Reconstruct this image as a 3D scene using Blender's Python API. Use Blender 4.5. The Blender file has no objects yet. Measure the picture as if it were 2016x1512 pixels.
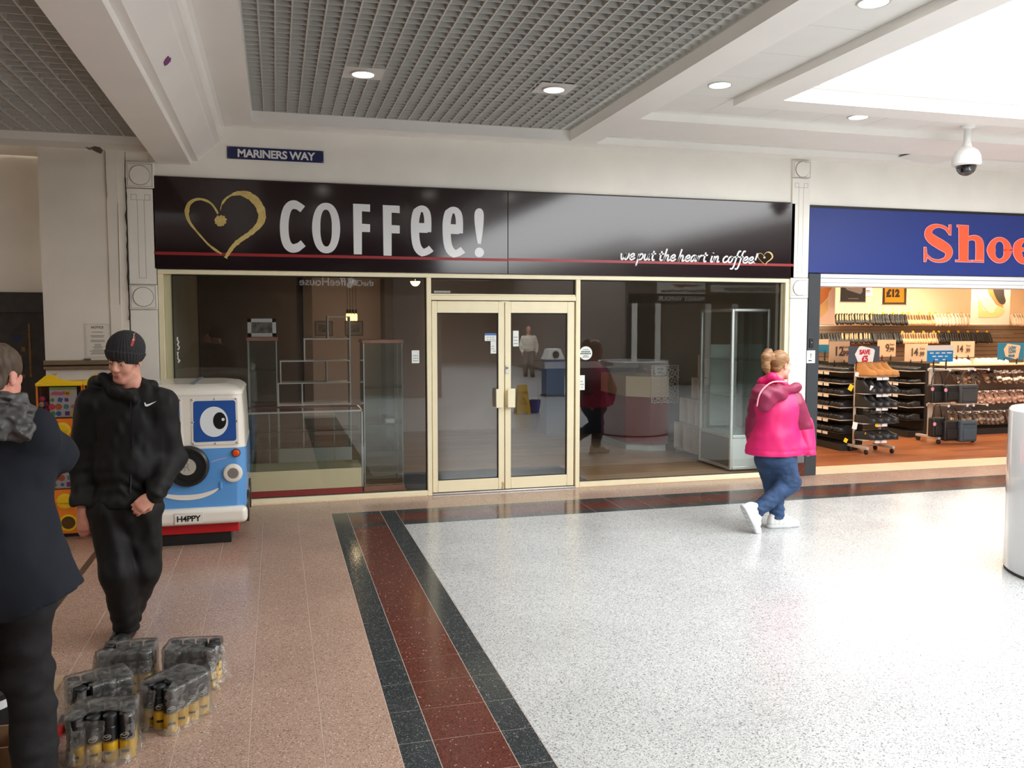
import bpy, bmesh, math, random
import numpy as np
from mathutils import Vector, Matrix
from mathutils.geometry import tessellate_polygon
R_ = math.radians
scene = bpy.context.scene
col = scene.collection
# ------------------------------------------------------------------ camera
CAM = Vector((0.0, -9.201, 1.9)); YAW, PITCH, FPX = R_(15.367), R_(4.134), 1686.6
cam_d = bpy.data.cameras.new('camera'); cam = bpy.data.objects.new('camera', cam_d); col.objects.link(cam)
cam_d.sensor_width = 36.0; cam_d.lens = 36.0 * FPX / 2016.0; cam_d.clip_start = 0.05; cam_d.clip_end = 200
cam.location = CAM; cam.rotation_euler = (math.pi / 2 - PITCH, 0, -YAW)
scene.camera = cam
# ------------------------------------------------------------------ sky, light, exposure
wd = bpy.data.worlds.new('overcast_sky'); scene.world = wd; wd.use_nodes = True
bg = wd.node_tree.nodes['Background']; bg.inputs[0].default_value = (0.975, 0.99, 1.0, 1); bg.inputs[1].default_value = 5.9
def area_light(name, loc, sx, sy, power, color=(1, 1, 1), rot=(0, 0, 0), portal=False):
    l = bpy.data.lights.new(name, 'AREA'); l.shape = 'RECTANGLE'; l.size = sx; l.size_y = sy; l.energy = power; l.color = color
    o = bpy.data.objects.new(name, l); col.objects.link(o); o.location = loc; o.rotation_euler = rot
    if portal: l.cycles.is_portal = True
    return o
SKY_X0, SKY_X1, SKY_Y0, SKY_Y1 = 4.363, 9.6, -2.38, -26.0
area_light('skylight_portal', ((SKY_X0 + SKY_X1) / 2, (SKY_Y0 + SKY_Y1) / 2, 4.07), SKY_X1 - SKY_X0, SKY_Y0 - SKY_Y1, 1, portal=True)
vs = scene.view_settings; vs.view_transform = 'Standard'; vs.look = 'None'; vs.gamma = 1.0; vs.use_curve_mapping = False
vs.exposure = 0.45
scene.cycles.max_bounces = 10; scene.cycles.diffuse_bounces = 7; scene.cycles.glossy_bounces = 4
scene.cycles.transmission_bounces = 4; scene.cycles.transparent_max_bounces = 14
scene.cycles.sample_clamp_indirect = 6.0; scene.cycles.caustics_reflective = False; scene.cycles.caustics_refractive = False

# ------------------------------------------------------------------ helpers
_fw = Vector((math.sin(YAW) * math.cos(PITCH), math.cos(YAW) * math.cos(PITCH), -math.sin(PITCH)))
_rt = Vector((math.cos(YAW), -math.sin(YAW), 0)); _up = _rt.cross(_fw)
def at(px, py, x=None, y=None, z=None):
    """world point on the plane x=, y= or z= that the photograph shows at a pixel (used to take measurements)"""
    d = _fw + _rt * ((px - 1008) / FPX) - _up * ((py - 756) / FPX)
    t = (y - CAM.y) / d.y if y is not None else (z - CAM.z) / d.z if z is not None else (x - CAM.x) / d.x
    return CAM + d * t
def fx(px, py, y): p = at(px, py, y=y); return (p.x, p.z)

class MB:
    def __init__(s): s.v = []; s.f = []; s.mi = []; s.sm = []; s.cur = 0; s.smooth = False
    def add(s, V, F, M=None):
        o = len(s.v)
        for p in V: s.v.append(tuple(M @ Vector(p)) if M is not None else tuple(p))
        for f in F: s.f.append(tuple(i + o for i in f)); s.mi.append(s.cur); s.sm.append(s.smooth)
        return s
    def box(s, x0, x1, y0, y1, z0, z1, M=None):
        V = [(x0, y0, z0), (x1, y0, z0), (x1, y1, z0), (x0, y1, z0), (x0, y0, z1), (x1, y0, z1), (x1, y1, z1), (x0, y1, z1)]
        return s.add(V, [(0, 3, 2, 1), (4, 5, 6, 7), (0, 1, 5, 4), (1, 2, 6, 5), (2, 3, 7, 6), (3, 0, 4, 7)], M)
    def rbox(s, x0, x1, y0, y1, z0, z1, b=0.01, seg=2, M=None, taper=None):
        bm = bmesh.new(); bmesh.ops.create_cube(bm, size=1)
        for v in bm.verts:
            k = v.co.copy()
            v.co = ((x0 + x1) / 2 + k.x * (x1 - x0), (y0 + y1) / 2 + k.y * (y1 - y0), (z0 + z1) / 2 + k.z * (z1 - z0))
            if taper: taper(v.co, k)
        bmesh.ops.bevel(bm, geom=bm.edges[:], offset=b, segments=seg, profile=0.5, affect='EDGES')
        bm.verts.ensure_lookup_table(); bm.verts.index_update()
        sm = s.smooth; s.smooth = True
        bm.normal_update(); o = len(s.sm)
        s.add([v.co[:] for v in bm.verts], [[v.index for v in f.verts] for f in bm.faces], M)
        for i, f in enumerate(bm.faces):
            if max(abs(f.normal.x), abs(f.normal.y), abs(f.normal.z)) > .9995: s.sm[o + i] = False
        s.smooth = sm; bm.free(); return s
    def prism(s, pts, fn, t0, t1):
        """polygon pts (2d) extruded; fn(u, v, t) -> xyz"""
        n = len(pts); V = [fn(u, v, t0) for u, v in pts] + [fn(u, v, t1) for u, v in pts]
        tri = tessellate_polygon([[Vector((u, v, 0)) for u, v in pts]])
        F = [tuple(t) for t in tri] + [tuple(i + n for i in reversed(t)) for t in tri]
        F += [(i, (i + 1) % n, n + (i + 1) % n, n + i) for i in range(n)]
        return s.add(V, F)
    def lathe(s, prof, n=24, M=None, a0=0.0, a1=2 * math.pi):
        full = abs(a1 - a0 - 2 * math.pi) < 1e-6; k = n if full else n + 1
        V = [(r * math.cos(a0 + (a1 - a0) * i / n), r * math.sin(a0 + (a1 - a0) * i / n), z) for r, z in prof for i in range(k)]
        F = []
        for j in range(len(prof) - 1):
            for i in range(n):
                i2 = (i + 1) % k
                F.append((j * k + i, j * k + i2, (j + 1) * k + i2, (j + 1) * k + i))
        if full:
            if prof[0][0] > 1e-5: F.append(tuple(range(k - 1, -1, -1)))
            if prof[-1][0] > 1e-5: F.append(tuple((len(prof) - 1) * k + i for i in range(k)))
        return s.add(V, F, M)
    def cyl(s, p0, p1, r0, r1=None, n=12):
        return s.tube([p0, p1], [r0, r0 if r1 is None else r1], n)
    def tube(s, P, r, n=8, caps=True, closed=False):
        P = [Vector(p) for p in P]; m = len(P); rr = r if isinstance(r, (list, tuple)) else [r] * m
        V = []; prev = None
        for i in range(m):
            if closed: d = P[(i + 1) % m] - P[i - 1]
            else: d = P[min(i + 1, m - 1)] - P[max(i - 1, 0)]
            d.normalize()
            if prev is None: a = d.orthogonal().normalized()
            else: a = (prev - d * prev.dot(d)); a = a.normalized() if a.length > 1e-6 else d.orthogonal().normalized()
            prev = a; b = d.cross(a)
            for j in range(n):
                t = 2 * math.pi * j / n; V.append(P[i] + (a * math.cos(t) + b * math.sin(t)) * rr[i])
        F = []
        for i in range(m if closed else m - 1):
            i2 = (i + 1) % m
            for j in range(n): F.append((i * n + j, i * n + (j + 1) % n, i2 * n + (j + 1) % n, i2 * n + j))
        if caps and not closed: F += [tuple(range(n - 1, -1, -1)), tuple((m - 1) * n + j for j in range(n))]
        sm = s.smooth; s.smooth = True; s.add(V, F); s.smooth = sm
        if caps and not closed: s.sm[-1] = s.sm[-2] = False
        return s
    def grid(s, fn, nu, nv, closed_u=False):
        ku = nu if closed_u else nu + 1
        V = [fn(i / nu, j / nv) for j in range(nv + 1) for i in range(ku)]
        F = [(j * ku + i, j * ku + (i + 1) % ku, (j + 1) * ku + (i + 1) % ku, (j + 1) * ku + i) for j in range(nv) for i in range(nu)]
        return s.add(V, F)
    def ribbon(s, pts, w, fn, t0, t1, closed=False):
        """flat stroke of varying width, extruded; fn(u,v,t)->xyz"""
        n = len(pts); ws = w if isinstance(w, (list, tuple)) else [w] * n; L = []; Rr = []
        for i in range(n):
            if closed: a, b = pts[i - 1], pts[(i + 1) % n]
            else: a, b = pts[max(i - 1, 0)], pts[min(i + 1, n - 1)]
            dx, dy = b[0] - a[0], b[1] - a[1]; l = math.hypot(dx, dy) or 1; nx, ny = -dy / l * ws[i] / 2, dx / l * ws[i] / 2
            L.append((pts[i][0] + nx, pts[i][1] + ny)); Rr.append((pts[i][0] - nx, pts[i][1] - ny))
        V = [fn(u, v, t) for t in (t0, t1) for q in (L, Rr) for u, v in q]
        F = []
        for i in range(n if closed else n - 1):
            j = (i + 1) % n
            F += [(i, j, n + j, n + i), (2 * n + i, 3 * n + i, 3 * n + j, 2 * n + j), (i, 2 * n + i, 2 * n + j, j), (n + i, n + j, 3 * n + j, 3 * n + i)]
        if not closed: F += [(0, n, 3 * n, 2 * n), (n - 1, 3 * n - 1, 4 * n - 1, 2 * n - 1)]
        return s.add(V, F)
    def mesh(s, name, mats=()):
        me = bpy.data.meshes.new(name); me.from_pydata(s.v, [], s.f)
        for m in (mats if isinstance(mats, (list, tuple)) else [mats]): me.materials.append(m)
        me.polygons.foreach_set('material_index', s.mi); me.polygons.foreach_set('use_smooth', s.sm)
        bm = bmesh.new(); bm.from_mesh(me); bmesh.ops.recalc_face_normals(bm, faces=bm.faces[:]); bm.to_mesh(me); bm.free()
        me.update(); return me
    def build(s, name, mats, parent=None, world=True):
        """link as one object; with a parent the coordinates given are world ones unless world=False"""
        me = s.mesh(name, mats); o = bpy.data.objects.new(name, me); col.objects.link(o)
        if parent is not None:
            o.parent = parent
            if world:
                mw = parent_matrix(parent).inverted(); me.transform(mw)
        return o
def parent_matrix(o):
    m = Matrix.LocRotScale(o.location, o.rotation_euler, o.scale)
    return parent_matrix(o.parent) @ m if o.parent else m
def tag(o, label=None, cat=None, group=None, kind=None):
    if label: o['label'] = label
    if cat: o['category'] = cat
    if group: o['group'] = group
    if kind: o['kind'] = kind
    return o
def thing(name, label, cat, loc=(0, 0, 0), rz=0.0, group=None):
    o = bpy.data.objects.new(name, None); col.objects.link(o); o.empty_display_size = 0.1
    o.location = loc; o.rotation_euler = (0, 0, rz); return tag(o, label, cat, group)
def struct(name, mb, m, label=None, parent=None):
    o = mb.build(name, m, parent)
    if parent is None: o['kind'] = 'structure'
    if label: o['label'] = label
    return o
def dup(src, parent=None, loc=None, rot=None, label=None, group=None, deep=True):
    c = src.copy(); col.objects.link(c)
    if parent is not None: c.parent = parent
    if loc is not None: c.location = loc
    if rot is not None: c.rotation_euler = rot
    if label: c['label'] = label
    if group: c['group'] = group
    if deep:
        for ch in src.children: dup(ch, c)
    return c
def simple(name, mesh, parent=None, loc=(0, 0, 0), rot=(0, 0, 0), scale=None):
    o = bpy.data.objects.new(name, mesh); col.objects.link(o); o.location = loc; o.rotation_euler = rot
    if scale: o.scale = scale
    if parent is not None: o.parent = parent
    return o
def text_mb(txt, size, fn, depth=0.002, bold=0.0, align='LEFT', spacing=1.0, xscale=1.0, shear=0.0):
    cu = bpy.data.curves.new('t', 'FONT'); cu.body = txt; cu.size = size; cu.align_x = align; cu.offset = bold
    cu.space_character = spacing; cu.extrude = depth / 2; cu.shear = shear; cu.resolution_u = 4
    o = bpy.data.objects.new('t', cu); col.objects.link(o)
    dg = bpy.context.evaluated_depsgraph_get(); ev = o.evaluated_get(dg); me = ev.to_mesh()
    mb = MB(); mb.add([fn(v.co.x * xscale, v.co.y, v.co.z) for v in me.vertices], [list(p.vertices) for p in me.polygons])
    ev.to_mesh_clear(); bpy.data.objects.remove(o); bpy.data.curves.remove(cu)
    return mb
# ------------------------------------------------------------------ materials
MATS = {}
def lin(c):
    return tuple(((v / 255) / 12.92 if v / 255 <= .04045 else ((v / 255 + .055) / 1.055) ** 2.4) for v in c)
def mat(name, c, rough=0.5, metal=0.0, var=0.0, vscale=8.0, bump=0.0, bscale=60.0, coat=0.0, spec=0.5, emit=None, estr=0.0, c2=None, sss=0.0, stretch=None):
    """principled material; var mixes in a little noise towards c2, bump adds fine relief"""
    if name in MATS: return MATS[name]
    m = bpy.data.materials.new(name); m.use_nodes = True; nt = m.node_tree; b = nt.nodes['Principled BSDF']
    b.inputs['Base Color'].default_value = (*c, 1); b.inputs['Roughness'].default_value = rough; b.inputs['Metallic'].default_value = metal
    b.inputs['Specular IOR Level'].default_value = spec; b.inputs['Coat Weight'].default_value = coat
    if coat: b.inputs['Coat Roughness'].default_value = 0.06
    if sss: b.inputs['Subsurface Weight'].default_value = sss; b.inputs['Subsurface Radius'].default_value = (.012, .005, .003)
    if emit: b.inputs['Emission Color'].default_value = (*emit, 1); b.inputs['Emission Strength'].default_value = estr
    tc = None
    if var or bump:
        tc = nt.nodes.new('ShaderNodeTexCoord'); src = tc.outputs['Object']
        if stretch:
            mp = nt.nodes.new('ShaderNodeMapping'); mp.inputs['Scale'].default_value = stretch; nt.links.new(src, mp.inputs[0]); src = mp.outputs[0]
    if var:
        n = nt.nodes.new('ShaderNodeTexNoise'); n.inputs['Scale'].default_value = vscale; n.inputs['Detail'].default_value = 5
        nt.links.new(src, n.inputs['Vector'])
        mx = nt.nodes.new('ShaderNodeMix'); mx.data_type = 'RGBA'
        d = c2 if c2 else tuple(v * (1 - var) for v in c)
        mx.inputs[6].default_value = (*c, 1); mx.inputs[7].default_value = (*d, 1)
        rp = nt.nodes.new('ShaderNodeMapRange'); rp.inputs[1].default_value = .35; rp.inputs[2].default_value = .68
        nt.links.new(n.outputs[0], rp.inputs[0]); nt.links.new(rp.outputs[0], mx.inputs[0]); nt.links.new(mx.outputs[2], b.inputs['Base Color'])
    if bump:
        n2 = nt.nodes.new('ShaderNodeTexNoise'); n2.inputs['Scale'].default_value = bscale; n2.inputs['Detail'].default_value = 3
        nt.links.new(src, n2.inputs['Vector'])
        bp = nt.nodes.new('ShaderNodeBump'); bp.inputs['Strength'].default_value = bump; bp.inputs['Distance'].default_value = .01
        nt.links.new(n2.outputs[0], bp.inputs['Height']); nt.links.new(bp.outputs[0], b.inputs['Normal'])
    MATS[name] = m; return m
def terrazzo(name, base, chips, rough=0.16, scale=160.0, wear=0.08):
    """speckled polished stone: voronoi chips of several tones"""
    m = bpy.data.materials.new(name); m.use_nodes = True; nt = m.node_tree; b = nt.nodes['Principled BSDF']
    g = nt.nodes.new('ShaderNodeNewGeometry'); v = nt.nodes.new('ShaderNodeTexVoronoi'); v.inputs['Scale'].default_value = scale
    nt.links.new(g.outputs['Position'], v.inputs['Vector'])
    sep = nt.nodes.new('ShaderNodeSeparateColor'); nt.links.new(v.outputs['Color'], sep.inputs[0])
    cr = nt.nodes.new('ShaderNodeValToRGB'); cr.color_ramp.interpolation = 'CONSTANT'; nt.links.new(sep.outputs[0], cr.inputs[0])
    el = cr.color_ramp.elements; el[0].position = 0; el[0].color = (*base, 1); el[1].position = chips[0][0]; el[1].color = (*chips[0][1], 1)
    for p, c in chips[1:]: e = el.new(p); e.color = (*c, 1)
    n = nt.nodes.new('ShaderNodeTexNoise'); n.inputs['Scale'].default_value = 1.7; n.inputs['Detail'].default_value = 4; nt.links.new(g.outputs['Position'], n.inputs['Vector'])
    mr = nt.nodes.new('ShaderNodeMapRange'); mr.inputs[1].default_value = .3; mr.inputs[2].default_value = .7; mr.inputs[3].default_value = 1 - wear; mr.inputs[4].default_value = 1 + wear * .4
    nt.links.new(n.outputs[0], mr.inputs[0])
    vm = nt.nodes.new('ShaderNodeVectorMath'); vm.operation = 'SCALE'; nt.links.new(cr.outputs[0], vm.inputs[0]); nt.links.new(mr.outputs[0], vm.inputs['Scale'])
    nt.links.new(vm.outputs[0], b.inputs['Base Color'])
    mr2 = nt.nodes.new('ShaderNodeMapRange'); mr2.inputs[3].default_value = rough * .8; mr2.inputs[4].default_value = rough * 1.5; nt.links.new(n.outputs[0], mr2.inputs[0])
    nt.links.new(mr2.outputs[0], b.inputs['Roughness']); b.inputs['Specular IOR Level'].default_value = .5
    MATS[name] = m; return m
def glass(name, tint=(1, 1, 1), refl=1.0, rough=0.0, ior=1.5, haze=0.0):
    """thin clear pane: Fresnel mirror over see-through, with optional dusty haze"""
    m = bpy.data.materials.new(name); m.use_nodes = True; nt = m.node_tree; nt.nodes.clear()
    o = nt.nodes.new('ShaderNodeOutputMaterial'); t = nt.nodes.new('ShaderNodeBsdfTransparent'); t.inputs[0].default_value = (*tint, 1)
    g = nt.nodes.new('ShaderNodeBsdfGlossy'); g.inputs['Roughness'].default_value = rough
    f = nt.nodes.new('ShaderNodeFresnel'); f.inputs[0].default_value = ior
    ml = nt.nodes.new('ShaderNodeMath'); ml.operation = 'MULTIPLY'; ml.inputs[1].default_value = refl; ml.use_clamp = True
    ge = nt.nodes.new('ShaderNodeNewGeometry'); io = nt.nodes.new('ShaderNodeMix'); io.inputs[2].default_value = ior; io.inputs[3].default_value = 1 / ior    # a thin pane reflects alike from both faces
    nt.links.new(ge.outputs['Backfacing'], io.inputs[0]); nt.links.new(io.outputs[0], f.inputs[0])
    nt.links.new(f.outputs[0], ml.inputs[0])
    mx = nt.nodes.new('ShaderNodeMixShader'); nt.links.new(ml.outputs[0], mx.inputs[0])
    nt.links.new(t.outputs[0], mx.inputs[1]); nt.links.new(g.outputs[0], mx.inputs[2]); out = mx
    if haze:
        d = nt.nodes.new('ShaderNodeBsdfDiffuse'); d.inputs[0].default_value = (.75, .75, .74, 1)
        m2 = nt.nodes.new('ShaderNodeMixShader'); m2.inputs[0].default_value = haze
        nt.links.new(mx.outputs[0], m2.inputs[1]); nt.links.new(d.outputs[0], m2.inputs[2]); out = m2
    nt.links.new(out.outputs[0], o.inputs[0]); MATS[name] = m; return m
def planks(name, c1, c2, rough=0.35, sx=1.4, sy=0.12, along='y'):
    """wood laminate: brick-pattern boards with stretched grain"""
    m = bpy.data.materials.new(name); m.use_nodes = True; nt = m.node_tree; b = nt.nodes['Principled BSDF']
    g = nt.nodes.new('ShaderNodeNewGeometry'); mp = nt.nodes.new('ShaderNodeMapping')
    if along == 'y': mp.inputs['Rotation'].default_value = (0, 0, math.pi / 2)
    nt.links.new(g.outputs['Position'], mp.inputs[0])
    br = nt.nodes.new('ShaderNodeTexBrick'); br.inputs['Scale'].default_value = 1; br.inputs['Mortar Size'].default_value = .002
    br.inputs['Brick Width'].default_value = sx; br.inputs['Row Height'].default_value = sy
    br.inputs['Color1'].default_value = (*c1, 1); br.inputs['Color2'].default_value = (*c2, 1); br.inputs['Mortar'].default_value = (*[v * .4 for v in c2], 1)
    nt.links.new(mp.outputs[0], br.inputs['Vector'])
    mp2 = nt.nodes.new('ShaderNodeMapping'); mp2.inputs['Scale'].default_value = (1.2, 22, 4); nt.links.new(mp.outputs[0], mp2.inputs[0])
    n = nt.nodes.new('ShaderNodeTexNoise'); n.inputs['Scale'].default_value = 2; n.inputs['Detail'].default_value = 6; nt.links.new(mp2.outputs[0], n.inputs['Vector'])
    mr = nt.nodes.new('ShaderNodeMapRange'); mr.inputs[1].default_value = .3; mr.inputs[2].default_value = .7; mr.inputs[3].default_value = .65; mr.inputs[4].default_value = 1.2; nt.links.new(n.outputs[0], mr.inputs[0])
    vm = nt.nodes.new('ShaderNodeVectorMath'); vm.operation = 'SCALE'; nt.links.new(br.outputs[0], vm.inputs[0]); nt.links.new(mr.outputs[0], vm.inputs['Scale'])
    nt.links.new(vm.outputs[0], b.inputs['Base Color']); b.inputs['Roughness'].default_value = rough; MATS[name] = m; return m
# ================================================================== SETTING
m_white = mat('white_paint', lin((241, 238, 230)), .55, var=.06, vscale=2.5, bump=.03, bscale=40)
m_white_old = mat('aged_white_paint', lin((234, 228, 217)), .6, var=.12, vscale=1.6, bump=.04, bscale=30)
m_ceil = mat('ceiling_white', lin((245, 243, 239)), .6, var=.03, vscale=2)
m_cream = mat('cream_powder_coat', lin((240, 230, 196)), .35, var=.05, vscale=5)
m_grid = mat('ceiling_grid_grey', lin((196, 195, 190)), .5, var=.12, vscale=3)
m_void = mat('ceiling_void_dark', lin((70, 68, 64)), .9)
m_alu = mat('brushed_aluminium', lin((200, 203, 203)), .3, .85)
m_black = mat('black_plastic', lin((22, 22, 23)), .45)
m_dark = mat('charcoal_paint', lin((52, 56, 60)), .45, var=.1, vscale=4)
t_pink = terrazzo('pink_terrazzo', lin((174, 146, 130)), [(.5, lin((163, 135, 119))), (.78, lin((187, 162, 147))), (.9, lin((118, 96, 86))), (.97, lin((214, 196, 184)))], .2, 190)
t_white = terrazzo('white_terrazzo', lin((188, 190, 190)), [(.42, lin((170, 173, 174))), (.68, lin((203, 205, 204))), (.86, lin((134, 138, 140))), (.965, lin((96, 100, 103)))], .2, 175)
t_red = terrazzo('red_terrazzo', lin((100, 56, 46)), [(.5, lin((88, 46, 38))), (.8, lin((72, 38, 33))), (.95, lin((116, 68, 56))), (.992, lin((190, 160, 150)))], .14, 170)
t_dark = terrazzo('dark_terrazzo', lin((52, 57, 59)), [(.45, lin((40, 44, 46))), (.75, lin((68, 74, 76))), (.93, lin((96, 102, 103))), (.985, lin((140, 146, 146)))], .14, 190)
m_grout = mat('pale_tile_joint', lin((208, 192, 180)), .5)
# ---- floor: base slab with the joints, separate tiles on it
P = 0.3225
floor = struct('floor', MB().box(-7, 18, -32, 0.005, -.2, -.0012), m_grout, 'polished terrazzo mall floor with dark and red tile border')
fl_child = lambda nm, mb, m: mb.build(nm, m, floor)
fl_child('white_slab', MB().box(1.13, 18, -32, -1.2705, -.03, 0), t_white)
J = .0019
def tile_mesh(w, h, m, nm):
    return MB().box(J, w - J, J, h - J, -.03, 0).mesh(nm, m)
XS = [(.494, .157, t_dark), (.651, .322, t_red), (.973, .155, t_dark)]
YS = [(-.783, .158, t_dark), (-1.113, .33, t_red), (-1.2705, .1575, t_dark)]      # back border, y0 and depth
tm = {}
def put_tile(x0, y0, w, h, m, nm):
    k = (round(w, 4), round(h, 4), m.name)
    if k not in tm: tm[k] = tile_mesh(w, h, m, nm)
    simple(nm, tm[k], floor, (x0, y0, 0))
for r in range(21):                                                            # border running towards the viewer
    for x0, w, m in XS: put_tile(x0, -1.2705 - (r + 1) * P, w, P, m, 'floor_tile')
for y0, h, m in YS:                                                            # border along the shop fronts
    put_tile(.494, y0, .157, h, t_dark, 'floor_tile'); put_tile(.973, y0, .155, h, t_dark, 'floor_tile')
    put_tile(.651, y0, .322, h, m, 'floor_tile')
    for i in range(27): put_tile(1.128 + i * P, y0, P, h, m, 'floor_tile')
fl_child('border_strip', MB().box(1.128 + 27 * P, 18, -1.2705, -.625, -.03, 0), t_red)
for i in range(-6, 27):                                                        # pink strip at the foot of the shop fronts
    put_tile(.494 + i * P, -.625, P, .63, t_pink, 'floor_tile')
for i in range(-6, 0):                                                         # pink field on the left
    for r in range(8): put_tile(.494 + i * P, -.625 - (r + 1) * 2 * P, P, 2 * P, t_pink, 'floor_tile')
fl_child('pink_slab', MB().box(.494 + 27 * P, 18, -.625, .005, -.03, 0), t_pink)
fl_child('pink_slab', MB().box(-7, .494 - 6 * P, -32, .5, -.03, -.0003), t_pink)
fl_child('pink_slab', MB().box(.494 - 6 * P, .494, -32, -.625 - 16 * P, -.03, -.0003), t_pink)
fl_child('metal_strip', MB().box(-1.49, -1.44, -5.2, 0, -.02, .0012), mat('worn_metal_strip', lin((92, 82, 70)), .4, .3, var=.3, vscale=6))

# ---- walls
ZC = 3.853
struct('wall_back', MB().box(-1.16, 6.02, 0, .3, 3.325, 4.3).box(6.02, 16, 0, .3, 3.31, 4.3).box(-1.16, 6.3, .06, .3, 2.44, 3.4).box(6.27, 16, .06, .3, 2.5, 3.4)
       .box(-1.39, -1.16, .02, .3, 0, 4.3).box(6.03, 6.27, .02, .3, 0, 3.4), m_white, 'white painted wall above the shop fascias')
# left: boxed-in column beside the pilaster, and the recessed bay with its dark board
wl = struct('wall_left', MB().box(-2.155, -1.395, -.03, .5, 0, 3.56).box(-3.6, -1.16, -.05, .5, 3.56, 3.62)
            .box(-1.56, -1.46, -.045, .4, 0, 3.57).box(-3.6, -1.16, -.02, .5, 3.6, 4.3), m_white_old, 'aged cream boxed-in wall column left of coffee shop')
struct('wall_recess', MB().box(-4.2, -2.1, .52, .7, 2.19, 3.62).box(-4.2, -2.1, .6, .7, 0, 2.2), m_white_old)
bd = thing('painted_board', 'scuffed black painted board door in the left recess', 'board', (-2.6, .5, 0))
mbp = mat('scuffed_black_paint', lin((38, 39, 40)), .45, var=.5, vscale=9, c2=lin((56, 52, 48)))
MB().box(-3.4, -2.16, .5, .56, 0, 2.0).build('panel', mbp, bd)
MB().box(-3.4, -2.16, .47, .56, 2.0, 2.2).build('head_rail', mbp, bd)
MB().box(-2.26, -2.158, .475, .56, 0, 2.0).build('side_rail', mbp, bd)
mw = mat('bare_torn_wood', lin((132, 98, 66)), .8, var=.4, vscale=30)
for (a, b, c, d) in ((55, 637, 63, 742), (38, 700, 44, 738), (34, 738, 50, 744), (42, 683, 50, 692)):
    p, q = at(a, b, y=.5), at(c, d, y=.5)
    MB().box(p.x, q.x, .494, .502, q.z, p.z).build('torn_patch', mw, bd)
p = at(33, 667, y=.5); MB().lathe([(0, 0), (.03, 0), (.03, .004), (0, .004)], 14, Matrix.Translation((p.x, .5, p.z)) @ Matrix.Rotation(math.pi / 2, 4, 'X')).build('blue_sticker', mat('blue_sticker', lin((24, 40, 86)), .5), bd)
# wooden dado rail with its dark groove
rl = thing('dado_rail', 'brown wooden rail with a dark groove across the boxed-in column', 'rail', (-1.9, -.05, 1.44))
mr_ = mat('brown_rail_wood', lin((128, 108, 82)), .5, var=.2, vscale=14, stretch=(1, 8, 8))
MB().rbox(-2.165, -1.42, -.075, -.031, 1.486, 1.53, .004).rbox(-2.165, -1.42, -.075, -.031, 1.442, 1.472, .004).build('moulding', mr_, rl)
MB().box(-2.16, -1.42, -.055, -.031, 1.468, 1.49).build('groove', mat('dark_groove', lin((44, 30, 20)), .7), rl)
MB().rbox(-1.81, -1.75, -.07, -.035, 1.531, 1.545, .004).build('bracket', mat('dull_bracket', lin((90, 84, 76)), .5), rl)
# printed notice in a sleeve
nt_ = thing('notice', 'white printed notice in a clear sleeve above the dado rail', 'notice', (-1.69, -.036, 1.545))
MB().box(-1.8, -1.57, -.035, -.031, 1.548, 1.885).build('sleeve', mat('clear_sleeve_grey', lin((214, 210, 202)), .2), nt_)
MB().box(-1.783, -1.587, -.0365, -.034, 1.565, 1.875).build('paper', mat('notice_paper', lin((222, 217, 206)), .6), nt_)
ink = mat('grey_ink', lin((92, 88, 84)), .6)
text_mb('NOTICE', .03, lambda u, v, t: (-1.685 + u, -.0368 + t, 1.838 + v), .0006, .0012, 'CENTER').build('heading', ink, nt_)
mbl = MB(); random.seed(3)
for z, w, n in ((1.80, .14, 1), (1.765, .15, 2), (1.72, .15, 2), (1.68, .1, 4), (1.625, .15, 4)):
    for k in range(n):
        ww = w * random.uniform(.6, 1); mbl.box(-1.685 - ww / 2, -1.685 + ww / 2, -.0369, -.036, z - k * .013, z - k * .013 + .005)
mbl.build('text_lines', ink, nt_)
# plaster damage and cracks on the old column
mdm = mat('bare_plaster_damage', lin((112, 102, 90)), .9, var=.3, vscale=30)
def flake(pts, y, m, nm, par=None, t=.002):
    q = [(at(a, b, y=y).x, at(a, b, y=y).z) for a, b in pts]
    o = MB().prism(q, lambda u, v, k: (u, y + k, v), -t, 0).build(nm, m, par); return o
flake([(176, 291), (186, 288), (197, 290), (203, 296), (199, 303), (191, 300), (183, 296)], -.052, mdm, 'chipped_plaster', wl)
flake([(167, 289), (176, 291), (180, 296), (175, 295)], -.052, mdm, 'chipped_plaster', wl)
for pts in ([(207, 300), (208, 345), (211, 390)], [(232, 400), (234, 500), (236, 600)]):
    q = [fx(a, b, -.047) for a, b in pts]
    MB().ribbon(q, .003, lambda u, v, t: (u, -.0475 + t, v), -.001, .001).build('crack', mdm, wl)

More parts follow.
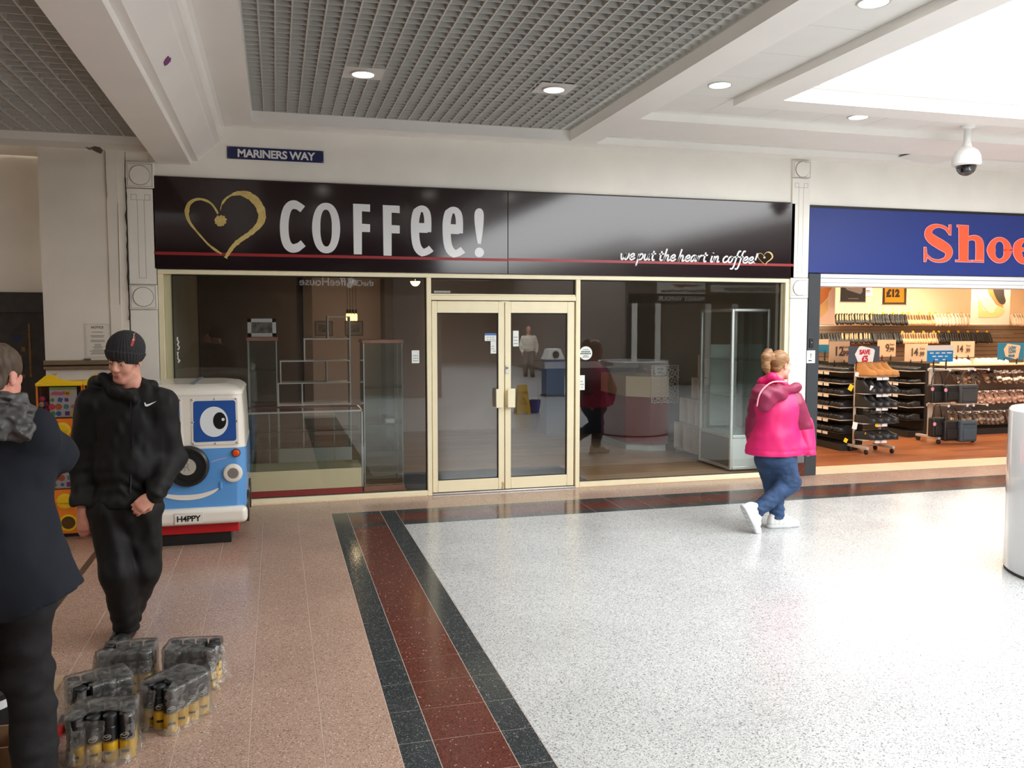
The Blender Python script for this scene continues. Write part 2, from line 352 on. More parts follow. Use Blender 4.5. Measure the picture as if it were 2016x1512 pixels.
# ---- pilasters with roundels and incised key pattern
def pilaster(nm, x0, x1, zt, label):
    o = bpy.data.objects.new(nm, None); col.objects.link(o); o.location = ((x0 + x1) / 2, 0, 0); o['kind'] = 'structure'; o['label'] = label
    w = x1 - x0; line = mat('incised_line_grey', lin((150, 146, 138)), .7)
    zb1, zb0 = 3.206 if zt < 3.6 else 3.628, 2.272 if zt < 3.6 else 2.437
    MB().rbox(x0, x1, -.04, .02, zb1 + .006, zt, .006).build('block', m_white, o)
    MB().box(x0 + .004, x1 - .004, -.03, .02, zb0 + .003, zb1 - .003).build('shaft', m_white, o)
    rb0 = zb0 - .248
    MB().rbox(x0, x1, -.04, .02, rb0, zb0 - .004, .006).build('block', m_white, o)
    MB().box(x0 + .004, x1 - .004, -.034, .02, .32, rb0 - .005).build('shaft', m_white, o)
    for c in ((zb1 + zt) / 2, (rb0 + zb0) / 2):
        h = min(zt - zb1, .248) * .44; cx = (x0 + x1) / 2; k = []
        MB().lathe([(w * .36, 0), (w * .36, .012), (w * .345, .014), (0, .014)], 32, Matrix.Translation((cx, -.039, c)) @ Matrix.Rotation(math.pi / 2, 4, 'X')).build('roundel', m_white, o)
        MB().tube([(cx + w * .375 * math.cos(a * .19635), -.041, c + w * .375 * math.sin(a * .19635)) for a in range(32)], .0028, 5, closed=True).build('roundel_line', line, o)
        mb = MB(); a, b2 = w * .44, h
        for (u0, v0, u1, v1) in ((-a, -b2, a, -b2), (-a, b2, a, b2), (-a, -b2, -a, b2), (a, -b2, a, b2)):
            mb.box(cx + u0 - .002, cx + u1 + .002, -.0415, -.039, c + v0 - .002, c + v1 + .002)
        mb.build('square_line', line, o)
    cx = (x0 + x1) / 2; top = zb1 - .06; mb = MB()
    for s in (-1, 1):
        q = .05 * w / .26; a0, a1 = cx + s * .062 - .026, cx + s * .062 + .026
        for (u0, u1, v0, v1) in ((a0, a1, top, top + .003), (a0, a1, top - .052, top - .049), (a0, a0 + .003, top - .052, top), (a1 - .003, a1, top - .052, top), (cx + s * .032 - .0015, cx + s * .032 + .0015, zb0 + .06, top - .05)):
            mb.box(u0, u1, -.0312, -.029, v0, v1)
    mb.box(cx - .033, cx + .033, -.0312, -.029, zb0 + .06, zb0 + .063); mb.box(cx - .036, cx + .036, -.0312, -.029, top - .052, top - .049)
    mb.build('key_pattern', line, o)
    if zt > 3.6:
        MB().rbox(x0 + .005, x1, -.045, .02, .165, .32, .004).build('plinth_block', mat('grey_granite', lin((110, 108, 110)), .4, var=.2, vscale=60), o)
        MB().rbox(x0, x1 + .006, -.05, .02, 0, .163, .004).build('plinth_block', t_red, o)
    else: MB().box(x0, x1, -.04, .02, 0, .32).build('plinth_block', m_white, o)
    return o
pilaster('trim_1', -1.385, -1.13, 3.46, 'white pilaster with roundels left of the coffee fascia')
pilaster('trim_2', 6.015, 6.262, 3.832, 'white pilaster with roundels between the two shops')
ck = MB(); random.seed(5); q = [(-1.389 + random.uniform(-.006, .006), 3.3 - k * .06) for k in range(24)]
ck.ribbon(q, [.006 + .008 * random.random() for _ in q], lambda u, v, t: (u, -.0465 + t, v), -.001, .002).build('crack', mat('dark_crack', lin((42, 38, 34)), .9), wl)

# ================================================================== CEILING
XB = -1.10
beam_prof = [(XB, 3.457), (-.785, 3.457), (-.783, 3.482), (-.776, 3.50), (-.715, 3.503), (-.708, 3.512), (-.558, 3.66), (-.553, 3.672), (-.545, 3.68), (-.516, 3.70), (-.505, 3.706), (-.503, ZC - .05), (-.49, ZC - .012), (-.46, ZC), (-.19, ZC), (-.19, 4.3), (XB, 4.3)]
struct('trim_3', MB().prism(beam_prof, lambda u, v, t: (u, t, v), -12, .02), m_ceil, 'white moulded ceiling beam running towards the coffee shop')
ceil = bpy.data.objects.new('ceiling', None); col.objects.link(ceil); ceil['kind'] = 'structure'; ceil['label'] = 'white suspended ceiling with recessed grids and skylight'
def cb(nm, m, *bx):
    mb = MB()
    for b in bx: mb.box(*b)
    return mb.build(nm, m, ceil)
GX0, GX1, GY1 = -.19, 3.105, -.27
# flat soffits at ZC
cb('soffit', m_ceil, (GX0, 3.42, GY1, .02, ZC, 4.0), (GX1, 3.42, -12, GY1, ZC, 4.0), (3.42, 18, -1.40, -.64, ZC, 4.0), (3.42, 18, -.235, .02, ZC, 4.0))
# skylight kerb
cb('skylight_kerb', m_ceil, (4.04, SKY_X0, -26.3, -2.08, ZC, 4.06), (SKY_X0, 18, SKY_Y0, -2.08, ZC, 4.06), (SKY_X1, 9.9, -26.3, SKY_Y0, ZC, 4.06), (SKY_X0, SKY_X1, -26.3, -26.0, ZC, 4.06))
cb('kerb_ledge', m_ceil, (SKY_X0 - .01, SKY_X1, SKY_Y0 - .12, SKY_Y0 + .01, 3.98, 4.0), (SKY_X0 - .01, SKY_X0 + .1, -26, SKY_Y0, 3.98, 4.0))
# recessed tile channels
ZT = 3.925
def chan(x0, x1, y0, y1, nx, ny):
    dx, dy = (x1 - x0) / nx, (y1 - y0) / ny
    me = MB().box(.002, dx - .002, .002, dy - .002, 0, .02).mesh('ceiling_tile', m_tile)
    for i in range(nx):
        for j in range(ny): simple('ceiling_tile', me, ceil, (x0 + i * dx, y0 + j * dy, ZT))
m_tile = mat('ceiling_tile_white', lin((236, 236, 232)), .6, var=.03, vscale=3)
chan(3.42, 4.04, -12, -2.08, 1, 16); chan(3.42, 13.34, -2.08, -1.40, 16, 1); chan(3.42, 12.42, -.64, -.235, 15, 1)
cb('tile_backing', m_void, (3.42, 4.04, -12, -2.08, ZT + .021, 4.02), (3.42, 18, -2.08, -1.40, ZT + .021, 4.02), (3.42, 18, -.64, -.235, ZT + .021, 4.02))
cb('soffit', m_ceil, (9.9, 18, -32, SKY_Y0, ZC, 4.0), (3.42, 9.9, -32, -26.3, ZC, 4.0), (-7, 3.42, -32, -12, ZC, 4.0), (3.42, 4.04, -26.3, -12, ZC, 4.0))
# egg-crate grids
def eggcrate(nm, x0, x1, y0, y1, z0, cell, h, label):
    o = bpy.data.objects.new(nm, None); col.objects.link(o); o.location = (x0, y0, z0); o['kind'] = 'structure'; o['label'] = label
    L = MB().box(-.0055, .0055, 0, y1 - y0, 0, h).mesh('grid_bar', m_grid); C_ = MB().box(0, x1 - x0, -.004, .004, .001, h).mesh('grid_bar', m_grid)
    nx = int(round((x1 - x0) / cell)); ny = int((y1 - y0) / cell)
    for i in range(nx + 1): simple('grid_bar', L, o, ((x1 - x0) * i / nx, 0, 0))
    for j in range(ny): simple('grid_bar', C_, o, (0, y1 - y0 - .004 - j * cell, 0))
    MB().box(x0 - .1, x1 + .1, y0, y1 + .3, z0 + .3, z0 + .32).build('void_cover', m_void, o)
    return o
eggcrate('ceiling_grid', GX0 + .005, GX1 - .005, -8.2, GY1 - .002, 3.965, .1095, .085, 'grey egg-crate ceiling grid above the coffee shop entrance')
eggcrate('ceiling_grid', -3.6, XB - .004, -6.6, -.055, 3.695, .142, .075, 'grey egg-crate ceiling grid in the left corner bay')
cb('soffit', m_ceil, (GX0, GX1, -12, -8.2, 3.97, 4.02))
cb('grid_edge_trim', m_ceil, (-3.6, XB, -.05, .02, 3.62, 3.70))
# purple scrap stuck on the beam
pc = at(311, 101, z=3.60)
sc_ = MB().prism([(-.03, .02), (-.012, .03), (.02, .026), (.032, .004), (.022, -.012), (.02, -.03), (-.004, -.024), (-.026, -.01)], lambda u, v, t: (u, v, t), 0, .004).build('paper_scrap', mat('purple_scrap', lin((132, 62, 128)), .6))
sc_.location = (-.64, pc.y + .1, 3.572); sc_.rotation_euler = (0, -math.pi / 4, 0); sc_.scale = (1, 2.0, 1)
tag(sc_, 'small purple scrap stuck to the white ceiling beam', 'scrap')
# ================================================================== COFFEE SHOP FRONT
GL = glass('shop_glass', (.98, .987, .983), 1.3, ior=1.52)
FZ = 2.427
fr = thing('shopfront_frame', 'cream powder-coated metal shopfront frame of the coffee shop', 'shopfront', (2.45, 0, 0))
def bar(nm, *b, m=m_cream, par=fr, r=.004): return MB().rbox(*b, r, 1).build(nm, m, par)
bar('head_rail', -1.125, 6.035, -.012, .06, 2.377, FZ)
bar('post', -1.125, -1.075, -.01, .07, 0, 2.377); bar('post', 5.967, 6.03, -.01, .07, 0, 2.377)
bar('post', 1.57, 1.621, -.012, .07, 0, 2.377); bar('post', 3.277, 3.33, -.012, .07, 0, 2.377)
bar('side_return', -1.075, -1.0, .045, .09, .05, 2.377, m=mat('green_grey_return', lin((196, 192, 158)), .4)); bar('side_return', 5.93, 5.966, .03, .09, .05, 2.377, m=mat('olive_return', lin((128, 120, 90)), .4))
bar('sill', -1.075, 1.57, -.012, .06, .004, .058); bar('sill', 3.33, 5.967, -.012, .06, .004, .062)
bar('transom_rail', 1.621, 3.277, -.01, .06, 2.137, 2.19); bar('transom_rail', 1.621, 3.277, .004, .06, 2.19, 2.208)
bar('threshold', 1.621, 3.277, -.012, .06, .002, .022, m=m_alu)
rub = mat('black_rubber_gasket', lin((14, 14, 14)), .6)
def pane(nm, x0, x1, z0, z1, y=.04, par=fr):
    o = MB().box(x0, x1, y, y + .004, z0, z1).build(nm, GL, par)
    g = .012; MB().box(x0, x1, y - .006, y + .01, z1 - g, z1).box(x0, x1, y - .006, y + .01, z0, z0 + g * .6).box(x0, x0 + g * .5, y - .006, y + .01, z0, z1).box(x1 - g * .8, x1, y - .006, y + .01, z0, z1).build('gasket', rub, o)
    return o
pane('glass_pane', -1.0, 1.57, .058, 2.377); pane('glass_pane', 3.33, 5.93, .062, 2.377); pane('glass_pane', 1.621, 3.277, 2.208, 2.377)
# double doors
def door(n, x0, x1, label, hx0, hx1, hinge):
    d = bpy.data.objects.new(n, None); col.objects.link(d); d.location = ((x0 + x1) / 2, .02, .03); d['kind'] = 'structure'; d['label'] = label
    y0, y1 = .0, .045
    gx0, gx1 = x0 + .058, x1 - .068
    if hinge > 0: gx0, gx1 = x0 + .068, x1 - .082
    bar('stile', x0, gx0, y0, y1, .028, 2.128, par=d); bar('stile', gx1, x1, y0, y1, .028, 2.128, par=d)
    bar('top_rail', gx0, gx1, y0, y1, 2.0, 2.128, par=d); bar('bottom_rail', gx0, gx1, y0, y1, .028, .157, par=d)
    pane('glass_pane', gx0, gx1, .157, 2.0, .025, d)
    h = bar('pull_handle', hx0, hx1, -.06, -.035, .95, 1.162, par=d, r=.006)
    bar('handle_mount', hx0 if hinge > 0 else hx1 - .02, hx0 + .02 if hinge > 0 else hx1, -.036, .0, .97, 1.14, par=d)
    return d
d1 = door('door_1', 1.628, 2.44, 'left leaf of the cream framed glass double door', 2.33, 2.412, -1)
d2 = door('door_2', 2.449, 3.262, 'right leaf of the cream framed glass double door', 2.462, 2.552, 1)
MB().rbox(2.452, 2.49, -.006, .002, 1.33, 1.42, .003).build('lock_plate', m_alu, d2)
MB().lathe([(.012, 0), (.012, .012), (0, .012)], 14, Matrix.Translation((2.47, -.006, 1.39)) @ Matrix.Rotation(math.pi / 2, 4, 'X')).build('lock_cylinder', mat('brass_dull', lin((120, 110, 90)), .4, .7), d2)
bar('door_closer_strip', 2.38, 2.49, -.006, .0, 2.115, 2.13, par=fr)
MB().prism([(2.4, .03), (2.43, .03), (2.436, .09), (2.42, .115), (2.405, .1), (2.41, .07)], lambda u, v, t: (u, t, v), -.0012, .0).build('worn_patch', mat('worn_paint_tan', lin((196, 170, 120)), .6, var=.3, vscale=60), d1)
# stickers on the glass
sw = mat('white_sticker', lin((222, 228, 224)), .5); sb = mat('blue_sticker_print', lin((58, 104, 168)), .5); sg = mat('sticker_ink', lin((120, 128, 128)), .6)
def sticker(nm, label, x0, x1, z0, z1, y, head=None, rows=3):
    t = thing(nm, label, 'sticker', ((x0 + x1) / 2, y, z0))
    MB().box(x0, x1, y - .002, y, z0, z1).build('sheet', sw, t)
    mb = MB(); w, h = x1 - x0, z1 - z0; random.seed(int(x0 * 100))
    if head: MB().box(x0, x1, y - .003, y - .002, z1 - h * .28, z1).build('header', head, t)
    for r in range(rows):
        for k in range(3):
            if random.random() < .8: mb.box(x0 + w * (.18 + .24 * k), x0 + w * (.32 + .24 * k), y - .003, y - .002, z0 + h * (.15 + .6 * r / rows), z0 + h * (.15 + .6 * r / rows) + h * .07)
    mb.build('print', sg, t)['kind'] = 'stuff'; return t
sticker('door_sticker', 'white sticker with blue header on the left door glass', 2.222, 2.353, 1.692, 1.777, .022, sb, 2)
sticker('door_sticker', 'narrow pale sticker below the blue-headed one on left door', 2.289, 2.353, 1.552, 1.689, .022)
sticker('door_sticker', 'tall narrow white sticker high on the right door glass', 2.546, 2.611, 1.629, 1.804, .022)
sticker('window_sticker', 'small white notice at right edge of the left shop window', 1.412, 1.494, 1.455, 1.594, .037)
sticker('window_sticker', 'small white notice low beside the right door post', 3.341, 3.404, 1.122, 1.292, .037)
rs = thing('round_sticker', 'round white sticker with dark lettering beside the right door post', 'sticker', (3.42, .037, 1.467))
RX = lambda x, y, z: Matrix.Translation((x, y, z)) @ Matrix.Rotation(math.pi / 2, 4, 'X')
MB().lathe([(.0, .002), (.078, .002), (.078, 0), (0, 0)], 32, RX(3.415, .037, 1.545)).build('disc', sw, rs)
mb = MB()
for z, w, h in ((1.585, .07, .006), (1.562, .11, .014), (1.54, .13, .016), (1.516, .06, .008), (1.5, .08, .008)):
    n = 7
    for k in range(n): mb.box(3.415 - w / 2 + w * k / n, 3.415 - w / 2 + w * (k + .7) / n, .0335, .035, z - h / 2, z + h / 2)
mb.build('lettering', mat('sticker_black', lin((50, 52, 52)), .6), rs)
MB().box(1.66, 1.84, .03, .034, 2.216, 2.24).build('tape_strip', mat('grey_tape', lin((150, 150, 150)), .5), fr)
mb = MB(); random.seed(8)
for (z0, z1) in ((1.62, 1.75), (1.49, 1.6)):
    q = [(-.955 + random.uniform(-.01, .012), z0 + (z1 - z0) * k / 5) for k in range(6)]
    mb.ribbon(q, [random.uniform(.008, .02) for _ in q], lambda u, v, t: (u, .034 + t, v), 0, .002)
mb.build('paint_scrape', sw, fr)

# ================================================================== COFFEE FASCIA
m_fascia = mat('aubergine_gloss_panel', lin((36, 23, 26)), .1, var=.15, vscale=1.2, spec=.6, bump=.012, bscale=2.2)
fa = thing('coffee_fascia', 'dark aubergine shop fascia sign reading COFFEE! with cream heart', 'sign', (2.46, 0, 2.43))
MB().rbox(-1.148, 2.4725, -.03, -.001, 2.427, 3.325, .003, 1).build('panel', m_fascia, fa)
MB().rbox(2.4755, 6.062, -.03, -.001, 2.427, 3.325, .003, 1).build('panel', m_fascia, fa)
MB().box(-1.15, 6.0, -.026, -.001, 3.325, 3.336).build('top_trim', mat('dark_trim', lin((44, 36, 32)), .5), fa)
MB().box(-1.148, 2.4725, -.0308, -.03, 2.566, 2.596).build('stripe', mat('red_stripe', lin((150, 36, 40)), .35), fa)
MB().box(2.4755, 6.06, -.0308, -.03, 2.572, 2.602).build('stripe', MATS['red_stripe'], fa)
FY = -.0335
fmap = lambda u, v, t: (lambda p: (p[0], FY + t, p[1]))(fx(u, v, FY))
m_let = mat('white_vinyl_letter', lin((226, 228, 230)), .25, coat=.3)
def let(nm, mb): return mb.build(nm, m_let, fa)
T0, T1 = -.001, .002
def smoothp(pts, k=3, closed=False):
    out = []; n = len(pts)
    for i in range(n if closed else n - 1):
        p = [pts[(i + j - 1) % n] if closed else pts[min(max(i + j - 1, 0), n - 1)] for j in range(4)]
        for s in range(k):
            t = s / k; a = [(-t + 2 * t * t - t ** 3) / 2, (2 - 5 * t * t + 3 * t ** 3) / 2, (t + 4 * t * t - 3 * t ** 3) / 2, (-t * t + t ** 3) / 2]
            out.append((sum(a[j] * p[j][0] for j in range(4)), sum(a[j] * p[j][1] for j in range(4))))
    if not closed: out.append(pts[-1])
    return out
let('letter_c', MB().ribbon(smoothp([(596, 412), (586, 405), (575, 403), (566, 411), (561, 428), (559.5, 447), (561, 467), (566, 482), (575, 489), (586, 487), (597, 479)]), [15] * 4 + [17] * 24 + [15] * 3, fmap, T0, T1))
let('letter_o', MB().ribbon([(642 + 19.5 * math.copysign(abs(math.cos(a)) ** .85, math.cos(a)), 449 + .06 * (19.5 * math.cos(a)) + 43 * math.copysign(abs(math.sin(a)) ** .9, math.sin(a))) for a in [2 * math.pi * k / 40 for k in range(40)]], [16.5 - 3 * abs(math.sin(2 * math.pi * k / 40)) for k in range(40)], fmap, T0, T1, True))
for x in (695, 753.5):
    d = (x - 695) * .045
    let('letter_f', MB().prism([(x, 401 + d), (x + 33.5, 402.5 + d), (x + 33.5, 417 + d), (x + 17.5, 416 + d), (x + 17.5, 440.5 + d), (x + 33.5, 441.5 + d), (x + 33.5, 457 + d), (x + 17.5, 456.5 + d), (x + 17.5, 501 + d), (x + 1.5, 500.5 + d)], fmap, T0, T1))
for x in (0, 62.3):
    d = x * .04
    let('letter_e', MB().ribbon(smoothp([(824 + x, 448.5 + d), (842 + x, 449 + d)], 2), 19, fmap, T0, T1))
    let('letter_e', MB().ribbon(smoothp([(842 + x, 457 + d), (842 + x, 430 + d), (838 + x, 415 + d), (829.5 + x, 411 + d), (821.5 + x, 416 + d), (817.5 + x, 432 + d), (817 + x, 452 + d), (818.5 + x, 474 + d), (823 + x, 489 + d), (832 + x, 497 + d), (842 + x, 494 + d), (849 + x, 489 + d)]), [14] * 6 + [13] * 6 + [16] * 16 + [14] * 6, fmap, T0 - .0004, T1))
let('exclamation_mark', MB().prism(smoothp([(943.5, 410), (951.5, 417), (951.8, 440), (947, 478), (943.5, 479), (940, 478), (934.5, 440), (935, 417)], 3, True), fmap, T0, T1))
let('exclamation_mark', MB().prism([(943.5 + 9.2 * math.cos(a * .314159), 497 + 9.5 * math.sin(a * .314159)) for a in range(20)], fmap, T0, T1))
# coffee-stain heart
def stain(nm, c, c2):
    return mat(nm, c, .5, var=.4, vscale=18, c2=c2)
m_gold = stain('coffee_stain_gold', lin((200, 170, 92)), lin((216, 198, 130)))
def heart(ox, oy, s, par, nm, seed, rough=1.0):
    random.seed(seed); H = lambda pts: [(ox + (a - 440) * s, oy + (b - 435) * s) for a, b in pts]
    jit = lambda w, a: [max(.4, (k + random.uniform(-a, a)) * s) for k in w]
    r1 = smoothp(H([(434, 415), (436, 404), (443, 393), (452, 386), (463, 381.5), (475, 380.5), (490, 385), (504, 396), (513, 411), (516, 427), (511, 441), (501, 452), (489, 462), (474, 472), (460, 484), (450, 498), (444, 508)]), 4)
    n = len(r1); w1 = [1.5, 3, 4, 4.5, 6, 10, 14, 16, 15.5, 14.5, 13, 11, 10, 9, 8.5, 7.5, 4]
    w = [w1[min(int(i / 4), 15)] * (1 - (i % 4) / 4) + w1[min(int(i / 4) + 1, 16)] * ((i % 4) / 4) for i in range(n)]
    MB().ribbon(r1, jit(w, 1.6 * rough), fmap, T0 + .0006, T1).build(nm, m_gold, par)
    l1 = smoothp(H([(429, 421), (425, 413), (417, 402), (406, 395), (394, 392), (382, 394), (372, 402), (368, 415), (369, 427), (375, 440), (385, 453), (398, 468), (410, 481), (424, 492), (436, 499.5)]), 4); n = len(l1)
    w2 = [4, 4, 4, 4.5, 4.5, 5.5, 8, 9.5, 7, 5, 4, 3.5, 3.5, 5, 2.5]
    w = [w2[min(int(i / 4), 13)] * (1 - (i % 4) / 4) + w2[min(int(i / 4) + 1, 14)] * ((i % 4) / 4) for i in range(n)]
    MB().ribbon(l1, jit(w, .5 * rough), fmap, T0 + .0006, T1).build(nm, m_gold, par)
    MB().prism([(ox + (434.5 - 440 + (11.5 + random.uniform(-1.6, 1.6) * rough) * math.cos(a * .2094)) * s, oy + (434.5 - 435 + (11 + random.uniform(-1.6, 1.6) * rough) * math.sin(a * .2094)) * s) for a in range(30)], fmap, T0 + .0004, T1).build(nm, m_gold, par)
heart(440, 435, 1.0, fa, 'heart_stain', 4)
heart(1506, 507, .195, fa, 'small_heart', 6, .3)
# handwritten slogan as strokes: glyphs on a unit x-height grid
G = {'w': ([[(0, 1), (.12, .15), (.3, .05), (.5, .55), (.55, 1), (.5, .55), (.6, .1), (.8, .05), (.98, .5), (1.02, 1)]], 1.15),
     'e': ([[(.05, .45), (.4, .5), (.58, .78), (.42, 1.0), (.14, .75), (.06, .35), (.22, .04), (.5, .1), (.75, .35)]], .72),
     'p': ([[(.1, 1), (.06, .2), (-.02, -.75), (-.06, -.8)], [(.06, .2), (.2, .75), (.45, .98), (.66, .75), (.6, .3), (.35, .06), (.1, .2)]], .85),
     'u': ([[(.06, 1), (.04, .3), (.2, .03), (.45, .3), (.58, 1), (.56, .3), (.66, .04), (.8, .2)]], .85),
     't': ([[(.3, 1.5), (.22, .4), (.32, .04), (.55, .15)], [(.0, 1), (.62, 1.08)]], .68),
     'h': ([[(.22, 1.9), (.08, .6), (.05, 0), (.2, .65), (.45, .95), (.56, .7), (.52, .15), (.64, .03), (.82, .2)]], .86),
     'a': ([[(.62, .9), (.4, 1), (.12, .7), (.08, .2), (.25, .03), (.5, .4), (.64, .95), (.6, .25), (.7, .04), (.86, .2)]], .9),
     'r': ([[(.1, 1), (.06, .0), (.16, .6), (.4, .98), (.6, .95)]], .66),
     'i': ([[(.16, 1), (.1, .2), (.2, .03), (.36, .15)], [(.24, 1.4), (.26, 1.5)]], .42),
     'n': ([[(.08, 1), (.05, 0), (.2, .65), (.45, .97), (.56, .7), (.52, .15), (.64, .03), (.8, .2)]], .84),
     'c': ([[(.6, .85), (.42, 1), (.14, .7), (.08, .3), (.25, .03), (.5, .1), (.68, .3)]], .7),
     'o': ([[(.35, 1), (.1, .7), (.08, .25), (.28, .03), (.52, .3), (.56, .75), (.38, .98), (.5, .8), (.72, .85)]], .72),
     'f': ([[(.78, 1.75), (.58, 1.85), (.42, 1.4), (.25, 0), (.1, -.8), (-.12, -.95), (-.2, -.8)], [(.05, .9), (.62, 1.0)]], .62),
     '!': ([[(.3, 1.6), (.18, .5)], [(.12, .12), (.14, .02)]], .4), ' ': ([], .36)}
x = 0.0; txt = 'we put the heart in coffee!'; mb = MB(); tw = sum(G[c][1] for c in txt)
U0, U1 = 1221.0, 1489.0; V0, V1 = 511.0, 519.0; xh = 12.5
for c in txt:
    for st in G[c][0]:
        q = [(U0 + (x + a + .16 * b) / tw * (U1 - U0), V0 + (V1 - V0) * x / tw - b * xh) for a, b in st]
        q = smoothp(q, 4); mb.ribbon(q, 3.0, fmap, T0 - .0008, T1)
    x += G[c][1]
mb.build('slogan_lettering', m_let, fa)

# ---- street-name sign
sgn = thing('street_sign', 'navy MARINERS WAY street sign on the white wall', 'sign', (.033, 0, 3.54))
MB().rbox(-.441, .507, -.012, -.001, 3.54, 3.66, .002, 1).build('plate', mat('navy_enamel', lin((27, 33, 84)), .3), sgn)
text_mb('MARINERS WAY', .108, lambda u, v, t: (.036 + u, -.0128 + t, 3.562 + v), .001, .0034, 'CENTER', .94, 1.02).build('lettering', m_let, sgn)
for (a, b) in ((-.428, 3.65), (-.428, 3.55), (.494, 3.65), (.494, 3.55)):
    MB().lathe([(.0, .003), (.004, .003), (.004, 0)], 8, RX(a, -.012, b)).build('screw', m_alu, sgn)

# ================================================================== SHOE SHOP FRONT
bf = thing('shoe_fascia', 'royal blue shop fascia sign with orange-red Shoe lettering', 'sign', (9, 0, 2.49))
MB().rbox(6.262, 14, -.03, -.001, 2.5, 3.285, .003, 1).build('panel', mat('royal_blue_panel', lin((30, 52, 128)), .42, var=.06, vscale=1), bf)
MB().box(6.256, 14, -.02, -.001, 3.285, 3.318).build('top_trim', m_black, bf); MB().box(6.254, 6.262, -.026, -.001, 2.5, 3.3).build('side_trim', m_black, bf)
m_or = mat('orange_red_letter', lin((250, 88, 54)), .35, emit=lin((250, 88, 54)), estr=.12); m_ol = mat('pale_pink_outline', lin((238, 178, 190)), .4)
SY = -.036
smap = lambda o: (lambda u, v, t: (lambda p: (p[0], SY + t + o, p[1]))(fx(u, v, SY)))
def serif(nm, strokes, polys):
    for grow, m, off, n2 in ((2.0, m_ol, 0, 'outline'), (0, m_or, -.004, nm)):
        mb = MB()
        for k, (pts, w) in enumerate(strokes): mb.ribbon(smoothp(pts, 5), [a + grow for a in smoothw(w, 5)], smap(off), -.003 - k * .0003, .003)
        for k, pl in enumerate(polys):
            cx = sum(a for a, b in pl) / len(pl); cy = sum(b for a, b in pl) / len(pl)
            g = [(a + (grow / 2 if a > cx else -grow / 2), b + (grow / 2 if b > cy else -grow / 2)) for a, b in pl]
            mb.prism(g, smap(off), -.0034 - k * .0003, .003)
        mb.build(n2, m, bf)
def smoothw(w, k):
    o = []
    for i in range(len(w) - 1): o += [w[i] + (w[i + 1] - w[i]) * j / k for j in range(k)]
    return o + [w[-1]]
serif('letter_s', [([(1868, 459), (1862, 450), (1850, 445), (1838, 446), (1829, 453), (1828, 463), (1836, 472), (1852, 482), (1864, 490), (1868, 499), (1862, 510), (1848, 514), (1834, 511), (1824, 502)], [3, 5, 5, 8, 12, 15, 18, 19, 17, 13, 8, 5, 4, 3])],
      [[(1868, 443), (1872, 443), (1871.5, 463), (1868, 462)], [(1819, 487), (1822.5, 487), (1825, 505), (1822, 515), (1819, 515)]])
serif('letter_h', [([(1898, 478), (1906, 470), (1918, 468), (1926, 473), (1928.5, 484), (1928.5, 512)], [5, 7, 9, 13, 15, 15])],
      [[(1887.5, 444), (1906, 445), (1905, 513), (1888, 512)], [(1884, 443), (1906, 444.5), (1906, 448), (1884, 446.5)], [(1881, 512), (1911, 513), (1911, 516), (1881, 515)], [(1914, 512.5), (1936, 513.5), (1936, 516.5), (1914, 515.5)]])
serif('letter_o', [([(1967.5 + 16.5 * math.cos(a), 492.5 + 21.5 * math.sin(a)) for a in [2 * math.pi * k / 12 for k in range(13)]], [16 - 9 * abs(math.sin(2 * math.pi * k / 12)) for k in range(13)])], [])
serif('letter_e', [([(2010, 491), (2028, 492)], [6, 6]), ([(2030, 493), (2026, 477), (2015, 472.5), (2004, 482), (2003, 498), (2010, 512), (2024, 515), (2034, 508)], [9, 9, 6, 14, 16, 12, 8, 4])], [])
# shutter housing, dark pier, opening
sh = thing('shutter_housing', 'white roller shutter housing above the shoe shop entrance', 'shutter', (9, .05, 2.34))
for (z0, z1, y0) in ((2.44, 2.494, .002), (2.385, 2.437, .012), (2.34, 2.383, .006)): MB().rbox(6.442, 14, y0, .3, z0, z1, .004, 1).build('slat', mat('shutter_white', lin((226, 226, 228)), .4), sh)
struct('wall_pier', MB().rbox(6.278, 6.44, -.03, .3, 0, 2.49, .003, 1), m_dark, 'charcoal pier at the left side of the shoe shop entrance')
sw_ = thing('key_switch', 'small black key switch on the charcoal pier', 'switch', (6.323, -.03, 1.59))
MB().rbox(6.297, 6.35, -.042, -.031, 1.589, 1.696, .003, 1).build('plate', m_black, sw_); MB().lathe([(.008, 0), (.008, .006), (0, .006)], 10, RX(6.323, -.042, 1.65)).build('key_hole', m_alu, sw_)
st_ = thing('pier_sticker', 'white square sticker on the charcoal pier below key switch', 'sticker', (6.326, -.031, 1.395))
MB().box(6.268, 6.384, -.034, -.031, 1.397, 1.553).build('sheet', sw, st_); MB().box(6.29, 6.34, -.0345, -.033, 1.42, 1.434).box(6.322, 6.33, -.0345, -.033, 1.46, 1.52).box(6.31, 6.345, -.0345, -.033, 1.5, 1.505).build('print', MATS['sticker_black'], st_)

# ---- downlights
m_lamp = mat('downlight_glow', (1, 1, 1), .5, emit=(1, .93, .82), estr=14)
m_ring = mat('downlight_ring_white', lin((208, 206, 202)), .35)
dl0 = None
def downlight(x, y, z, label, plate=False):
    t = thing('downlight', label, 'ceiling light', (x, y, z), 0, 'recessed ceiling downlights')
    MB().lathe([(.084, .012), (.104, 0), (.106, -.006), (.101, -.012), (.09, -.010), (.084, .006)], 36).build('ring', m_ring, t, False)
    MB().lathe([(0, -.001), (.084, -.001), (.086, .006)], 36).build('lens', m_lamp, t, False)
    if plate:
        MB().rbox(-.165, .165, -.165, .165, .002, .012, .002, 1).build('plate', m_ring, t, False)
    l = bpy.data.lights.new('lamp', 'SPOT'); l.energy = 30; l.spot_size = R_(140); l.spot_blend = .8; l.shadow_soft_size = .09; l.color = (1, .93, .84)
    o = bpy.data.objects.new('lamp', l); col.objects.link(o); o.parent = t; o.location = (0, 0, -.03)
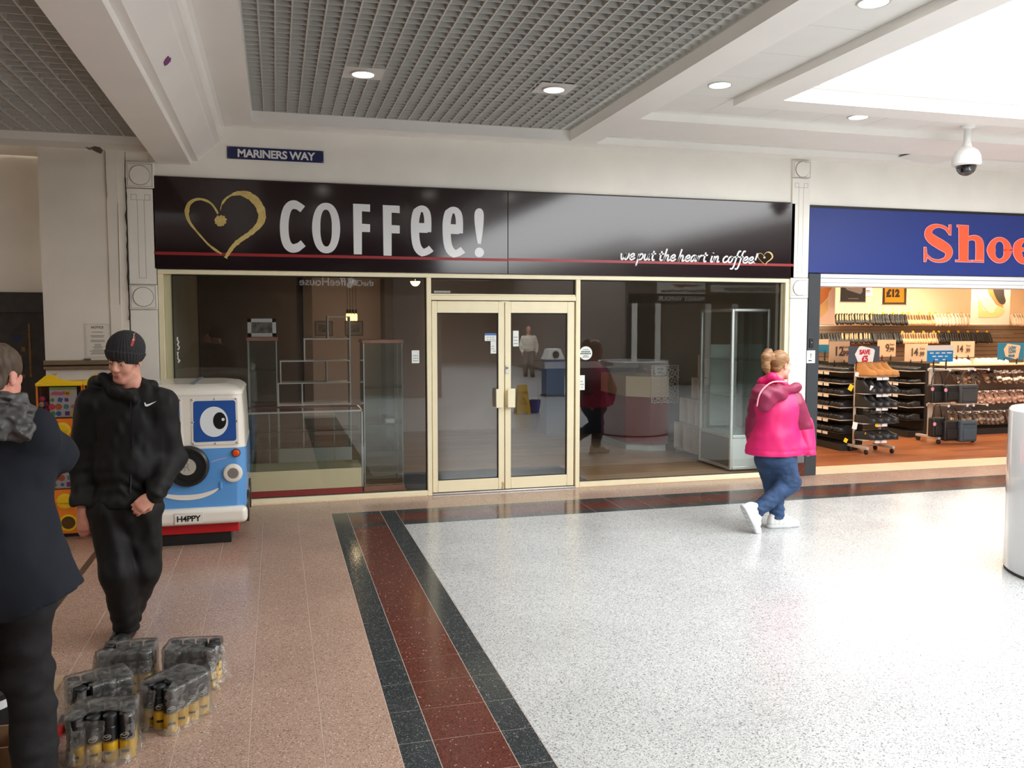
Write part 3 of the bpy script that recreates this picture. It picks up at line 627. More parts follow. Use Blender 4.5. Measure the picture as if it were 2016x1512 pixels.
for x, y, lb, z, pl in ((.74, -1.83, 'round downlight in the grid nearest the street sign', 3.962, True), (2.42, -1.8, 'round downlight in the grid, right of its pair', 3.962, True),
                    (3.655, -.69, 'left downlight in the ceiling strip along the shop wall', ZT, False), (5.53, -.69, 'right downlight in ceiling strip along the wall, above pilaster', ZT, False),
                    (3.70, -2.45, 'downlight in tile channel near the skylight corner', ZT, False), (3.69, -4.42, 'downlight in tile channel at the top edge of view', ZT, False), (5.59, -1.78, 'downlight in tile channel between skylight and pilaster', ZT, False)):
    downlight(x, y, z, lb, pl)
for x, y, lb, z, pl in ((.74, -4.7, 'added unseen grid downlight nearer the viewer, left of its pair', 3.962, True), (2.42, -4.7, 'added unseen grid downlight nearer the viewer, right of its pair', 3.962, True), (.74, -7.2, 'added unseen grid downlight above the viewer, left of its pair', 3.962, True), (2.42, -7.2, 'added unseen grid downlight above the viewer, right of its pair', 3.962, True),  # extra lamps out of view, added to brighten the left side and beam
                        (-2.3, -5.2, 'added unseen downlight in the left bay grid beside the beam', 3.692, True), (-2.3, -8.2, 'added unseen downlight in the left bay behind the viewer', 3.62, False), (-4.8, -3.0, 'added unseen downlight in the far left bay ceiling', 3.62, False), (-4.8, -6.5, 'added unseen downlight in the far left bay behind the people', 3.62, False), (3.69, -6.6, 'added unseen downlight in the tile channel beside the viewer', ZT, False), (3.69, -9.0, 'added unseen downlight in the tile channel behind the viewer', ZT, False)):
    downlight(x, y, z, lb, pl)
# ---- CCTV dome
cx, cy = at(1905, 250, z=ZC + .06).x, at(1905, 250, z=ZC + .06).y
cc = thing('security_camera', 'white dome security camera hanging from the ceiling tiles', 'camera', (cx, cy, 3.2))
m_cam = mat('camera_white', lin((236, 236, 234)), .35)
zt = ZT; 
def zz(py): return at(1905, py, y=cy).z
MB().lathe([(0, zt), (.075, zt), (.07, zt - .02), (.036, zt - .035), (.034, zz(278)), (.045, zz(285)), (.05, zz(291))], 24, Matrix.Translation((cx, cy, 0))).build('stem', m_cam, cc)
zb = zz(324)
MB().lathe([(.04, zz(288)), (.07, zz(292)), (.11, zz(298)), (.135, zz(308)), (.14, zz(318)), (.142, zb), (.12, zb - .015), (.1, zb - .015)], 32, Matrix.Translation((cx, cy, 0))).build('housing', m_cam, cc)
MB().lathe([(.1 * math.cos(a), zb - .012 - .105 * math.sin(a)) for a in [k * math.pi / 16 for k in range(9)]], 24, Matrix.Translation((cx, cy, 0))).build('dome', glass('smoked_dome', (.35, .35, .36), 1.5), cc)
MB().lathe([(0, -.04), (.045, -.035), (.05, .02), (.03, .04), (0, .04)], 16, Matrix.Translation((cx - .02, cy - .02, zb - .045))).build('lens_block', m_black, cc)
MB().cyl((cx - .02, cy - .06, zb - .05), (cx - .02, cy - .085, zb - .055), .02, .02, 14).build('lens', m_alu, cc)
# lifted ceiling hatch beside it
hp = at(1825, 305, z=ZC)
hx = thing('ceiling_hatch', 'loose white ceiling panel sagging beside the dome camera', 'ceiling panel', (hp.x, -.45, ZC))
MB().box(-.25, .25, -.2, .2, -.008, .0, Matrix.Translation((hp.x + .2, -.44, ZC + .02)) @ Matrix.Rotation(.12, 4, 'Y')).build('panel', m_tile, hx)
MB().box(-.22, .22, -.19, .19, 0, .01, Matrix.Translation((hp.x + .2, -.44, ZC + .045))).build('gap', m_black, hx)
# ================================================================== COFFEE SHOP INTERIOR
m_in = mat('taupe_interior_wall', lin((196, 180, 168)), .7, var=.1, vscale=1.2)
m_ind = mat('dark_brown_partition', lin((104, 92, 82)), .6, var=.2, vscale=2)
m_inl = mat('grey_green_interior_wall', lin((168, 168, 154)), .7, var=.1, vscale=1)
m_lam = planks('pale_laminate_floor', lin((186, 154, 118)), lin((168, 136, 100)), .3, 1.3, .19, 'x')
struct('wall_coffee_back', MB().box(-1.3, 6.2, 5.52, 5.6, 0, 2.9), m_in)
struct('wall_coffee_left', MB().box(-1.3, -1.16, .31, 5.52, 0, 2.9), m_inl)
struct('wall_coffee_right', MB().box(6.14, 6.26, .31, 5.52, 0, 2.9), m_inl)
struct('wall_coffee_partition', MB().box(-1.15, .52, 4.9, 5.0, 0, 2.85).box(.42, .56, 4.8, 5.5, 0, 2.85).box(1.72, 1.86, 4.9, 5.5, 0, 2.85), m_ind)
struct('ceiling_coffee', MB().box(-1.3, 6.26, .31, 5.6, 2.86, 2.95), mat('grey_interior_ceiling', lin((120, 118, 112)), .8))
struct('floor_coffee', MB().box(-1.3, 6.2, .061, 5.6, -.1, 0), m_lam)
mt_ = MB().rbox(1.40, 3.57, .1, 1.44, .0, .008, .003, 1).build('door_mat', mat('grey_entrance_mat', lin((70, 76, 80)), .95, bump=.4, bscale=300)); tag(mt_, 'dark grey entrance mat inside the double doors', 'mat')
CG = glass('cabinet_glass', (.86, .91, .89), 2.0)
m_br = mat('brown_cabinet_top', lin((150, 104, 84)), .45, var=.15, vscale=10, stretch=(1, 10, 1)); m_wr = mat('grey_white_board', lin((232, 229, 224)), .5, var=.05, vscale=6)
def glass_cabinet(label, x0, x1, y0, y1, zt, shelves, base=True):
    t = thing('glass_cabinet', label, 'cabinet', ((x0 + x1) / 2, (y0 + y1) / 2, 0))
    MB().rbox(x0 - .012, x1 + .012, y0 - .012, y1 + .012, zt - .04, zt, .004, 1).build('top_board', m_br, t)
    MB().rbox(x0 - .01, x1 + .01, y0 - .01, y1 + .01, 0, .06, .004, 1).build('base_board', m_br, t)
    for b in ((x0, x1, y0, y0 + .005), (x0, x1, y1 - .005, y1), (x0, x0 + .005, y0, y1), (x1 - .005, x1, y0, y1)): MB().box(*b, .06, zt - .04).build('glass_side', CG, t)
    for (a, b) in ((x0, y0), (x1 - .012, y0), (x0, y1 - .012), (x1 - .012, y1 - .012)): MB().box(a, a + .012, b, b + .012, .06, zt - .04).build('corner_strip', m_alu, t)
    for z in shelves: MB().box(x0 + .01, x1 - .01, y0 + .01, y1 - .01, z, z + .008).build('glass_shelf', CG, t)
    return t
glass_cabinet('tall glass display cabinet with brown top behind the van roof', -.315, .005, .9, 1.22, 1.728, (.5, .9, 1.35))
cr_ = glass_cabinet('tall narrow glass cabinet with brown top left of the doors', .928, 1.368, .42, .82, 1.704, (.45, .75, 1.16))
bx_ = MB().rbox(1.18, 1.28, .5, .6, .759, .80, .003, 1).build('small_box', m_wr); tag(bx_, 'small white box on the shelf of the glass cabinet', 'box')
# low counter
dc = thing('display_counter', 'low glass display counter with cream base and red plinth', 'counter', (.28, .55, 0))
MB().box(-.33, .888, .275, .83, 0, .083).build('plinth', mat('red_plinth', lin((150, 36, 40)), .45), dc)
MB().rbox(-.335, .893, .268, .84, .085, .30, .003, 1).build('base_panel', mat('cream_laminate', lin((214, 204, 166)), .4, var=.04), dc)
MB().box(-.335, .9, .268, .274, .30, .925).build('glass_front', CG, dc); MB().box(-.335, .9, .268, .84, .925, .933).build('glass_top', CG, dc)
MB().box(-.335, .9, .262, .272, .922, .94).box(.885, .9, .262, .275, .085, .94).box(.885, .9, .262, .84, .93, .94).build('front_trim', m_alu, dc)
MB().rbox(-.335, .9, .80, .85, .925, .942, .002, 1).build('rear_rail', mat('dark_red_rail', lin((92, 26, 28)), .5), dc)
for z in (.52, .7): MB().box(-.33, .88, .4, .83, z, z + .008).build('glass_shelf', CG, dc)
for x in (-.1, .62): MB().box(x, x + .012, .82, .83, .3, .92).build('shelf_upright', m_alu, dc)
# stepped open shelf unit
su = thing('stepped_shelf', 'stepped open shelf unit of pale boards behind the counter', 'shelf', (.45, 1.6, 0))
def board(x0, x1, z0, z1, y0=1.6, y1=1.9): MB().box(x0, x1, y0, y1, z0, z1).build('board', m_wr, su)
TB = .014
for (xa, xb, z0, z1, divs) in ((.006, .888, .34, .89, (.3,)), (.006, .888, .89, 1.158, (.29,)), (.037, .885, 1.158, 1.43, (.59,)), (.325, .888, 1.43, 1.70, ()), (.61, .89, 1.70, 1.972, ())):
    board(xa, xb, z1 - TB, z1)
    board(xa, xa + TB, z0, z1 - TB); board(xb - TB, xb, z0, z1 - TB)
    for d in divs: board(d, d + TB, z0, z1 - TB)
board(.006, .888, .0, .34)
# white picture leaning on the left cabinet, framed prints, pendants
def picture(label, x0, x1, z0, z1, y, mf, w, mount=None):
    t = thing('framed_picture', label, 'picture', ((x0 + x1) / 2, y, z0))
    MB().box(x0, x1, y - .02, y, z0, z0 + w).box(x0, x1, y - .02, y, z1 - w, z1).box(x0, x0 + w, y - .02, y, z0, z1).box(x1 - w, x1, y - .02, y, z0, z1).build('frame', mf, t)
    if mount: MB().box(x0 + w, x1 - w, y - .012, y - .004, z0 + w, z1 - w).build('mount', mount, t); w += .045
    MB().box(x0 + w, x1 - w, y - .014, y - .005, z0 + w, z1 - w).build('print', mat('dark_print', lin((46, 44, 42)), .5, var=.8, vscale=16, c2=lin((120, 116, 108))), t)
    return t
picture('white framed dark picture standing on the left glass cabinet', -.318, .0, 1.73, 1.94, 1.19, mat('white_picture_frame', lin((208, 208, 204)), .5), .042)
dk = mat('dark_picture_frame', lin((44, 32, 28)), .4); mo = mat('picture_mount', lin((150, 140, 130)), .7)
picture('left of two dark framed prints on the back wall', .628, .92, 1.67, 1.918, 5.515, dk, .016, mo); picture('right of two dark framed prints under the glowing bulbs', 1.12, 1.422, 1.67, 1.918, 5.515, dk, .016, mo)
m_fil = mat('amber_bulb_glow', (1, .5, .1), .3, emit=(1, .48, .10), estr=4.5)
pend0 = None
for i, x in enumerate((1.045, 1.09, 1.135, 1.185)):
    t = thing('pendant_lamp', 'amber glass pendant bulb hanging in the cafe, one of four', 'lamp', (x, 4.0 + .05 * i, 1.92), 0, 'row of four amber pendant bulbs')
    MB().lathe([(.0, 0), (.018, .004), (.021, .03), (.021, .09), (.012, .11)], 12).build('bulb', m_fil, t, False)
    MB().lathe([(.014, .11), (.016, .12), (.016, .165), (.006, .175)], 10).build('socket', m_black, t, False); MB().cyl((0, 0, .17), (0, 0, .938), .003, .003, 6).build('cord', m_black, t, False)
lp = bpy.data.lights.new('bulb_glow', 'POINT'); lp.energy = 6; lp.color = (1, .66, .38); lp.shadow_soft_size = .08
lo = bpy.data.objects.new('bulb_glow', lp); col.objects.link(lo); lo.location = (1.11, 4.1, 1.85)
wlp = thing('bowl_lamp', 'small glowing bowl lamp high in the left shop window', 'lamp', (2.082, 4.0, 2.45))
MB().lathe([(0, 0), (.03, .006), (.055, .025), (.075, .06), (.078, .075)], 20).build('bowl', mat('lamp_bowl_glow', (1, .8, .5), .4, emit=(1, .62, .28), estr=3.5), wlp, False)
MB().cyl((0, 0, .07), (0, 0, .41), .004, .004, 6).build('rod', m_alu, wlp, False)
# right window: aluminium showcase
sc2 = thing('showcase', 'tall aluminium framed glass showcase with grey base in right window', 'cabinet', (5.77, .85, 0))
X0, X1, Y0, Y1, ZT2 = 5.505, 6.055, .43, 1.27, 2.068
m_al2 = mat('satin_aluminium', lin((214, 222, 220)), .35, .6)
for (a, b) in ((X0, Y0), (X1 - .04, Y0), (X0, Y1 - .04), (X1 - .04, Y1 - .04)): MB().rbox(a, a + .04, b, b + .04, .03, ZT2, .012, 2).build('post', m_al2, sc2)
for z0, z1 in ((.03, .07), (.43, .47), (ZT2 - .035, ZT2)):
    for bx in ((X0 + .04, X1 - .04, Y0, Y0 + .035), (X0 + .04, X1 - .04, Y1 - .035, Y1), (X0, X0 + .035, Y0 + .04, Y1 - .04), (X1 - .035, X1, Y0 + .04, Y1 - .04)): MB().rbox(*bx, z0, z1, .006, 1).build('rail', m_al2, sc2)
m_pg = mat('pale_grey_panel', lin((188, 200, 198)), .45)
for bx in ((X0 + .04, X1 - .04, Y0 + .012, Y0 + .02), (X0 + .04, X1 - .04, Y1 - .02, Y1 - .012)): MB().box(*bx, .07, .43).build('base_panel', m_pg, sc2)
MB().box(X0 + .012, X0 + .02, Y0 + .04, Y1 - .04, .07, .43).build('base_panel', mat('dark_grey_side_panel', lin((112, 116, 114)), .5), sc2); MB().box(X0 + .02, X1 - .02, Y0 + .02, Y1 - .02, .45, .465).build('deck', m_pg, sc2)
for bx in ((X0 + .04, X1 - .04, Y0 + .015, Y0 + .02), (X0 + .015, X0 + .02, Y0 + .04, Y1 - .04), (X0 + .04, X1 - .04, Y1 - .02, Y1 - .015), (X1 - .02, X1 - .015, Y0 + .04, Y1 - .04)): MB().box(*bx, .47, ZT2 - .035).build('glass_side', CG, sc2)
for z in (.95, 1.42): MB().box(X0 + .03, X1 - .03, Y0 + .03, Y1 - .03, z, z + .008).build('glass_shelf', CG, sc2)
MB().box(X0 + .13, X1 - .03, Y1 - .06, Y1 - .05, .5, 1.6).build('back_panel', m_pg, sc2)
for (a, b) in ((X0 + .05, Y0 + .06), (X1 - .05, Y0 + .06), (X0 + .05, Y1 - .06), (X1 - .05, Y1 - .06)): MB().cyl((a - .012, b, .018), (a + .012, b, .018), .018, .018, 10).build('castor', m_black, sc2)
# cube shelves
cs = thing('cube_shelf', 'stepped white cube shelving beside the aluminium showcase', 'shelf', (5.75, 1.75, 0))
def cu_(y0, y1, z0, z1):
    x0, x1, t = 5.6, 5.95, .016
    for b in ((x0, x1, y0, y1, z0, z0 + t), (x0, x1, y0, y1, z1 - t, z1), (x0, x1, y0, y0 + t, z0, z1), (x0, x1, y1 - t, y1, z0, z1), (x1 - .01, x1, y0, y1, z0, z1)): MB().box(*b).build('board', m_wr, cs)
for (ya, yb, n, z0, z1) in ((1.30, 2.21, 3, .06, .45), (1.30, 2.04, 3, .46, .82), (1.30, 1.68, 2, .83, 1.13), (1.30, 1.5, 1, 1.14, 1.45)):
    for k in range(n): cu_(ya + (yb - ya) * k / n, ya + (yb - ya) * (k + 1) / n, z0, z1)
for b in (1.34, 2.15): MB().box(5.62, 5.93, b, b + .03, 0, .06).build('foot', m_wr, cs)
# red and cream counter with lattice screen
rc = thing('service_counter', 'angled cream and dark red counter with lattice screen', 'counter', (5.3, 2.8, 0))
m_rc = mat('dark_red_laminate', lin((118, 34, 40)), .4, var=.1, vscale=3); m_cc = mat('cream_counter_band', lin((196, 184, 152)), .45)
foot = [(5.0, 2.6), (5.27, 2.32), (5.56, 2.32), (5.56, 3.6), (5.0, 3.6)]
ins = lambda k: [(5.28 + (a - 5.28) * k, 2.96 + (b - 2.96) * k) for a, b in foot]
MB().prism(ins(.93), lambda u, v, t: (u, v, t), 0, .1).build('kickboard', m_pg, rc); MB().prism(foot, lambda u, v, t: (u, v, t), .1, .80).build('lower_panel', m_rc, rc); MB().prism(ins(1.015), lambda u, v, t: (u, v, t), .80, 1.1).build('upper_band', m_cc, rc)
mb = MB(); m_la = mat('white_lattice', lin((206, 204, 196)), .5)
for i in range(4):
    for j in range(5):
        cx2, cz2 = 5.33 + i * .105, .78 + j * .105
        for k in range(8):
            a = k * math.pi / 4; b = a + math.pi / 8
            mb.box(0, .052, -.003, .003, -.003, .003, Matrix.Translation((cx2 + .028 * math.cos(b), 2.29, cz2 + .028 * math.sin(b))) @ Matrix.Rotation(-(b + .6), 4, 'Y'))
        mb.tube([(cx2 + .03 * math.cos(k * math.pi / 4), 2.29, cz2 + .03 * math.sin(k * math.pi / 4)) for k in range(8)], .003, 4, closed=True)
mb.box(5.27, 5.70, 2.285, 2.295, .72, .728).box(5.27, 5.70, 2.285, 2.295, 1.26, 1.268).box(5.27, 5.278, 2.285, 2.295, .72, 1.268).box(5.69, 5.70, 2.285, 2.295, .72, 1.268)
mb.build('lattice_screen', m_la, rc)['kind'] = 'stuff'
cd = thing('counter_card', 'white printed card standing on the angled counter', 'card', (5.5, 2.5, 1.105))
MB().box(5.42, 5.6, 2.5, 2.505, 1.106, 1.24).build('sheet', sw, cd); MB().box(5.46, 5.56, 2.497, 2.5, 1.19, 1.215).box(5.47, 5.55, 2.497, 2.5, 1.14, 1.165).build('print', sg, cd)
lc = thing('long_counter', 'long grey counter with white worktop at the cafe back', 'counter', (5, 4.6, 0))
MB().rbox(4.3, 6.0, 4.4, 5.0, 1.12, 1.24, .01, 1).build('worktop', mat('white_worktop', lin((214, 214, 212)), .35), lc); MB().box(4.35, 5.98, 4.45, 4.98, 0, 1.12).build('front_panel', mat('grey_counter_front', lin((92, 94, 94)), .5), lc)

# ================================================================== THE MALL BEHIND THE VIEWER (seen mirrored in the glass)
m_opp = mat('brown_shop_interior', lin((112, 102, 94)), .6, var=.3, vscale=1.2); m_navy = mat('dark_navy_band', lin((22, 24, 32)), .4)
m_sh = mat('dark_roller_shutter', lin((58, 56, 54)), .45, .3)
struct('wall_opposite_left', MB().box(-7, 4, -12.4, -12.0, 0, 4.3), m_opp)
struct('wall_opposite_right', MB().box(9.9, 18, -14.5, -14.2, 0, 4.3), m_opp)
struct('wall_corridor_left', MB().box(3.8, 4, -31, -12.4, 0, 4.3), m_opp); struct('wall_corridor_right', MB().box(9.9, 10.1, -31, -14.5, 0, 4.3), m_opp)
struct('wall_corridor_end', MB().box(3.8, 10.1, -31.3, -31, 0, 4.3), m_opp)
struct('wall_mall_left', MB().box(-6.6, -6.4, -12, .7, 0, 4.3), m_white_old); struct('wall_mall_right', MB().box(17.8, 18, -14.2, .06, 0, 4.3), m_white)
struct('wall_return_left', MB().box(-6.6, -4.2, .51, .7, 0, 4.3), m_white_old)
struct('ceiling_left_bay', MB().box(-3.62, XB, -6.6, .02, 4.05, 4.1).box(-6.4, -3.62, -12, .02, 3.62, 3.7).box(-3.62, XB, -12, -6.6, 3.62, 3.7), m_ceil)
fo = thing('cafe_fascia', 'dark navy fascia with white theCoffeeHouse lettering behind the viewer', 'sign', (1.3, -11.95, 2.62))
MB().box(-4, 3.95, -11.99, -11.9, 2.62, 3.6).build('panel', m_navy, fo)
m_emis = mat('emissive_sign_letter', lin((226, 228, 230)), .4, emit=(1, 1, 1), estr=.5)  # emission added to make the mirrored lettering brighter
text_mb('theC', .2, lambda u, v, t: (2.32 - u, -11.89 + t, 2.78 + v), .01, .002).build('lettering', m_emis, fo)
text_mb('ffeeHouse', .27, lambda u, v, t: (1.66 - u, -11.89 + t, 2.78 + v), .01, .003).build('lettering', m_emis, fo)
for (a, b) in ((1.86, 2.86), (1.74, 2.80), (1.77, 2.92)): MB().lathe([(0, .0), (.075, 0), (.075, .01), (0, .01)], 16, Matrix.Translation((a, -11.89, b)) @ Matrix.Rotation(-math.pi / 2, 4, 'X')).build('bean', m_emis, fo)
wf = thing('repair_fascia', 'torn white fascia reading Watch Repairs behind the viewer', 'sign', (12.5, -14.15, 2.7))
MB().box(10.9, 12.45, -14.19, -14.12, 2.74, 3.1).build('panel', m_wr, wf); MB().box(12.65, 15, -14.19, -14.12, 2.80, 3.02).build('panel', m_wr, wf)
text_mb('Professional Watch Repairs', .125, lambda u, v, t: (12.42 - u, -14.11 + t, 2.79 + v), .01, .001).build('lettering', ink, wf)
text_mb('Watch Repairs', .13, lambda u, v, t: (12.2 - u, -14.11 + t, 2.95 + v), .01, .002).build('lettering', MATS['red_stripe'], wf)
text_mb('Clocks Watch Repairs', .2, lambda u, v, t: (14.9 - u, -14.11 + t, 2.84 + v), .01, .002).build('lettering', ink, wf)
vf = thing('vape_fascia', 'grey MERSEY VAPOUR lettering on dark shopfront behind the viewer', 'sign', (11.6, -14.15, 2.45))
MB().box(10.0, 16, -14.19, -14.16, 2.45, 2.74).build('panel', m_navy, vf); text_mb('MERSEY VAPOUR', .2, lambda u, v, t: (12.45 - u, -14.15 + t, 2.53 + v), .01, .002).build('lettering', m_wr, vf)
for k, x in enumerate((10.1, 10.85, 12.5, 13.4, 15.2)): struct('trim_%d' % (4 + k), MB().box(x, x + .16, -14.2, -14.12, 0, 2.45), m_white)
rs_ = thing('roller_shutter', 'dark closed roller shutter in the mall behind the viewer', 'shutter', (10.4, -14.2, 0))
for k in range(24): MB().rbox(9.95, 10.1 + .75, -14.195, -14.17, k * .1, k * .1 + .092, .01, 1).build('slat', m_sh, rs_)
# wet-floor sign, bucket and recycling bin, out of shot but mirrored in the doors
m_yl = mat('safety_yellow', lin((214, 172, 30)), .45); m_bk = mat('bucket_blue', lin((34, 52, 140)), .4)
ws = thing('wet_floor_sign', 'yellow folding wet floor sign with red triangle behind the viewer', 'sign', (4.9, -7.78, 0))
for s, nm in ((1, 'front_leaf'), (-1, 'back_leaf')):
    M = Matrix.Translation((4.9, -7.78 + s * .13, 0)) @ Matrix.Rotation(s * .2, 4, 'X')
    mb = MB(); mb.prism([(-.15, 0), (-.08, 0), (-.07, .05), (.07, .05), (.08, 0), (.15, 0), (.1, .62), (-.1, .62)], lambda u, v, t: M @ Vector((u, t, v)), -.008, .008); mb.build(nm, m_yl, ws)
M = Matrix.Translation((4.9, -7.78 + .14, 0)) @ Matrix.Rotation(.2, 4, 'X')
MB().ribbon([(-.08, .22), (.08, .22), (0, .36)], .018, lambda u, v, t: M @ Vector((-u, t, v)), .004, .01, True).build('triangle', MATS['red_stripe'], ws)
mb = text_mb('WET FLOOR', .04, lambda u, v, t: M @ Vector((-u, .006 + t, .44 + v)), .002, .001, 'CENTER'); mb.build('lettering', MATS['red_stripe'], ws)
bk = thing('bucket', 'blue plastic bucket with wire handle behind the viewer', 'bucket', (5.2, -7.9, 0))
MB().lathe([(0, 0), (.1, 0), (.135, .26), (.142, .27), (.13, .27), (.095, .012), (0, .012)], 24).build('pail', m_bk, bk, False)
MB().tube([(.135 * math.cos(a), .02 - .1 * math.sin(a) * .3, .26 - .13 * math.sin(a)) for a in [k * math.pi / 10 for k in range(11)]], .004, 6).build('handle', m_alu, bk, False)
bn = thing('recycling_bin', 'blue recycling bin with white sloped top behind the viewer', 'bin', (6.85, -11.7, 0))
MB().rbox(-.24, .24, -.22, .22, .03, .95, .02, 2).build('body', mat('bin_blue', lin((46, 84, 130)), .4), bn, False); MB().prism([(-.25, .95), (.25, .95), (.14, 1.22), (-.14, 1.22)], lambda u, v, t: (u, t, v), -.23, .23).build('lid', m_wr, bn, False)
MB().lathe([(0, 0), (.09, 0), (.09, .01), (0, .01)], 20, Matrix.Translation((0, .232, 1.07)) @ Matrix.Rotation(-math.pi / 2, 4, 'X')).build('mouth', m_black, bn, False)
MB().box(-.26, .26, -.24, .24, 0, .03).build('foot', m_black, bn, False)
# ================================================================== SHOE SHOP
m_ww = mat('warm_shop_wall', lin((240, 222, 190)), .6); m_sl = mat('taupe_slatwall', lin((128, 112, 96)), .5, var=.1, vscale=3)
struct('floor_shoe_shop', MB().box(6.3, 17.6, .52, 7.7, -.1, 0), planks('red_brown_planks', lin((170, 104, 64)), lin((140, 80, 46)), .3, 1.6, .16, 'x'))
th = struct('floor_threshold', MB().box(6.44, 17.6, .005, .52, -.1, -.002), m_grout)
tme = MB().box(.002, .498, .002, .511, -.03, 0).mesh('floor_tile', mat('cream_stone_tile', lin((222, 204, 176)), .3, var=.08, vscale=4))
for k in range(14): simple('floor_tile', tme, th, (6.44 + k * .5, .006, 0))
struct('wall_shoe_left', MB().box(6.27, 6.45, .3, 7.6, 0, 3.2), m_ww); struct('wall_shoe_right', MB().box(17.5, 17.6, .06, 7.6, 0, 3.2), m_ww)
swb = struct('wall_shoe_back', MB().box(6.3, 17.6, 7.6, 7.7, 0, 3.2), m_ww)
slm = MB().rbox(6.46, 17.5, 7.56, 7.6, 0, .094, .006, 1).mesh('slat', m_sl)
for k in range(17): simple('slat', slm, swb, (0, 0, .12 + k * .1))
struct('ceiling_shoe_shop', MB().box(6.3, 17.6, .3, 7.7, 3.0, 3.1), m_ceil)
m_tub = mat('shop_light_panel', (1, 1, 1), .5, emit=(1, .82, .58), estr=3.5)
lpm = MB().rbox(-.6, .6, -.15, .15, 0, .04, .006, 1).mesh('light_panel', m_tub); k = 0
for y in (1.6, 3.6, 5.4, 6.9):
    for x in (7.8, 9.9, 12.0, 14.1, 16.2):
        o = simple('light_panel', lpm, None, (x, y, 2.955)); tag(o, 'long warm ceiling light inside the shoe shop', 'ceiling light', 'shoe shop ceiling lights')
for y in (2.2, 6.3): area_light('shop_glow', (11.5, y, 2.93), 9, .6, 195, (1, .83, .6))
# ---- shoes
m_sk = mat('black_shoe_leather', lin((20, 20, 22)), .4); m_bei = mat('beige_shoe', lin((214, 178, 140)), .5); m_wsh = mat('white_trainer', lin((236, 226, 208)), .5)
m_tan = mat('tan_nubuck', lin((196, 136, 74)), .7, var=.12, vscale=20); m_snd = mat('brown_sandal', lin((120, 88, 66)), .55); m_sole = mat('dark_rubber_sole', lin((24, 22, 21)), .7); m_rose = mat('pinkish_sandal', lin((180, 140, 122)), .55)
m_ins = mat('pale_insole', lin((206, 182, 150)), .7); m_slv = mat('pewter_sandal', lin((130, 122, 116)), .35, .5); m_tsole = mat('gum_sole', lin((150, 104, 62)), .7)
def interp(tb, t):
    for (a, va), (b, vb) in zip(tb, tb[1:]):
        if t <= b: k = (t - a) / (b - a); k = k * k * (3 - 2 * k); return va + (vb - va) * k
    return tb[-1][1]
def shoe_mesh(nm, W, Ht, upper, sole, ins, L=.26, sh=.018, open_to=.55, heel=0.0, n=11, k=10):
    """shoe from heel (x=0) to toe (x=L); Ht = upper height profile, W = width profile"""
    mb = MB(); mb.smooth = True; mb.cur = 0; rings = []
    lift = lambda t: heel * max(0, 1 - t / .55)
    for i in range(n + 1):
        t = i / n; w = interp(W, t) / 2; h = interp(Ht, t); cx = .5 + .02
        r = []
        for j in range(k):
            a = math.pi * j / (k - 1)
            y = w * math.cos(a) * (1 - .25 * max(0, math.sin(a)) * (h > .06)); z = sh + lift(t) + h * (math.sin(a) ** .75)
            r.append((L * t + .012 * math.sin(a) * (t - .5), y, z))
        rings.append(r)
    V = [p for r in rings for p in r]
    F = [(i * k + j, i * k + j + 1, (i + 1) * k + j + 1, (i + 1) * k + j) for i in range(n) for j in range(k - 1)]
    F += [tuple(range(k)), tuple(n * k + j for j in range(k - 1, -1, -1))]
    mb.add(V, F); mb.smooth = False; mb.cur = 1
    S = []
    for i in range(n + 1):
        t = i / n; w = interp(W, t) / 2 + .004; S.append((L * t * 1.03 - .004, w, lift(t)))
    o = [(x, y, z + sh + .002) for x, y, z in S] + [(x, -y, z + sh + .002) for x, y, z in reversed(S)]
    u = [(x, y, z) for x, y, z in S] + [(x, -y, z) for x, y, z in reversed(S)]; m2 = len(o)
    mb.add(o + u, [tuple(range(m2)), tuple(range(2 * m2 - 1, m2 - 1, -1))] + [(a, (a + 1) % m2, m2 + (a + 1) % m2, m2 + a) for a in range(m2)])
    if heel: mb.box(.0, .03, -.016, .016, 0, heel + .004)
    mb.cur = 2
    q = []
    for a in range(14):
        an = 2 * math.pi * a / 14; t = open_to / 2 + open_to / 2 * .9 * math.cos(an) + .02; w = interp(W, max(0, t)) / 2 * .62
        q.append((L * t, w * math.sin(an), sh + lift(t) + interp(Ht, max(0, t)) + .002))
    mb.add(q, [tuple(range(14))])
    return mb.mesh(nm, [upper, sole, ins])
Wn = [(0, .05), (.15, .068), (.45, .066), (.72, .092), (.9, .074), (1, .03)]
flat = [(0, .055), (.2, .05), (.5, .035), (.7, .038), (.9, .03), (1, .012)]
trn = [(0, .075), (.15, .08), (.35, .085), (.5, .085), (.7, .06), (.9, .045), (1, .02)]
boot = [(0, .17), (.12, .18), (.38, .185), (.5, .12), (.62, .085), (.8, .07), (.93, .06), (1, .025)]
SM = {'pump': shoe_mesh('shoe', Wn, flat, m_sk, m_bei, m_bei, .24, .006, .62, .03), 'black': shoe_mesh('shoe', Wn, flat, m_sk, m_sole, m_sk, .25, .012, .6),
      'beige': shoe_mesh('shoe', Wn, flat, m_bei, m_bei, mat('shoe_inside_brown', lin((110, 76, 50)), .8), .25, .008, .6), 'white': shoe_mesh('shoe', Wn, trn, m_wsh, m_wsh, mat('trainer_inside', lin((170, 156, 138)), .8), .27, .022, .42),
      'trainer': shoe_mesh('shoe', Wn, trn, m_sk, m_sole, m_sk, .27, .02, .42), 'workboot': shoe_mesh('boot', Wn, boot, m_sk, m_sole, m_sk, .28, .025, .42), 'tanboot': shoe_mesh('boot', Wn, boot, m_tan, m_tsole, m_tan, .28, .025, .42),
      'worktrainer': shoe_mesh('boot', Wn, [(a, b * 1.25) for a, b in trn], m_sk, m_sole, m_sk, .29, .025, .42)}
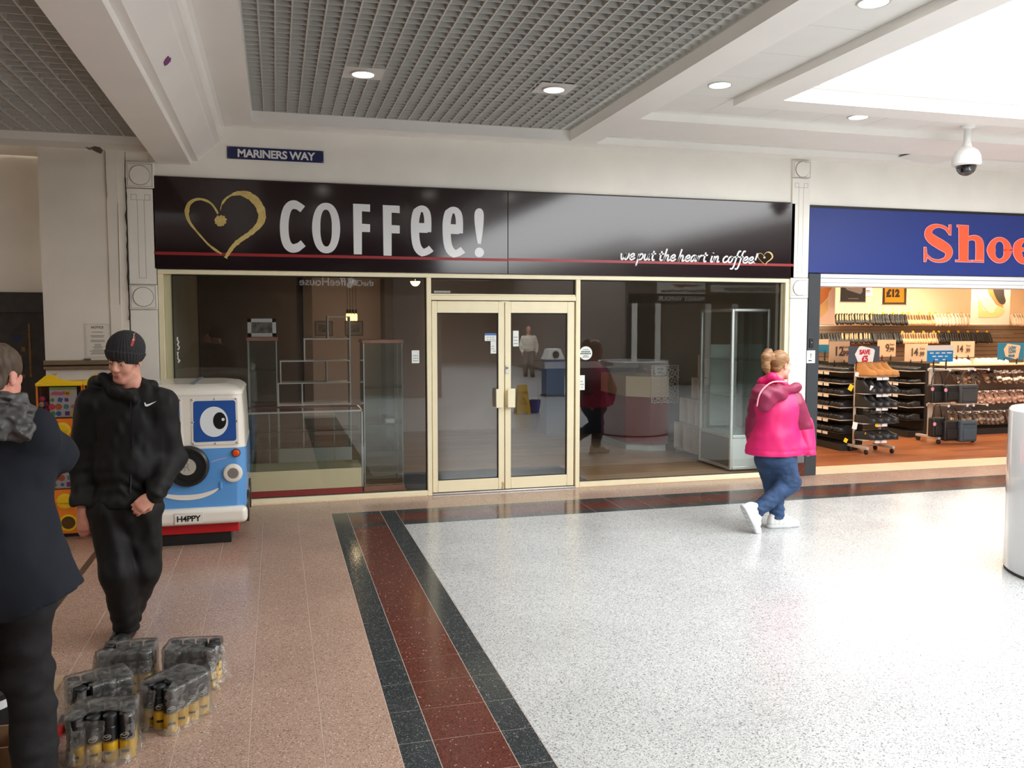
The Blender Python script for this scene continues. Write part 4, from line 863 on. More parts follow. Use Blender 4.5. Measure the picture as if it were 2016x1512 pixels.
def sandal_mesh(m1, m2):
    mb = MB(); n = 10; S = [(.25 * i / n, interp(Wn, i / n) / 2, 0) for i in range(n + 1)]
    o = [(x, y, .014) for x, y, z in S] + [(x, -y, .014) for x, y, z in reversed(S)]; u = [(x, y, 0) for x, y, z in S] + [(x, -y, 0) for x, y, z in reversed(S)]; k = len(o)
    mb.cur = 1; mb.add(o + u, [tuple(range(k)), tuple(range(2 * k - 1, k - 1, -1))] + [(a, (a + 1) % k, k + (a + 1) % k, k + a) for a in range(k)]); mb.cur = 0
    for (x, w, h, xx) in ((.185, .09, .045, .0), (.15, .085, .05, .02), (.05, .07, .07, .02), (.03, .066, .03, -.01)):
        mb.grid(lambda a, b: (x + (b - .5) * .024 + xx * math.sin(math.pi * a), w / 2 * math.cos(math.pi * a), .012 + h * math.sin(math.pi * a)), 8, 1)
    return mb.mesh('sandal', [m1, m2])
SD = [sandal_mesh(m_snd, m_snd), sandal_mesh(m_wsh, m_snd), sandal_mesh(m_rose, m_rose), sandal_mesh(m_slv, m_snd), sandal_mesh(m_sk, m_snd)]
random.seed(11)
def put_shoe(kind, loc, rot, label, cat, group, mesh=None, nm='shoe'):
    o = simple(nm, mesh or SM[kind], None, loc, rot); tag(o, label, cat, group); return o
# hanging rows on the back wall: heel up, toe down
tagm = MB().box(-.03, .03, -.002, .002, -.03, .03).mesh('price_tag', mat('yellow_price_tag', lin((244, 190, 20)), .5))
def hang_row(px0, px1, py, kind, label, group, tags=False, pitch=.135):
    a, b = at(px0, py, y=7.35), at(px1, py, y=7.35); a.z = at(1740, 630 if py < 650 else 667, y=7.35).z; n = max(1, int(round((b.x - a.x) / pitch)))
    for i in range(n):
        x = a.x + (i + .5) * (b.x - a.x) / n
        for s in (-1, 1):
            put_shoe(kind, (x + s * .033, 7.42 + random.uniform(-.008, .008), a.z + .105), (random.uniform(-.15, .15), R_(62) + random.uniform(-.08, .08), R_(-90) + s * .06), label, 'shoe', group)
        if tags and i % 2 == 0:
            o = simple('price_tag', tagm, None, (x, 7.40, a.z + .148), (0, random.uniform(-.2, .2), 0)); tag(o, 'yellow price tag on a hook above ' + tags, 'price tag', 'yellow tags ' + tags)
hang_row(1645, 1716, 630, 'pump', 'black court shoe with beige sole in the top hanging row', 'black court shoes in the top hanging row')
hang_row(1716, 1785, 630, 'black', 'plain black shoe in the middle of the top hanging row', 'plain black shoes in the top hanging row', 'plain black shoes')
hang_row(1785, 1838, 631, 'beige', 'beige flat shoe hanging in the top row', 'beige flats in the top hanging row', 'beige flats', .15)
hang_row(1838, 1914, 633, 'white', 'white trainer hanging in the top row left of poster', 'white trainers in the top hanging row', 'white trainers', .17)
hang_row(1990, 2024, 637, 'white', 'white trainer hanging in the top row right of poster', 'white trainers right of the shoe poster', False, .17)
hang_row(1612, 1656, 664, 'black', 'black shoe at left end of the second hanging row', 'black shoes at left of the second hanging row')
hang_row(1656, 1712, 665, 'pump', 'black court shoe with beige sole in the second hanging row', 'black court shoes in the second hanging row')
hang_row(1712, 1774, 666, 'black', 'plain black shoe mid second hanging row', 'black shoes mid second hanging row')
hang_row(1774, 1846, 668, 'beige', 'beige shoe in the second hanging row with yellow tag', 'beige shoes in the second hanging row', 'beige second row shoes')
hang_row(1846, 1950, 671, 'black', 'black slipper in the right half of the second hanging row', 'black slippers in the second hanging row', 'black slippers')
for py, nm_ in ((630, 'upper'), (667, 'lower')):
    a = at(1740, py, y=7.35); z = a.z + .105; t = thing('hanging_rail', 'thin metal hanging rail on the back wall, the %s one' % nm_, 'rail', (13, 7.42, z))
    MB().cyl((10.4, 7.42, z), (17, 7.42, z), .012, .012, 8).build('bar', m_alu, t)
    for k in range(42): MB().cyl((10.5 + k * .155, 7.56, z + .01), (10.5 + k * .155, 7.42, z), .004, .004, 5).build('hook', m_alu, t)
# gondolas: shelves carrying rows of shoes
m_sf = mat('shelf_white_metal', lin((190, 184, 178)), .4, .2); m_lab = mat('white_shelf_label', lin((226, 224, 222)), .5)
ORD = ('top', 'second', 'third', 'fourth', 'fifth', 'lowest')
def gondola(label, x, y0, y1, levels, depth, rowfn, lab_y):
    t = thing('shelf_gondola', label, 'shelf', (x + .2, (y0 + y1) / 2, 0))
    MB().box(x + depth, x + depth + .08, y0, y1, .02, levels[0] + .12).build('back_panel', mat('black_gondola_panel', lin((26, 25, 25)), .6), t)
    MB().box(x + .02, x + depth, y0, y1, 0, .1).build('plinth', MATS['black_gondola_panel'], t)
    for z in levels:
        MB().box(x, x + depth, y0, y1, z - .012, z).build('shelf', m_sf if z != levels[-1] else MATS['black_gondola_panel'], t)
        MB().box(x - .004, x, lab_y, lab_y + .12, z - .055, z - .014).box(x - .004, x, lab_y + .15, lab_y + .27, z - .055, z - .014).build('shelf_label', m_lab, t)
    for z in levels:
        n = int((y1 - y0) / .098)
        for i in range(n): rowfn(x, y0 + .05 + i * .098, z, ORD[levels.index(z)])
    return t
g1 = 'black shoe on the %s shelf of the run beside the charcoal pier'
def rowA(x, y, z, w):
    if y < 2.75: put_shoe('trainer' if z < .9 else 'black', (x + .27, y, z), (0, -.05, math.pi + random.uniform(-.1, .1)), g1 % w, 'shoe', 'black shoes on the %s shelf of left run' % w)
gondola('black shoe shelf run at left of the shoe shop', 7.98, 1.62, 3.1, [1.17, 1.0, .83, .645, .46, .27], .32, rowA, 1.9)
def rowB(x, y, z, w): put_shoe('trainer' if z < .75 else 'black', (x + .27, y, z), (0, -.05, math.pi + random.uniform(-.1, .1)), 'black shoe on the %s shelf of the run behind boot stand' % w, 'shoe', 'black shoes on the %s shelf of middle run' % w)
gondola('black shoe shelf run in the middle of the shop', 10.0, 2.6, 4.15, [1.10, .90, .705, .5, .29], .32, rowB, 2.85)
# third run: sandals on pegs
sr = thing('sandal_rack', 'wall rack of sandals on pegs behind the white drum', 'rack', (12.2, 2.9, 0))
MB().box(10.9, 14, 3.0, 3.06, .03, 1.18).build('back_panel', m_sl, sr); MB().box(10.9, 14, 2.6, 3.06, 0, .1).build('plinth', MATS['black_gondola_panel'], sr); MB().box(10.7, 14, 2.55, 3.06, 1.17, 1.185).build('top_shelf', m_bei, sr)
for zi, z in enumerate((.98, .64, .3)):
    for i in range(13):
        x = 10.98 + i * .175
        if zi: MB().cyl((x, 3.0, z + .1), (x, 2.5, z + .1), .004, .004, 5).build('peg', m_alu, sr); MB().lathe([(0, 0), (.016, 0), (.016, .004), (0, .004)], 10, RX(x, 2.5, z + .1)).build('peg_cap', m_lab, sr)
        me = (SD[3] if zi == 2 else SD[2] if zi == 1 else (SD[1] if i > 4 else SD[0 if i % 2 else 4]))
        lb = ('pewter strappy sandal on lowest peg row', 'pinkish sandal on the middle peg row', 'white strappy sandal on the top peg row' if i > 4 else 'dark strappy sandal on the top peg row')[2 - zi] if False else {2: 'pewter strappy sandal on the lowest peg row', 1: 'pinkish tan sandal on the middle peg row', 0: 'white strappy sandal on the top peg row' if i > 4 else 'dark strappy sandal on the top peg row'}[zi]
        for s in (-1, 1): put_shoe('', (x + s * .04, 2.72 + random.uniform(-.05, .05), z + .09), (random.uniform(-.2, .2), R_(58) + random.uniform(-.15, .15), R_(-90) + s * .1 + random.uniform(-.15, .15)), lb, 'sandal', lb + 's', me, 'sandal')
for i in range(9): put_shoe('white', (10.85 + i * .13 + (.1 if i > 3 else 0), 2.86, 1.187), (0, 0, R_(-90) + random.uniform(-.1, .1)), 'white trainer on the shelf above the sandals', 'shoe', 'white trainers above the sandals')
# boot stand
bs = thing('boot_stand', 'wheeled metal boot stand at the front of the shoe shop', 'stand', (8.35, 1.42, 0))
BZ = [1.115, .872, .672, .44, .2]
MB().rbox(8.12, 8.15, 1.48, 1.51, .12, 1.32, .004, 1).build('post', m_sf, bs); MB().rbox(8.56, 8.59, 1.48, 1.51, .12, 1.32, .004, 1).build('post', m_sf, bs)
for z in BZ:
    MB().box(8.12, 8.68, 1.28, 1.5, z - .01, z).build('shelf', m_sf, bs); MB().box(8.33, 8.42, 1.274, 1.28, z - .05, z - .012).box(8.43, 8.53, 1.274, 1.28, z - .05, z - .012).build('shelf_label', m_lab, bs)
for x in (8.12, 8.56):
    MB().rbox(x, x + .035, 1.18, 1.62, .07, .11, .004, 1).build('foot_bar', m_sf, bs)
    for y in (1.22, 1.58): MB().cyl((x + .005, y, .035), (x + .03, y, .035), .035, .035, 14).build('castor', m_black, bs)
MB().box(8.12, 8.59, 1.48, 1.5, .08, .1).build('cross_bar', m_sf, bs)
kinds = ('tanboot', 'workboot', 'workboot', 'worktrainer', 'worktrainer')
bl = ('tan nubuck work boot on the top shelf of boot stand', 'black work boot on the second shelf of boot stand', 'black work boot on the middle shelf of boot stand', 'black work shoe on the fourth shelf of boot stand', 'black work shoe on the lowest shelf of boot stand')
for r, z in enumerate(BZ):
    for i in range(4):
        put_shoe(kinds[r], (8.13 + i * .125, 1.46, z), (0, 0, R_(-52) + random.uniform(-.08, .08)), ('leftmost ', 'second ', 'third ', 'rightmost ')[i] + bl[r], 'boot', bl[r].replace('boot on', 'boots on').replace('shoe on', 'shoes on'), nm='boot')
        if r and i % 2 == 0 or r == 0 and i == 2:
            o = MB().lathe([(0, 0), (.022, 0), (.022, .003), (0, .003)], 12, RX(0, 0, 0)).build('boot_sticker', MATS['yellow_price_tag']); o.location = (8.22 + i * .125, 1.335, z + .085); tag(o, 'round yellow sticker on the %s boot of boot stand shelf %d' % (('leftmost', '', 'third')[i], r + 1), 'tag', 'yellow boot stickers')
for (px, py, w, h, c) in ((1675, 763, .07, .09, 'yellow'), (1716, 764, .05, .07, 'white'), (1683, 838, .08, .1, 'white'), (1727, 835, .05, .08, 'yellow'), (1665, 867, .06, .06, 'yellow'), (1687, 737, .06, .06, 'white')):
    p = at(px, py, y=1.272); o = MB().box(-w / 2, w / 2, -.001, .001, -h / 2, h / 2).build('swing_tag', MATS['yellow_price_tag'] if c == 'yellow' else m_lab); o.location = p; o.rotation_euler = (0, .5 if c == 'yellow' else .2, 0)
    tag(o, '%s swing tag at height %d cm on the boot stand' % (c, round(p.z * 100)), 'tag', 'swing tags on the boot stand')
# bag rack
br = thing('bag_rack', 'white metal rack on castors hung with bags', 'rack', (10.4, 2.1, 0))
bp = lambda px, py: at(px, py, y=2.05)
p0 = bp(1829, 862); top = bp(1829, 728).z; mid = bp(1829, 797).z
MB().rbox(p0.x - .025, p0.x + .025, 2.03, 2.08, .1, top + .03, .004, 1).build('post', m_sf, br)
for z in (top, mid):
    for dx, L in ((-.05, .42), (.3, .42)):
        MB().rbox(p0.x - .06, p0.x + .82, 2.04, 2.07, z - .02, z + .02, .004, 1).build('cross_arm', m_sf, br) if dx < 0 else None
    for dx in (.05, .4, .52, .78):
        MB().cyl((p0.x + dx, 2.06, z), (p0.x + dx, 1.72, z + .01), .008, .008, 6).build('peg', m_sf, br); MB().lathe([(0, 0), (.022, 0), (.022, .005), (0, .005)], 12, RX(p0.x + dx, 1.72, z + .01)).build('peg_cap', m_lab, br)
MB().rbox(p0.x - .03, p0.x + .03, 1.82, 2.32, .07, .11, .004, 1).build('foot_bar', m_sf, br); MB().rbox(p0.x + .62, p0.x + .68, 1.82, 2.32, .07, .11, .004, 1).build('foot_bar', m_sf, br); MB().rbox(p0.x, p0.x + .66, 2.03, 2.08, .07, .1, .004, 1).build('base_bar', m_sf, br)
for x in (p0.x, p0.x + .65):
    for y in (1.85, 2.29): MB().cyl((x - .015, y, .035), (x + .015, y, .035), .035, .035, 14).build('castor', m_black, br)
def bag(label, px0, px1, py0, py1, m, y, pocket=True):
    a, b = at(px0, py0, y=y), at(px1, py1, y=y); t = thing('shoulder_bag', label, 'bag', ((a.x + b.x) / 2, y, b.z))
    MB().rbox(a.x, b.x, y - .06, y + .06, b.z, a.z, .025, 3).build('body', m, t)
    if pocket: MB().rbox(a.x + .04, b.x - .04, y - .075, y - .055, b.z + .03, b.z + (a.z - b.z) * .6, .008, 2).build('pocket', m, t); MB().box(a.x + .03, b.x - .03, y - .063, y - .058, a.z - .06, a.z - .052).build('zip', m_black, t)
    w = b.x - a.x; MB().tube([(a.x + .03, y, a.z - .02), (a.x + .05, y, a.z + .1), (a.x + w * .35, y, a.z + .2), (b.x - w * .35, y, a.z + .2), (b.x - .05, y, a.z + .1), (b.x - .03, y, a.z - .02)], .008, 6).build('strap', m, t)
m_bb = mat('black_bag_leather', lin((26, 26, 27)), .45, var=.2, vscale=8); m_bg = mat('dark_grey_canvas', lin((66, 68, 70)), .8, bump=.2, bscale=200); m_bl = mat('blue_grey_canvas', lin((70, 84, 94)), .8, bump=.2, bscale=200)
bag('black bag at upper left of the bag rack', 1830, 1858, 757, 792, m_bb, 1.86); bag('black bag in the upper middle of the bag rack', 1857, 1886, 758, 790, m_bb, 1.78); bag('dark grey canvas bag at upper right of the bag rack', 1886, 1920, 757, 793, m_bg, 1.74)
bag('small black bag at lower left of the bag rack', 1832, 1856, 822, 859, m_bb, 1.86); bag('black bag in the lower middle of the bag rack', 1855, 1889, 828, 866, m_bb, 1.8); bag('blue-grey canvas bag at lower right of the bag rack', 1887, 1918, 828, 868, m_bl, 1.74)
for (px, py, y) in ((1836, 766, 1.797), (1862, 768, 1.717), (1840, 835, 1.797)):
    p = at(px, py, y=y); o = MB().lathe([(0, 0), (.03, 0), (.03, .002), (0, .002)], 14, RX(0, 0, 0)).build('round_tag', mat('pink_tag', lin((226, 150, 170)), .5)); o.location = p; tag(o, 'round pink price tag on a bag at height %d cm, rack spot %d' % (round(p.z * 100), px % 10), 'tag', 'pink bag tags')
# price boards
m_kraft = mat('kraft_card', lin((208, 174, 144)), .6); m_navyb = mat('slate_card', lin((66, 70, 82)), .5); m_cy = mat('bright_blue_card', lin((24, 132, 202)), .4); m_ink2 = mat('brown_ink', lin((74, 52, 38)), .6); m_tq = mat('petrol_blue_card', lin((28, 108, 142)), .45); m_redp = mat('sale_red_print', lin((198, 36, 50)), .5)
def card(nm, label, px0, px1, py0, py1, y, m, cat='sign', zb=1.17):
    a, b = at(px0, py0, y=y), at(px1, py1, y=y); t = thing(nm, label, cat, ((a.x + b.x) / 2, y, b.z)); MB().box(a.x, b.x, y, y + .006, b.z, a.z).build('card', m, t)
    for u in (.26, .74): MB().box(a.x + (b.x - a.x) * u - .006, a.x + (b.x - a.x) * u + .006, y - .008, y + .014, zb, b.z + .03).build('holder', m_black, t)
    return t, a, b
def ctext(t, a, b, s, size, u, v, m, bold=.0, sh=0):
    w, h = b.x - a.x, a.z - b.z
    text_mb(s, size * h, lambda p, q, k: (a.x + u * w + p * .9, a.y - .0075 + k, b.z + v * h + q), .001, bold * h, 'LEFT', .95, 1, sh).build('lettering', m, t)
for px0, px1, py0, py1, y, s, lb in ((1633, 1672, 672, 713, 2.05, '12', 'kraft price board reading 12.99 above the left shelf run'), (1728, 1763, 669, 702, 3.75, '9', 'kraft price board reading 9.99 behind the sale board'), (1782, 1826, 677, 711, 2.9, '14', 'kraft price board reading 14.99 above the middle shelf run'), (1872, 1918, 672, 703, 2.75, '14', 'kraft price board reading 14.99 right of the blue board')):
    t, a, b = card('price_board', lb, px0, px1, py0, py1, y, m_kraft); k = .0 if s != '9' else .2
    ctext(t, a, b, s, .62, .22 + k, .32, m_ink2, .012); ctext(t, a, b, '.99', .36, .6, .3, m_ink2, .008); ctext(t, a, b, 'from', .2, .64, .66, m_ink2)
t, a, b = card('sale_board', 'slate sale board with white tag reading SAVE £5', 1671, 1731, 682, 716, 1.47, m_navyb, zb=1.2)
w, h = b.x - a.x, a.z - b.z
MB().prism([(a.x + u * w, b.z + v * h) for u, v in ((.2, .55), (.33, .98), (.42, 1.02), (.8, .85), (.84, .75), (.78, .04), (.7, .0), (.3, .12))], lambda u, v, t: (u, 1.467 + t, v), -.001, .003).build('tag_shape', m_lab, t)
ctext(t, a, b, 'SAVE', .36, .34, .55, m_redp, .02); ctext(t, a, b, '£5', .46, .42, .14, m_redp, .026)
t, a, b = card('brand_board', 'bright blue board with white header on the shelf run', 1826, 1876, 680, 712, 2.03, m_cy, zb=1.11)
w, h = b.x - a.x, a.z - b.z; MB().box(a.x, b.x, 2.026, 2.03, b.z + h * .68, a.z).build('header', m_lab, t)
mb = MB()
for (u, v, l) in ((.1, .5, .14), (.32, .5, .14), (.55, .5, .14), (.76, .5, .18), (.2, .3, .14), (.42, .3, .18), (.68, .3, .1), (.3, .1, .12), (.6, .1, .1)): mb.box(a.x + u * w, a.x + (u + l) * w, 2.027, 2.03, b.z + v * h, b.z + (v + .07) * h)
mb.build('print', m_lab, t)['kind'] = 'stuff'
t, a, b = card('low_price_board', 'petrol blue board with tag reading LOW LOW PRICES', 1965, 2015, 675, 708, 2.65, m_tq)
w, h = b.x - a.x, a.z - b.z; MB().prism([(a.x + u * w, b.z + v * h) for u, v in ((.22, .62), (.36, .95), (.84, .84), (.86, .75), (.78, .08), (.7, .03), (.3, .2))], lambda u, v, t: (u, 2.647 + t, v), -.001, .003).build('tag_shape', m_kraft, t)
for i, s in enumerate(('LOW', 'LOW', 'PRICES')): ctext(t, a, b, s, .26 if i < 2 else .17, .4, .62 - i * .22, m_tq, .012)
t, a, b = card('price_board', 'kraft price board leaning at the far left behind pier', 1605, 1631, 668, 694, 2.6, m_kraft); MB().box(a.x, b.x, 2.595, 2.6, b.z, b.z + (a.z - b.z) * .6).build('blue_print', m_tq, t)
# posters and hanging banners
def poster(nm, label, px0, px1, py1, y, m, cat='poster'):
    a, b = at(px0, 575, y=y), at(px1, py1, y=y); t = thing(nm, label, cat, ((a.x + b.x) / 2, y, b.z)); MB().box(a.x, b.x, y, y + .008, b.z, 2.995).build('sheet', m, t); MB().rbox(a.x - .01, b.x + .01, y - .01, y + .02, b.z - .02, b.z, .004, 1).build('bottom_rail', m_sf, t)
    return t, a, b
m_pp = mat('poster_pale_pink', lin((232, 206, 190)), .5); m_pt = mat('poster_tan', lin((208, 132, 74)), .5); m_ps = mat('poster_sand', lin((226, 190, 128)), .5); m_pc = mat('poster_charcoal', lin((62, 56, 50)), .5); m_pcr = mat('poster_cream_shoe', lin((238, 214, 180)), .5)
def shape(t, pts, y, m, nm): MB().prism([fx(u, v, y) for u, v in pts], lambda u, v, k: (u, y + k, v), -.002, 0).build(nm, m, t)
t, a, b = poster('shoe_poster', 'pale pink hanging poster with tan shoe print beside the pier', 1606, 1643, 638, 5.6, m_pp)
shape(t, smoothp([(1606, 545), (1642, 545), (1638, 565), (1632, 575), (1630, 584), (1622, 594), (1612, 602), (1606, 603)], 3, True), 5.597, m_pt, 'shoe_print'); shape(t, [(1606, 603), (1618, 599), (1630, 590), (1630, 610), (1620, 622), (1612, 626), (1606, 626)], 5.596, m_ps, 'shadow_print')
t, a, b = poster('shoe_poster', 'pale pink hanging poster with white trainer print at right', 1913, 1987, 638, 6.6, m_pp)
shape(t, [(1926, 590), (1937, 612), (1952, 612), (1972, 598), (1978, 612), (1974, 618), (1964, 625), (1926, 625)], 6.598, m_ps, 'sand_print'); shape(t, smoothp([(1924, 550), (1942, 550), (1946, 580), (1957, 600), (1958, 612), (1950, 616), (1938, 606), (1926, 588), (1922, 572)], 3, True), 6.596, m_pcr, 'trainer_print'); shape(t, [(1938, 550), (1953, 550), (1957, 575), (1972, 596), (1976, 606), (1962, 600), (1948, 580)], 6.597, m_pt, 'sand_print'); shape(t, smoothp([(1953, 550), (1974, 550), (1977, 580), (1980, 592), (1976, 599), (1968, 597), (1960, 585), (1955, 570)], 3, True), 6.595, m_pc, 'dark_shoe_print')
t, a, b = poster('hanging_banner', 'charcoal hanging banner with grey tag print', 1655, 1704, 594, 5.2, mat('banner_charcoal', lin((48, 46, 48)), .5), 'banner')
shape(t, [(1662, 545), (1698, 545), (1698, 574), (1694, 579), (1668, 571), (1663, 566)], 5.197, mat('tag_grey_print', lin((160, 152, 152)), .5), 'tag_print'); shape(t, [(1670, 587.2), (1690, 587.4), (1690, 588.6), (1670, 588.4)], 5.196, MATS['tag_grey_print'], 'caption_print')
t, a, b = poster('hanging_banner', 'yellow hanging banner reading £12 in dark frame', 1738, 1784, 599, 5.2, mat('banner_brown_frame', lin((92, 60, 24)), .5), 'banner')
shape(t, [(1742, 545), (1780, 545), (1780, 595.5), (1742, 595.5)], 5.198, mat('banner_yellow', lin((252, 192, 22)), .5), 'yellow_field')
p = at(1745.5, 583.5, y=5.19); text_mb('£12', .19, lambda u, v, k: (p.x + u, 5.194 + k, p.z + v), .002, .014, 'LEFT', 1.05).build('lettering', mat('banner_dark_print', lin((70, 46, 22)), .5), t)
t, a, b = poster('wall_card', 'small cream wall card with red print beside charcoal banner', 1703, 1717, 582, 6.8, m_pp, 'card'); p = at(1705.5, 576, y=6.79); text_mb('m', .13, lambda u, v, k: (p.x + u, 6.79 + k, p.z + v), .002, .002).build('lettering', m_redp, t)
# ================================================================== KIDDIE RIDE VAN
m_vw = mat('van_cream_white', lin((232, 228, 218)), .22, coat=.4); m_vb = mat('van_sky_blue', lin((88, 152, 216)), .2, coat=.4); m_vr = mat('van_red', lin((190, 26, 34)), .35); m_vp = mat('window_print_blue', lin((40, 84, 158)), .3)
m_eye = mat('eye_white_print', lin((224, 232, 236)), .35); m_ebk = mat('eye_black_print', lin((18, 18, 20)), .35); m_rub = mat('spare_wheel_black', lin((20, 24, 24)), .35)
van = thing('kiddie_ride_van', 'blue and white coin-operated camper van ride with big printed eyes', 'ride', (-.737, -1.0, 0))
VX, VH, YF, YB = -.737, .465, -1.6, -.42
def vsec(half, z, yf, yb, r=.09, n=5, bow=.03):
    """rounded plan outline of the van at one height, front bowed"""
    out = []
    for (cx, cy, a0) in ((half - r, yf + r, -90), (half - r, yb - r, 0), (-half + r, yb - r, 90), (-half + r, yf + r, 180)):
        for k in range(n + 1):
            a = R_(a0 + 90 * k / n); x, y = cx + r * math.cos(a), cy + r * math.sin(a)
            if y < yf + r: y -= 0
            out.append((VX + x, y, z))
    return out
def vloft(nm, secs, m, caps=(True, True)):
    mb = MB(); mb.smooth = True; n = len(secs[0]); V = [p for s in secs for p in s]
    F = [(i * n + j, i * n + (j + 1) % n, (i + 1) * n + (j + 1) % n, (i + 1) * n + j) for i in range(len(secs) - 1) for j in range(n)]
    mb.add(V, F); mb.smooth = False
    if caps[0]: mb.add(secs[0], [tuple(range(n))])
    if caps[1]: mb.add(secs[-1], [tuple(range(n))])
    return mb.build(nm, m, van)
vloft('lower_body', [vsec(.445, .22, YF + .02, YB), vsec(.46, .33, YF + .005, YB), vsec(.468, .55, YF, YB), vsec(.468, .835, YF + .002, YB)], m_vb)
vloft('upper_body', [vsec(.468, .835, YF + .002, YB), vsec(.462, .86, YF + .004, YB), vsec(.455, 1.1, YF + .01, YB), vsec(.445, 1.285, YF + .02, YB)], m_vw)
vloft('roof', [vsec(.448, 1.283, YF + .016, YB), vsec(.45, 1.296, YF + .012, YB), vsec(.435, 1.325, YF + .045, YB - .02, .12), vsec(.395, 1.352, YF + .11, YB - .06, .14), vsec(.30, 1.368, YF + .22, YB - .14, .14)], m_vw)
MB().rbox(VX + .02, VX + .06, YF + .2, YB - .12, 1.368, 1.377, .003, 1).build('roof_seam', mat('grey_seam', lin((110, 118, 130)), .5), van)
MB().rbox(VX - .472, VX + .472, YF - .05, YF + .06, .19, .335, .045, 4).build('bumper', m_vw, van)
MB().rbox(VX - .395, VX + .395, YF + .05, YB, .1, .225, .006, 1).build('chassis', m_vr, van)
MB().rbox(VX - .33, VX + .33, YF + .08, YB - .05, 0, .1, .004, 1).build('base', m_black, van)
for s in (-1, 1):
    for y in (-1.3, -.72): MB().cyl((VX + s * .40, y, .27), (VX + s * .476, y, .27), .14, .14, 20).build('wheel', m_rub, van)
YP = YF - .004
for s in (1, -1):
    mx = lambda u: VX + s * (u - VX)
    Yw = YF + .002
    fw_ = [(-.70, .868), (-.325, .864), (-.33, 1.258), (-.698, 1.26)]
    wnd = MB().prism([(mx(a), b) for a, b in fw_], lambda u, v, t: (u, Yw + t + (v - .86) * .045, v), -.006, .02).build('window_frame', m_vw, van)
    q = []
    for (cx, cz, a0) in ((-.365, .917, -90), (-.368, 1.216, 0), (-.66, 1.216, 90), (-.664, .914, 180)):
        for k in range(5): a = R_(a0 + 22.5 * k); q.append((mx(cx + .022 * math.cos(a)), cz + .022 * math.sin(a)))
    yw = lambda v: Yw + (v - .86) * .045
    MB().prism(q, lambda u, v, t: (u, yw(v) + t, v), -.0085, 0).build('window_print', m_vp, wnd)
    el = lambda cx, cz, rx, rz, n=28: [(mx(cx) + (s if False else 1) * rx * math.cos(2 * math.pi * k / n), cz + rz * math.sin(2 * math.pi * k / n)) for k in range(n)]
    MB().prism(el(-.52, 1.06, .113, .128), lambda u, v, t: (u, yw(v) + t, v), -.0095, 0).build('eye', m_eye, wnd)
    ex = -.475 if s > 0 else -.565
    MB().prism(el(ex, 1.068, .053, .072), lambda u, v, t: (u, yw(v) + t, v), -.0105, 0).build('pupil', m_ebk, wnd)
    MB().prism(el(ex + .028 * s, 1.078, .013, .013, 14), lambda u, v, t: (u, yw(v) + t, v), -.0115, 0).build('glint', m_eye, wnd)
    for (a, b) in ((-.688, .88), (-.512, .876), (-.338, .878), (-.69, 1.06), (-.336, 1.06), (-.688, 1.25), (-.512, 1.252), (-.34, 1.25)):
        MB().lathe([(.008, 0), (.008, .004), (.004, .007), (0, .007)], 10, RX(mx(a), yw(b) - .006, b)).build('screw', m_alu, wnd)
    ind = MB().lathe([(.036, 0), (.036, .012), (.03, .02)], 20, RX(mx(-.348), YF, .79)).build('indicator', mat('dark_bezel', lin((90, 50, 30)), .4), van)
    MB().lathe([(.031, .012), (.028, .024), (.014, .03), (0, .031)], 20, RX(mx(-.348), YF, .79)).build('lens', mat('amber_lens', lin((220, 82, 24)), .2), ind)
    hl = MB().lathe([(.08, 0), (.08, .012), (.072, .026), (.05, .032), (.045, .026), (0, .026)], 32, RX(mx(-.378), YF, .618)).build('headlight', m_vw, van)
    gm = MB()
    for k in range(-5, 6): w = math.sqrt(max(0, .043 ** 2 - (k * .0078) ** 2)); gm.box(mx(-.378) + k * .0078 - .0022, mx(-.378) + k * .0078 + .0022, YF - .031, YF - .027, .618 - w, .618 + w)
    gm.build('speaker_grille', m_alu, hl)['kind'] = 'stuff'
    MB().lathe([(0, 0), (.003, .003), (0, .004)], 8, RX(mx(-.318), YF - .028, .62)).build('screw', m_alu, hl)
# spare wheel nose
ns = MB().lathe([(.172, 0), (.174, .02), (.168, .045), (.15, .056), (.12, .052), (.118, .058), (.075, .06), (.072, .055)], 48, RX(VX, YF, .694)).build('spare_wheel', m_rub, van)
MB().lathe([(.072, .05), (.07, .058), (0, .058)], 32, RX(VX, YF, .694)).build('hub_disc', mat('hub_grey', lin((176, 172, 162)), .4), ns)
text_mb('R', .1, lambda u, v, t: (VX - .004 + u, YF - .0585 + t, .66 + v), .002, .0, 'CENTER').build('hub_letter', mat('hub_letter_grey', lin((140, 136, 128)), .4), ns)
# smile
sm_ = smoothp([(VX - .24, .49), (VX - .19, .455), (VX - .1, .432), (VX, .425), (VX + .1, .434), (VX + .19, .462), (VX + .24, .492)], 4)
n = len(sm_); MB().ribbon(sm_, [.004 + .04 * math.sin(math.pi * i / (n - 1)) ** .8 for i in range(n)], lambda u, v, t: (u, YF + t, v), -.004, .006).build('smile', m_vw, van)
for s in (1, -1): MB().rbox(VX + s * .258 - .014, VX + s * .258 + .014, YF - .01, YF + .01, .48, .55, .009, 2).build('dimple', m_vb, van)
pl = MB().rbox(VX - .116, VX + .116, YF - .058, YF - .048, .208, .305, .004, 1).build('number_plate', mat('plate_grey', lin((206, 204, 196)), .4), van)
MB().box(VX - .106, VX + .106, YF - .06, YF - .057, .218, .295).build('plate_face', mat('plate_white', lin((226, 224, 216)), .4), pl)
text_mb('H4PPY', .068, lambda u, v, t: (VX + u, YF - .0612 + t, .234 + v), .002, .0016, 'CENTER', .96).build('lettering', m_ebk, pl)
MB().ribbon([(-.545, .72), (-.50, .735), (-.46, .742), (-.425, .752)], .006, lambda u, v, t: (u, YF + t, v), -.0015, .003).build('scuff_mark', mat('pink_scuff', lin((196, 166, 204)), .5), van)

